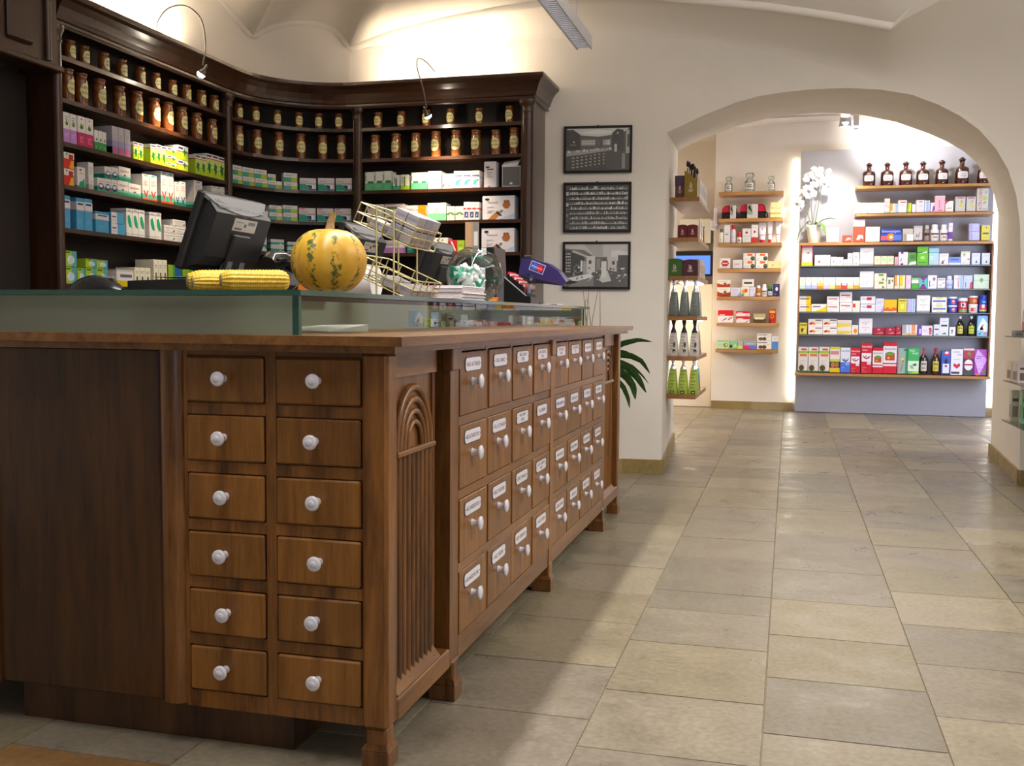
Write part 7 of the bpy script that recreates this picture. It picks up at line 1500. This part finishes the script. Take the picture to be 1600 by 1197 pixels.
# wire rack with packs
RX,RY=-1.262,2.93
rack=thing('wire_rack','two-tier brass wire rack with tilted baskets beside the pumpkin','rack',(RX,RY,TZ))
for x,y,h in ((.035,.0,.282),(.092,.0,.265),(.020,.22,.20),(.085,.22,.16)):
    b=MB(); b.tube([(x,y,0),(x,y,h)],.0032,6); obj('upright',b,M['brass'],rack)
b=MB()
for y in (0,.22): b.tube([(.02,y,.003),(.10,y,.003)],.0025,6)
for x in (.035,.09): b.tube([(x,0,.003),(x-.01,.22,.003)],.0025,6)
obj('foot_frame',b,M['brass'],rack)
def basket(z,tilt):
    T=Matrix.Translation((.0,0,z))@Matrix.Rotation(tilt,4,'Y'); b=MB(); b.M=T; L_,Wd,H=.20,.225,.062; r=.0022; x0=-.045
    for zz in (0,H*.5,H):
        b.tube([(x0,0,zz),(x0+L_,0,zz),(x0+L_,Wd,zz),(x0,Wd,zz),(x0,0,zz)],r,6)
    for x in (x0,x0+.05,x0+.10,x0+.15,x0+L_):
        b.tube([(x,0,H),(x,0,0),(x,Wd,0),(x,Wd,H)],r,6)
    for y in (.056,.112,.168): b.tube([(x0,y,H),(x0,y,0),(x0+L_,y,0),(x0+L_,y,H)],r,6)
    obj('basket',b,M['brass'],rack); return T
B1=basket(.215,.42); B2=basket(.055,.42)
rn=random.Random(8)
def pack(T,x,y,z,sx,sy,sz,c,label):
    b=MB(); b.cbox(-sx/2,sx/2,-sy/2,sy/2,0,sz,.002,c); b.quad((-sx*.4,-sy/2-.0005,sz*.55),(sx*.4,-sy/2-.0005,sz*.55),(sx*.4,-sy/2-.0005,sz*.75),(-sx*.4,-sy/2-.0005,sz*.75),'8a86a0'); b.quad((-sx*.4,-sy/2-.0005,sz*.2),(sx*.2,-sy/2-.0005,sz*.2),(sx*.2,-sy/2-.0005,sz*.3),(-sx*.4,-sy/2-.0005,sz*.3),'b09a90')
    b.quad((sx/2+.0005,-sy*.4,sz*.2),(sx/2+.0005,sy*.4,sz*.2),(sx/2+.0005,sy*.4,sz*.4),(sx/2+.0005,-sy*.4,sz*.4),'9a8a84')
    o=obj('rack_pack',b,M['carton']); o.matrix_world=Matrix.Translation((RX,RY,TZ))@T@Matrix.Translation((x,y,z)); return tag(o,label,'pack','small packs in the wire rack')
nn=0  # pack colours darkened to grey, standing in for shade in the baskets
for i in range(2):
    for j in range(3):
        for k in range(2):
            nn+=1; pack(B1,.085+.042*i,.045+.066*j,.003+.047*k,.040,.062,.045,'a39fa4' if (i+j+k)%3 else '9092a6','shade-greyed white pack in upper wire basket, %s row, %s, %s layer'%(('back','front')[i],('near','middle','far')[j],('lower','upper')[k]))
pack(B1,.02,.06,.003,.05,.08,.03,'b4b0b8','single flat pack at the high end of upper wire basket')
for j in range(3): pack(B2,.125,.045+.066*j,.003,.055,.062,.03,['98949a','a49c98','949098'][j],'shade-greyed pack in lower wire basket, %s one'%('near','middle','far')[j])
for j in range(2): pack(B2,.06,.05+.07*j,.003,.05,.06,.03,'a8a4a8','small shade-greyed pack halfway up lower wire basket, %s one'%('near','far')[j])
# brochures, bowl, card, lipstick stand
t=thing('brochure_stack','stack of white folded brochures on the counter before the bowl','brochures',(-1.235,3.46,TZ))
for i in range(9):
    b=MB(); dx=random.uniform(-.006,.006); z=.0058*i; c='dcd4da' if i%2 else 'e8e2e6'; b.cbox(-.125+dx,.118+dx,-.0+random.uniform(-.003,.003),.27,z,z+.0050,.0015,c); b.quad((-.04+dx,-.0035,z+.001),(.02+dx,-.0035,z+.001),(.02+dx,-.0035,z+.004),(-.04+dx,-.0035,z+.004),'c8909c'); obj('brochure',b,M['print'],t)
bw=thing('glass_bowl','round clear glass bowl filled with green sample packets','bowl',(-1.265,3.97,TZ))
b=MB(); R_=.118; prof_=[(.03,.002)]+[(R_*math.sin(a),R_*.97-R_*.97*math.cos(a)) for a in [.35+.13*i for i in range(18)]]; b.M=Matrix.Translation((0,0,0))@Matrix.Rotation(-.16,4,'X')@Matrix.Rotation(.22,4,'Y'); b.lathe(prof_,32,cap=False); rimr,rimz=prof_[-1]; obj('bowl_glass',b,M['clear'],bw)
b=MB(); b.M=Matrix.Rotation(-.16,4,'X')@Matrix.Rotation(.22,4,'Y'); P=[(rimr*math.cos(2*PI*i/32),rimr*math.sin(2*PI*i/32),rimz) for i in range(33)]; b.tube(P,.004,6); obj('bowl_rim',b,M['clear'],bw)
rn=random.Random(21)
for i in range(34):
    b=MB(); s=rn.uniform(.85,1.15); c=rn.choice(('2f9a80','3a9a84','dfe4e4','d4dcdc','2a8a72','4aa890')); w_,h=.021*s,.030*s
    b.add([(-w_,-h,0),(w_,-h,0),(w_,h,0),(-w_,h,0),(-w_*.7,-h*.7,.012),(w_*.7,-h*.7,.012),(w_*.7,h*.7,.012),(-w_*.7,h*.7,.012)],[[0,3,2,1],[4,5,6,7],[0,1,5,4],[1,2,6,5],[2,3,7,6],[3,0,4,7]],c); b.quad((-w_*.6,-h*.5,.0125),(w_*.6,-h*.5,.0125),(w_*.6,h*.1,.0125),(-w_*.6,h*.1,.0125),'e4e8ea'); b.lathe([(.009,0),(.009,.012),(.004,.016)],8,'e8e8e8',ctr=(w_*.4,h*.6,.006))
    a=rn.uniform(0,2*PI); rr=rn.uniform(.01,.072); o=obj('sample_packet',b,M['plastic'],None,(-1.265+rr*math.cos(a),3.97+rr*math.sin(a),TZ+.026+.0031*i)); o.rotation_euler=(rn.uniform(.2,1.5),rn.uniform(-.6,.6),rn.uniform(-1,1)); pc_='green' if c[0] in '234' else 'whitish'; tag(o,'%s sample packet with white cap inside the glass bowl'%pc_,'packet','%s sample packets in the glass bowl'%pc_)
t=thing('photo_card','upright photo card on a clip above the glass bowl','card',(-1.30,4.14,TZ)); b=MB(); b.box(-.03,.03,-.001,.001,.20,.34,'b89880'); b.quad((-.03,-.0015,.20),(.0,-.0015,.20),(-.005,-.0015,.33),(-.03,-.0015,.34),'c8a078'); b.quad((.004,-.0015,.20),(.03,-.0015,.20),(.03,-.0015,.34),(.004,-.0015,.34),'8a8684'); b.quad((.008,-.002,.24),(.026,-.002,.24),(.026,-.002,.30),(.008,-.002,.30),'d8d4d0'); obj('card',b,M['print'],t); b=MB(); b.tube([(0,.003,0),(0,.003,.22)],.003,6); b.lathe([(.03,0),(.03,.006)],14,ctr=(0,.003,0)); obj('clip_stand',b,M['steel'],t)
t=thing('lipstick_display','black sloping lipstick display with red striped caps','display stand',(-1.185,4.50,TZ))
b=MB(); b.prism([(-.075,0),(.05,0),(.05,.035),(.03,.04),(-.075,.125)],'y',0,.16,'0c0b0d'); b.quad((-.075,-.0005,.121),(-.074,-.0005,.126),(.031,-.0005,.041),(.03,-.0005,.036),'b8b4b4'); b.box(.05,.0515,.01,.15,.006,.030,'3a3438'); obj('stand_body',b,M['plastic'],t)
for i in range(9):
    b=MB(); x=-.062+.0105*i; 
    for k in range(4): y=.02+.035*k; z=.125-.0081*i; b.box(x,x+.007,y,y+.02,z-.06,z+.022,'18161a'); b.box(x-.0002,x+.0072,y-.0003,y+.0203,z+.010,z+.0225,'d02838' if i%2==0 else 'e8d8d8')
    obj('lipstick_row',b,M['plastic'],t)
b=MB(); b.quad((.012,.0,.045),(.048,0,.045),(.048,0,.135),(.012,0,.135)); b.quad((.048,0,.045),(.048,.1,.045),(.048,.1,.135),(.048,0,.135)); b.quad((.012,0,.135),(.048,0,.135),(.048,.1,.135),(.012,.1,.135)); obj('clear_cover',b,M['clear'],t)
b=MB(); b.box(.015,.03,.02,.04,.05,.09,'c87878'); b.box(.034,.042,.02,.04,.05,.088,'8a94c0'); obj('tester_tubes',b,M['plastic'],t)
# purple card terminal
t=thing('card_terminal_hood','purple swept plastic hood with red and blue card emblem, right counter end','display stand',(-1.29,4.86,TZ))
P=[(.0,.140),(.018,.230),(.072,.226),(.148,.203),(.203,.165),(.243,.112),(.222,.095),(.10,.108),(.02,.110)]
b=MB(); b.prism(P,'y',0,.11); obj('hood',b,M['purple'],t)
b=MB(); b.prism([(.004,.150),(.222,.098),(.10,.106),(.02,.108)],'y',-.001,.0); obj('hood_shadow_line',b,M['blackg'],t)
b=MB(); b.prism([(.02,.0),(.07,.0),(.06,.112),(.02,.115)],'y',.03,.09); b.cbox(-.01,.11,.0,.12,0,.012,.003); obj('post',b,M['black'],t)
b=MB(); b.prism([(.228,.104),(.262,.108),(.285,.118),(.25,.120)],'y',.02,.09); obj('tip',b,M['black'],t)
b=MB(); b.cbox(.018,.058,.03,.09,.224,.246,.006); obj('socket',b,M['black'],t)
b=MB(); e=Matrix.Translation((.098,-.0012,.183))@Matrix.Rotation(.36,4,'Y'); b.M=e; b.box(-.038,.038,-.0004,.0004,-.024,.024,'b9b4dc'); b.box(-.034,.034,-.0012,-.0004,-.020,.020,'34327a')
for x,c in ((-.014,'3a6ac8'),(.014,'c82838')): b.add([(x+.017*math.cos(i*PI/10),-.0016-(0 if x<0 else .0003),.017*math.sin(i*PI/10)) for i in range(20)],[list(range(20))],c)
text(b,'Maestro',0,-.004,.008,'f0eef8',lambda x,y:(x,-.0024,y),wfix=.052,center=True); obj('emblem',b,M['print'],t)
t=thing('black_binder','glossy dark upright binder with white tab behind the lipstick stand','binder',(-1.39,4.72,TZ)); b=MB(); b.M=Matrix.Rotation(-.06,4,'Y'); b.cbox(-.03,.035,0,.2,0,.275,.004); obj('cover',b,M['blackg'],t); b=MB(); b.M=Matrix.Rotation(-.06,4,'Y'); b.box(-.028,-.004,-.002,0,.240,.272); obj('tab',b,M['paper'],t)
b=MB(); b.cbox(-.022,.022,0,.06,0,.165,.006,'c4c2cc'); b.quad((-.022,-.0008,.03),(.022,-.0008,.03),(.022,-.0008,.05),(-.022,-.0008,.045),'3a3470'); tag(obj('white_carton',b,M['carton'],None,(-1.372,4.45,TZ)),'white carton with violet stripe between bowl and lipstick stand','box')
b=MB(); b.cbox(-.02,.02,0,.04,0,.03,.003,'c86a20'); b.quad((-.02,-.0008,.015),(.02,-.0008,.015),(.02,-.0008,.021),(-.02,-.0008,.021),'e8b060'); tag(obj('orange_carton',b,M['carton'],None,(-1.305,4.47,TZ)),'small orange carton left of the lipstick stand','box')
b=MB(); b.cbox(-.03,.03,0,.005,0,.14,.002,'d8d4dc'); tag(obj('white_card',b,M['print'],None,(-1.33,4.93,TZ)),'plain white card standing behind purple hood','card')
b=MB(); b.cbox(-.05,.05,-.06,.06,0,.008,.002,'e4e2e4'); b.box(.01,.045,-.061,-.06,.001,.006,'4a4650'); tag(obj('white_notepad',b,M['print'],None,(-1.15,4.98,TZ)),'white flat notepad right of the lipstick stand','notepad')
b=MB(); b.cbox(-.05,.05,-.03,.03,0,.05,.003,'7a9a2a'); b.quad((-.05,-.0308,.0),(.0,-.0308,.0),(-.005,-.0308,.03),(-.05,-.0308,.035),'d87a28'); tag(obj('green_carton',b,M['carton'],None,(-1.36,2.80,TZ)),'low green and orange carton under the wire rack side','box')
# extra items on the right bay: loudspeaker, paper, tube
t=thing('loudspeaker','grey square loudspeaker with white rim, right bay third shelf','loudspeaker',(-1.752,SHB+.016,1.8855)); b=MB(); b.cbox(-.063,.063,0,.11,0,.135,.004); obj('cabinet',b,M['porc'],t); b=MB(); b.box(-.056,.056,-.003,0,.008,.128); obj('grille',b,M['grey'],t); b=MB(); b.box(-.009,.009,-.005,-.003,.016,.028); obj('badge',b,M['paper'],t)
b=MB(); b.M=Matrix.Translation((-1.757,SHB+.06,2.0215))@Matrix.Rotation(-.12,4,'Z'); b.add([(-.062,-.04,0),(.052,-.04,0),(.06,.0,.045),(-.055,.0,.032),(-.062,-.038,0),(.052,-.038,0),(.06,.002,.045),(-.055,.002,.032)],[[0,1,2,3],[7,6,5,4],[0,4,5,1],[1,5,6,2],[2,6,7,3],[3,7,4,0]]); b.M=None; tag(obj('folded_note',b,M['paper']),'folded white note leaning on top of the loudspeaker','paper')
t=thing('purple_tube','slim purple and orange tube with white cap, right bay fifth shelf','tube',(-2.005,SHB+.05,1.4685)); b=MB(); b.lathe([(.014,0),(.014,.055)],14,'c8742c'); b.lathe([(.014,.055),(.014,.115)],14,'7a2a8c'); obj('body',b,M['plastic'],t); b=MB(); b.lathe([(.012,.115),(.012,.14),(.010,.142)],14,'dcd8dc'); obj('cap',b,M['plastic'],t)
# ------------------------------------------------------------------ plant and twigs behind the counter
PX,PY_=-1.215,6.30
t=thing('potted_plant','leafy green houseplant in a clay pot behind the counter end','plant',(PX,PY_,0))
b=MB(); b.lathe([(.11,0),(.115,.01),(.15,.24),(.16,.25),(.16,.29),(.145,.29),(.14,.25)],20); obj('pot',b,M['terracotta'],t)
b=MB(); b.lathe([(.14,.25),(.02,.262)],16,'2a1c12'); obj('soil',b,M['plastic'],t)
b=MB(); b.tube([(0,0,.25),(.01,0,.55),(-.01,.01,.82),(.0,.0,.9)],[.012,.010,.008,.006],8); obj('stem',b,M['stem'],t)
LV=lambda *P:[((x-1015)/253-.826-PX,dy,(534-y)/253+.902) for x,y,dy in P]
for pts,wd,tw_ in ((LV((935,560,0),(957,546,-.01),(975,538,-.02),(998,532,-.02),(1018,534,-.01)),.022,.9),(LV((935,565,0),(960,556,-.02),(985,557,-.03),(1003,565,-.03),(1016,583,-.02)),.024,1.0),
    (LV((935,572,0),(960,566,-.03),(981,575,-.04),(997,591,-.04),(1011,613,-.03)),.030,1.1),(LV((935,585,0),(960,578,-.02),(979,590,-.03),(990,605,-.03),(994,624,-.02)),.032,1.1),
    (LV((935,595,0),(960,592,-.02),(974,606,-.02),(982,623,-.02),(985,638,-.01)),.020,1.1),(LV((935,570,.03),(965,566,.03),(987,574,.03),(1002,587,.03),(1013,600,.03)),.012,1.0),(LV((940,560,.02),(960,553,.02),(974,552,.02),(985,556,.02),(992,562,.02)),.018,.9),
    ([(-.02,0,.84),(-.09,.02,.88),(-.18,.02,.86)],.03,.4),([(-.02,.02,.8),(-.1,.04,.78),(-.18,.05,.68)],.032,.4),([(0,.03,.78),(.02,.12,.8),(.03,.2,.72)],.032,.3)):
    leafmesh(pts,wd,M['leaf'],'leaf',t,12,.25,tw_)
tw=thing('dry_twigs','bunch of thin dry twigs rising past the bottom picture','twigs',(-1.105,5.83,0))
b=MB(); b.lathe([(.07,0),(.075,.02),(.06,.30),(.045,.45),(.055,.50)],16,'4a3a30'); obj('vase',b,M['plastic'],tw)
for dx,dz,k in ((-.055,1.215,.02),(-.02,1.21,-.01),(-.04,1.15,.0),(.035,1.215,-.03),(.045,1.21,.01),(-.03,1.16,.02)):
    b=MB(); b.tube([(0,0,.42),(dx*.5+k*.6,0,.8),(dx*.9+k,.01,1.02),(dx,.015,dz)],[.003,.0026,.0022,.0014],6); obj('twig',b,M['twig'],tw)
# ------------------------------------------------------------------ glass display rack at the right edge
DX0=1.302
t=thing('glass_display_rack','free-standing glass shelf rack with small wares by the right pier','display rack',(1.52,6.60,0))
for z in (.434,.680,.955):
    b=MB(); b.box(-.225,.35,-.32,.31,z-.006,z); obj('glass_shelf',b,M['caseglass'],t); b=MB(); b.box(-.228,-.225,-.32,.31,z-.006,z); b.box(-.228,.35,-.323,-.32,z-.006,z); obj('shelf_edge',b,M['caseback'],t)
for x,y in ((.30,-.28),(.30,.27)):
    b=MB(); b.tube([(x,y,0),(x,y,1.3)],.012,10); obj('post',b,M['steel'],t)
b=MB(); b.cbox(-.05,.36,-.33,.32,0,.03,.004); obj('base',b,M['panel'],t)
rn=random.Random(31)
def ware(name,x,y,z,sx,sy,sz,c,c2,label,cat='box'):
    b=MB(); b.cbox(-sx/2,sx/2,-sy/2,sy/2,0,sz,.002,c)
    for s in (-1,): b.quad((-sx/2-.0006,sy*.35,sz*.15),(-sx/2-.0006,-sy*.35,sz*.15),(-sx/2-.0006,-sy*.35,sz*.55),(-sx/2-.0006,sy*.35,sz*.55),c2); b.quad((-sx*.35,-sy/2-.0006,sz*.15),(sx*.35,-sy/2-.0006,sz*.15),(sx*.35,-sy/2-.0006,sz*.5),(-sx*.35,-sy/2-.0006,sz*.5),c2); b.quad((-sx*.35,-sy/2-.0006,sz*.65),(sx*.35,-sy/2-.0006,sz*.65),(sx*.35,-sy/2-.0006,sz*.75),(-sx*.35,-sy/2-.0006,sz*.75),'555')
    tag(obj(name,b,M['carton'],None,(x,y,z+.0005)),label,cat,'wares on the glass display rack')
for i,(y,h,c,c2) in enumerate(((6.78,.16,'d8d0c8','a84050'),(6.62,.15,'c4bcc4','4a3c50'),(6.46,.16,'b8c8dc','6a5a80'))): ware('ware_box',1.405,y,.955,.07,.10,h,c,c2,'pale box on the upper glass rack shelf, %s'%('farthest','middle','nearest')[i])
ware('ware_tin',1.345,6.82,.955,.05,.07,.035,'8a8484','555','small grey tin at the corner of upper glass rack shelf','tin')
for i in range(4): ware('ware_box',1.338+.085*(i%2),6.78-.17*(i//2),.680,.078,.15,.125,'dccfc0' if i<2 else 'c8bcc0','7a3a44' if i%2 else '6a5a50','beige printed box on middle glass rack shelf, %s'%('far left','far right','near left','near right')[i])
for i,(x,y,h,c,c2) in enumerate(((1.34,6.80,.19,'c8c4b4','8a8478'),(1.37,6.66,.20,'8fb898','3a8a64'),(1.43,6.66,.205,'a8c8a0','4a9a6a'),(1.40,6.50,.17,'d8b8c8','8a4a70'))): ware('ware_bottle_box',x,y,.434,.045,.06,h,c,c2,'slim upright pack on lower glass rack shelf, %s'%('grey farthest','green left','green right','pink nearest')[i],'pack')
# ------------------------------------------------------------------ final check for labels
ls={}
for o in bpy.data.objects:
    if o.parent is None and 'label' in o: ls.setdefault(o['label'],[]).append(o)
for k,v in ls.items():
    n=len(k.split())
    if len(v)>1 and 'group' not in v[0]: print('DUPLICATE',k)
    if n>16 or n<4: print('LENGTH',n,k)
print('objects',len(bpy.data.objects),'tiles',tn)
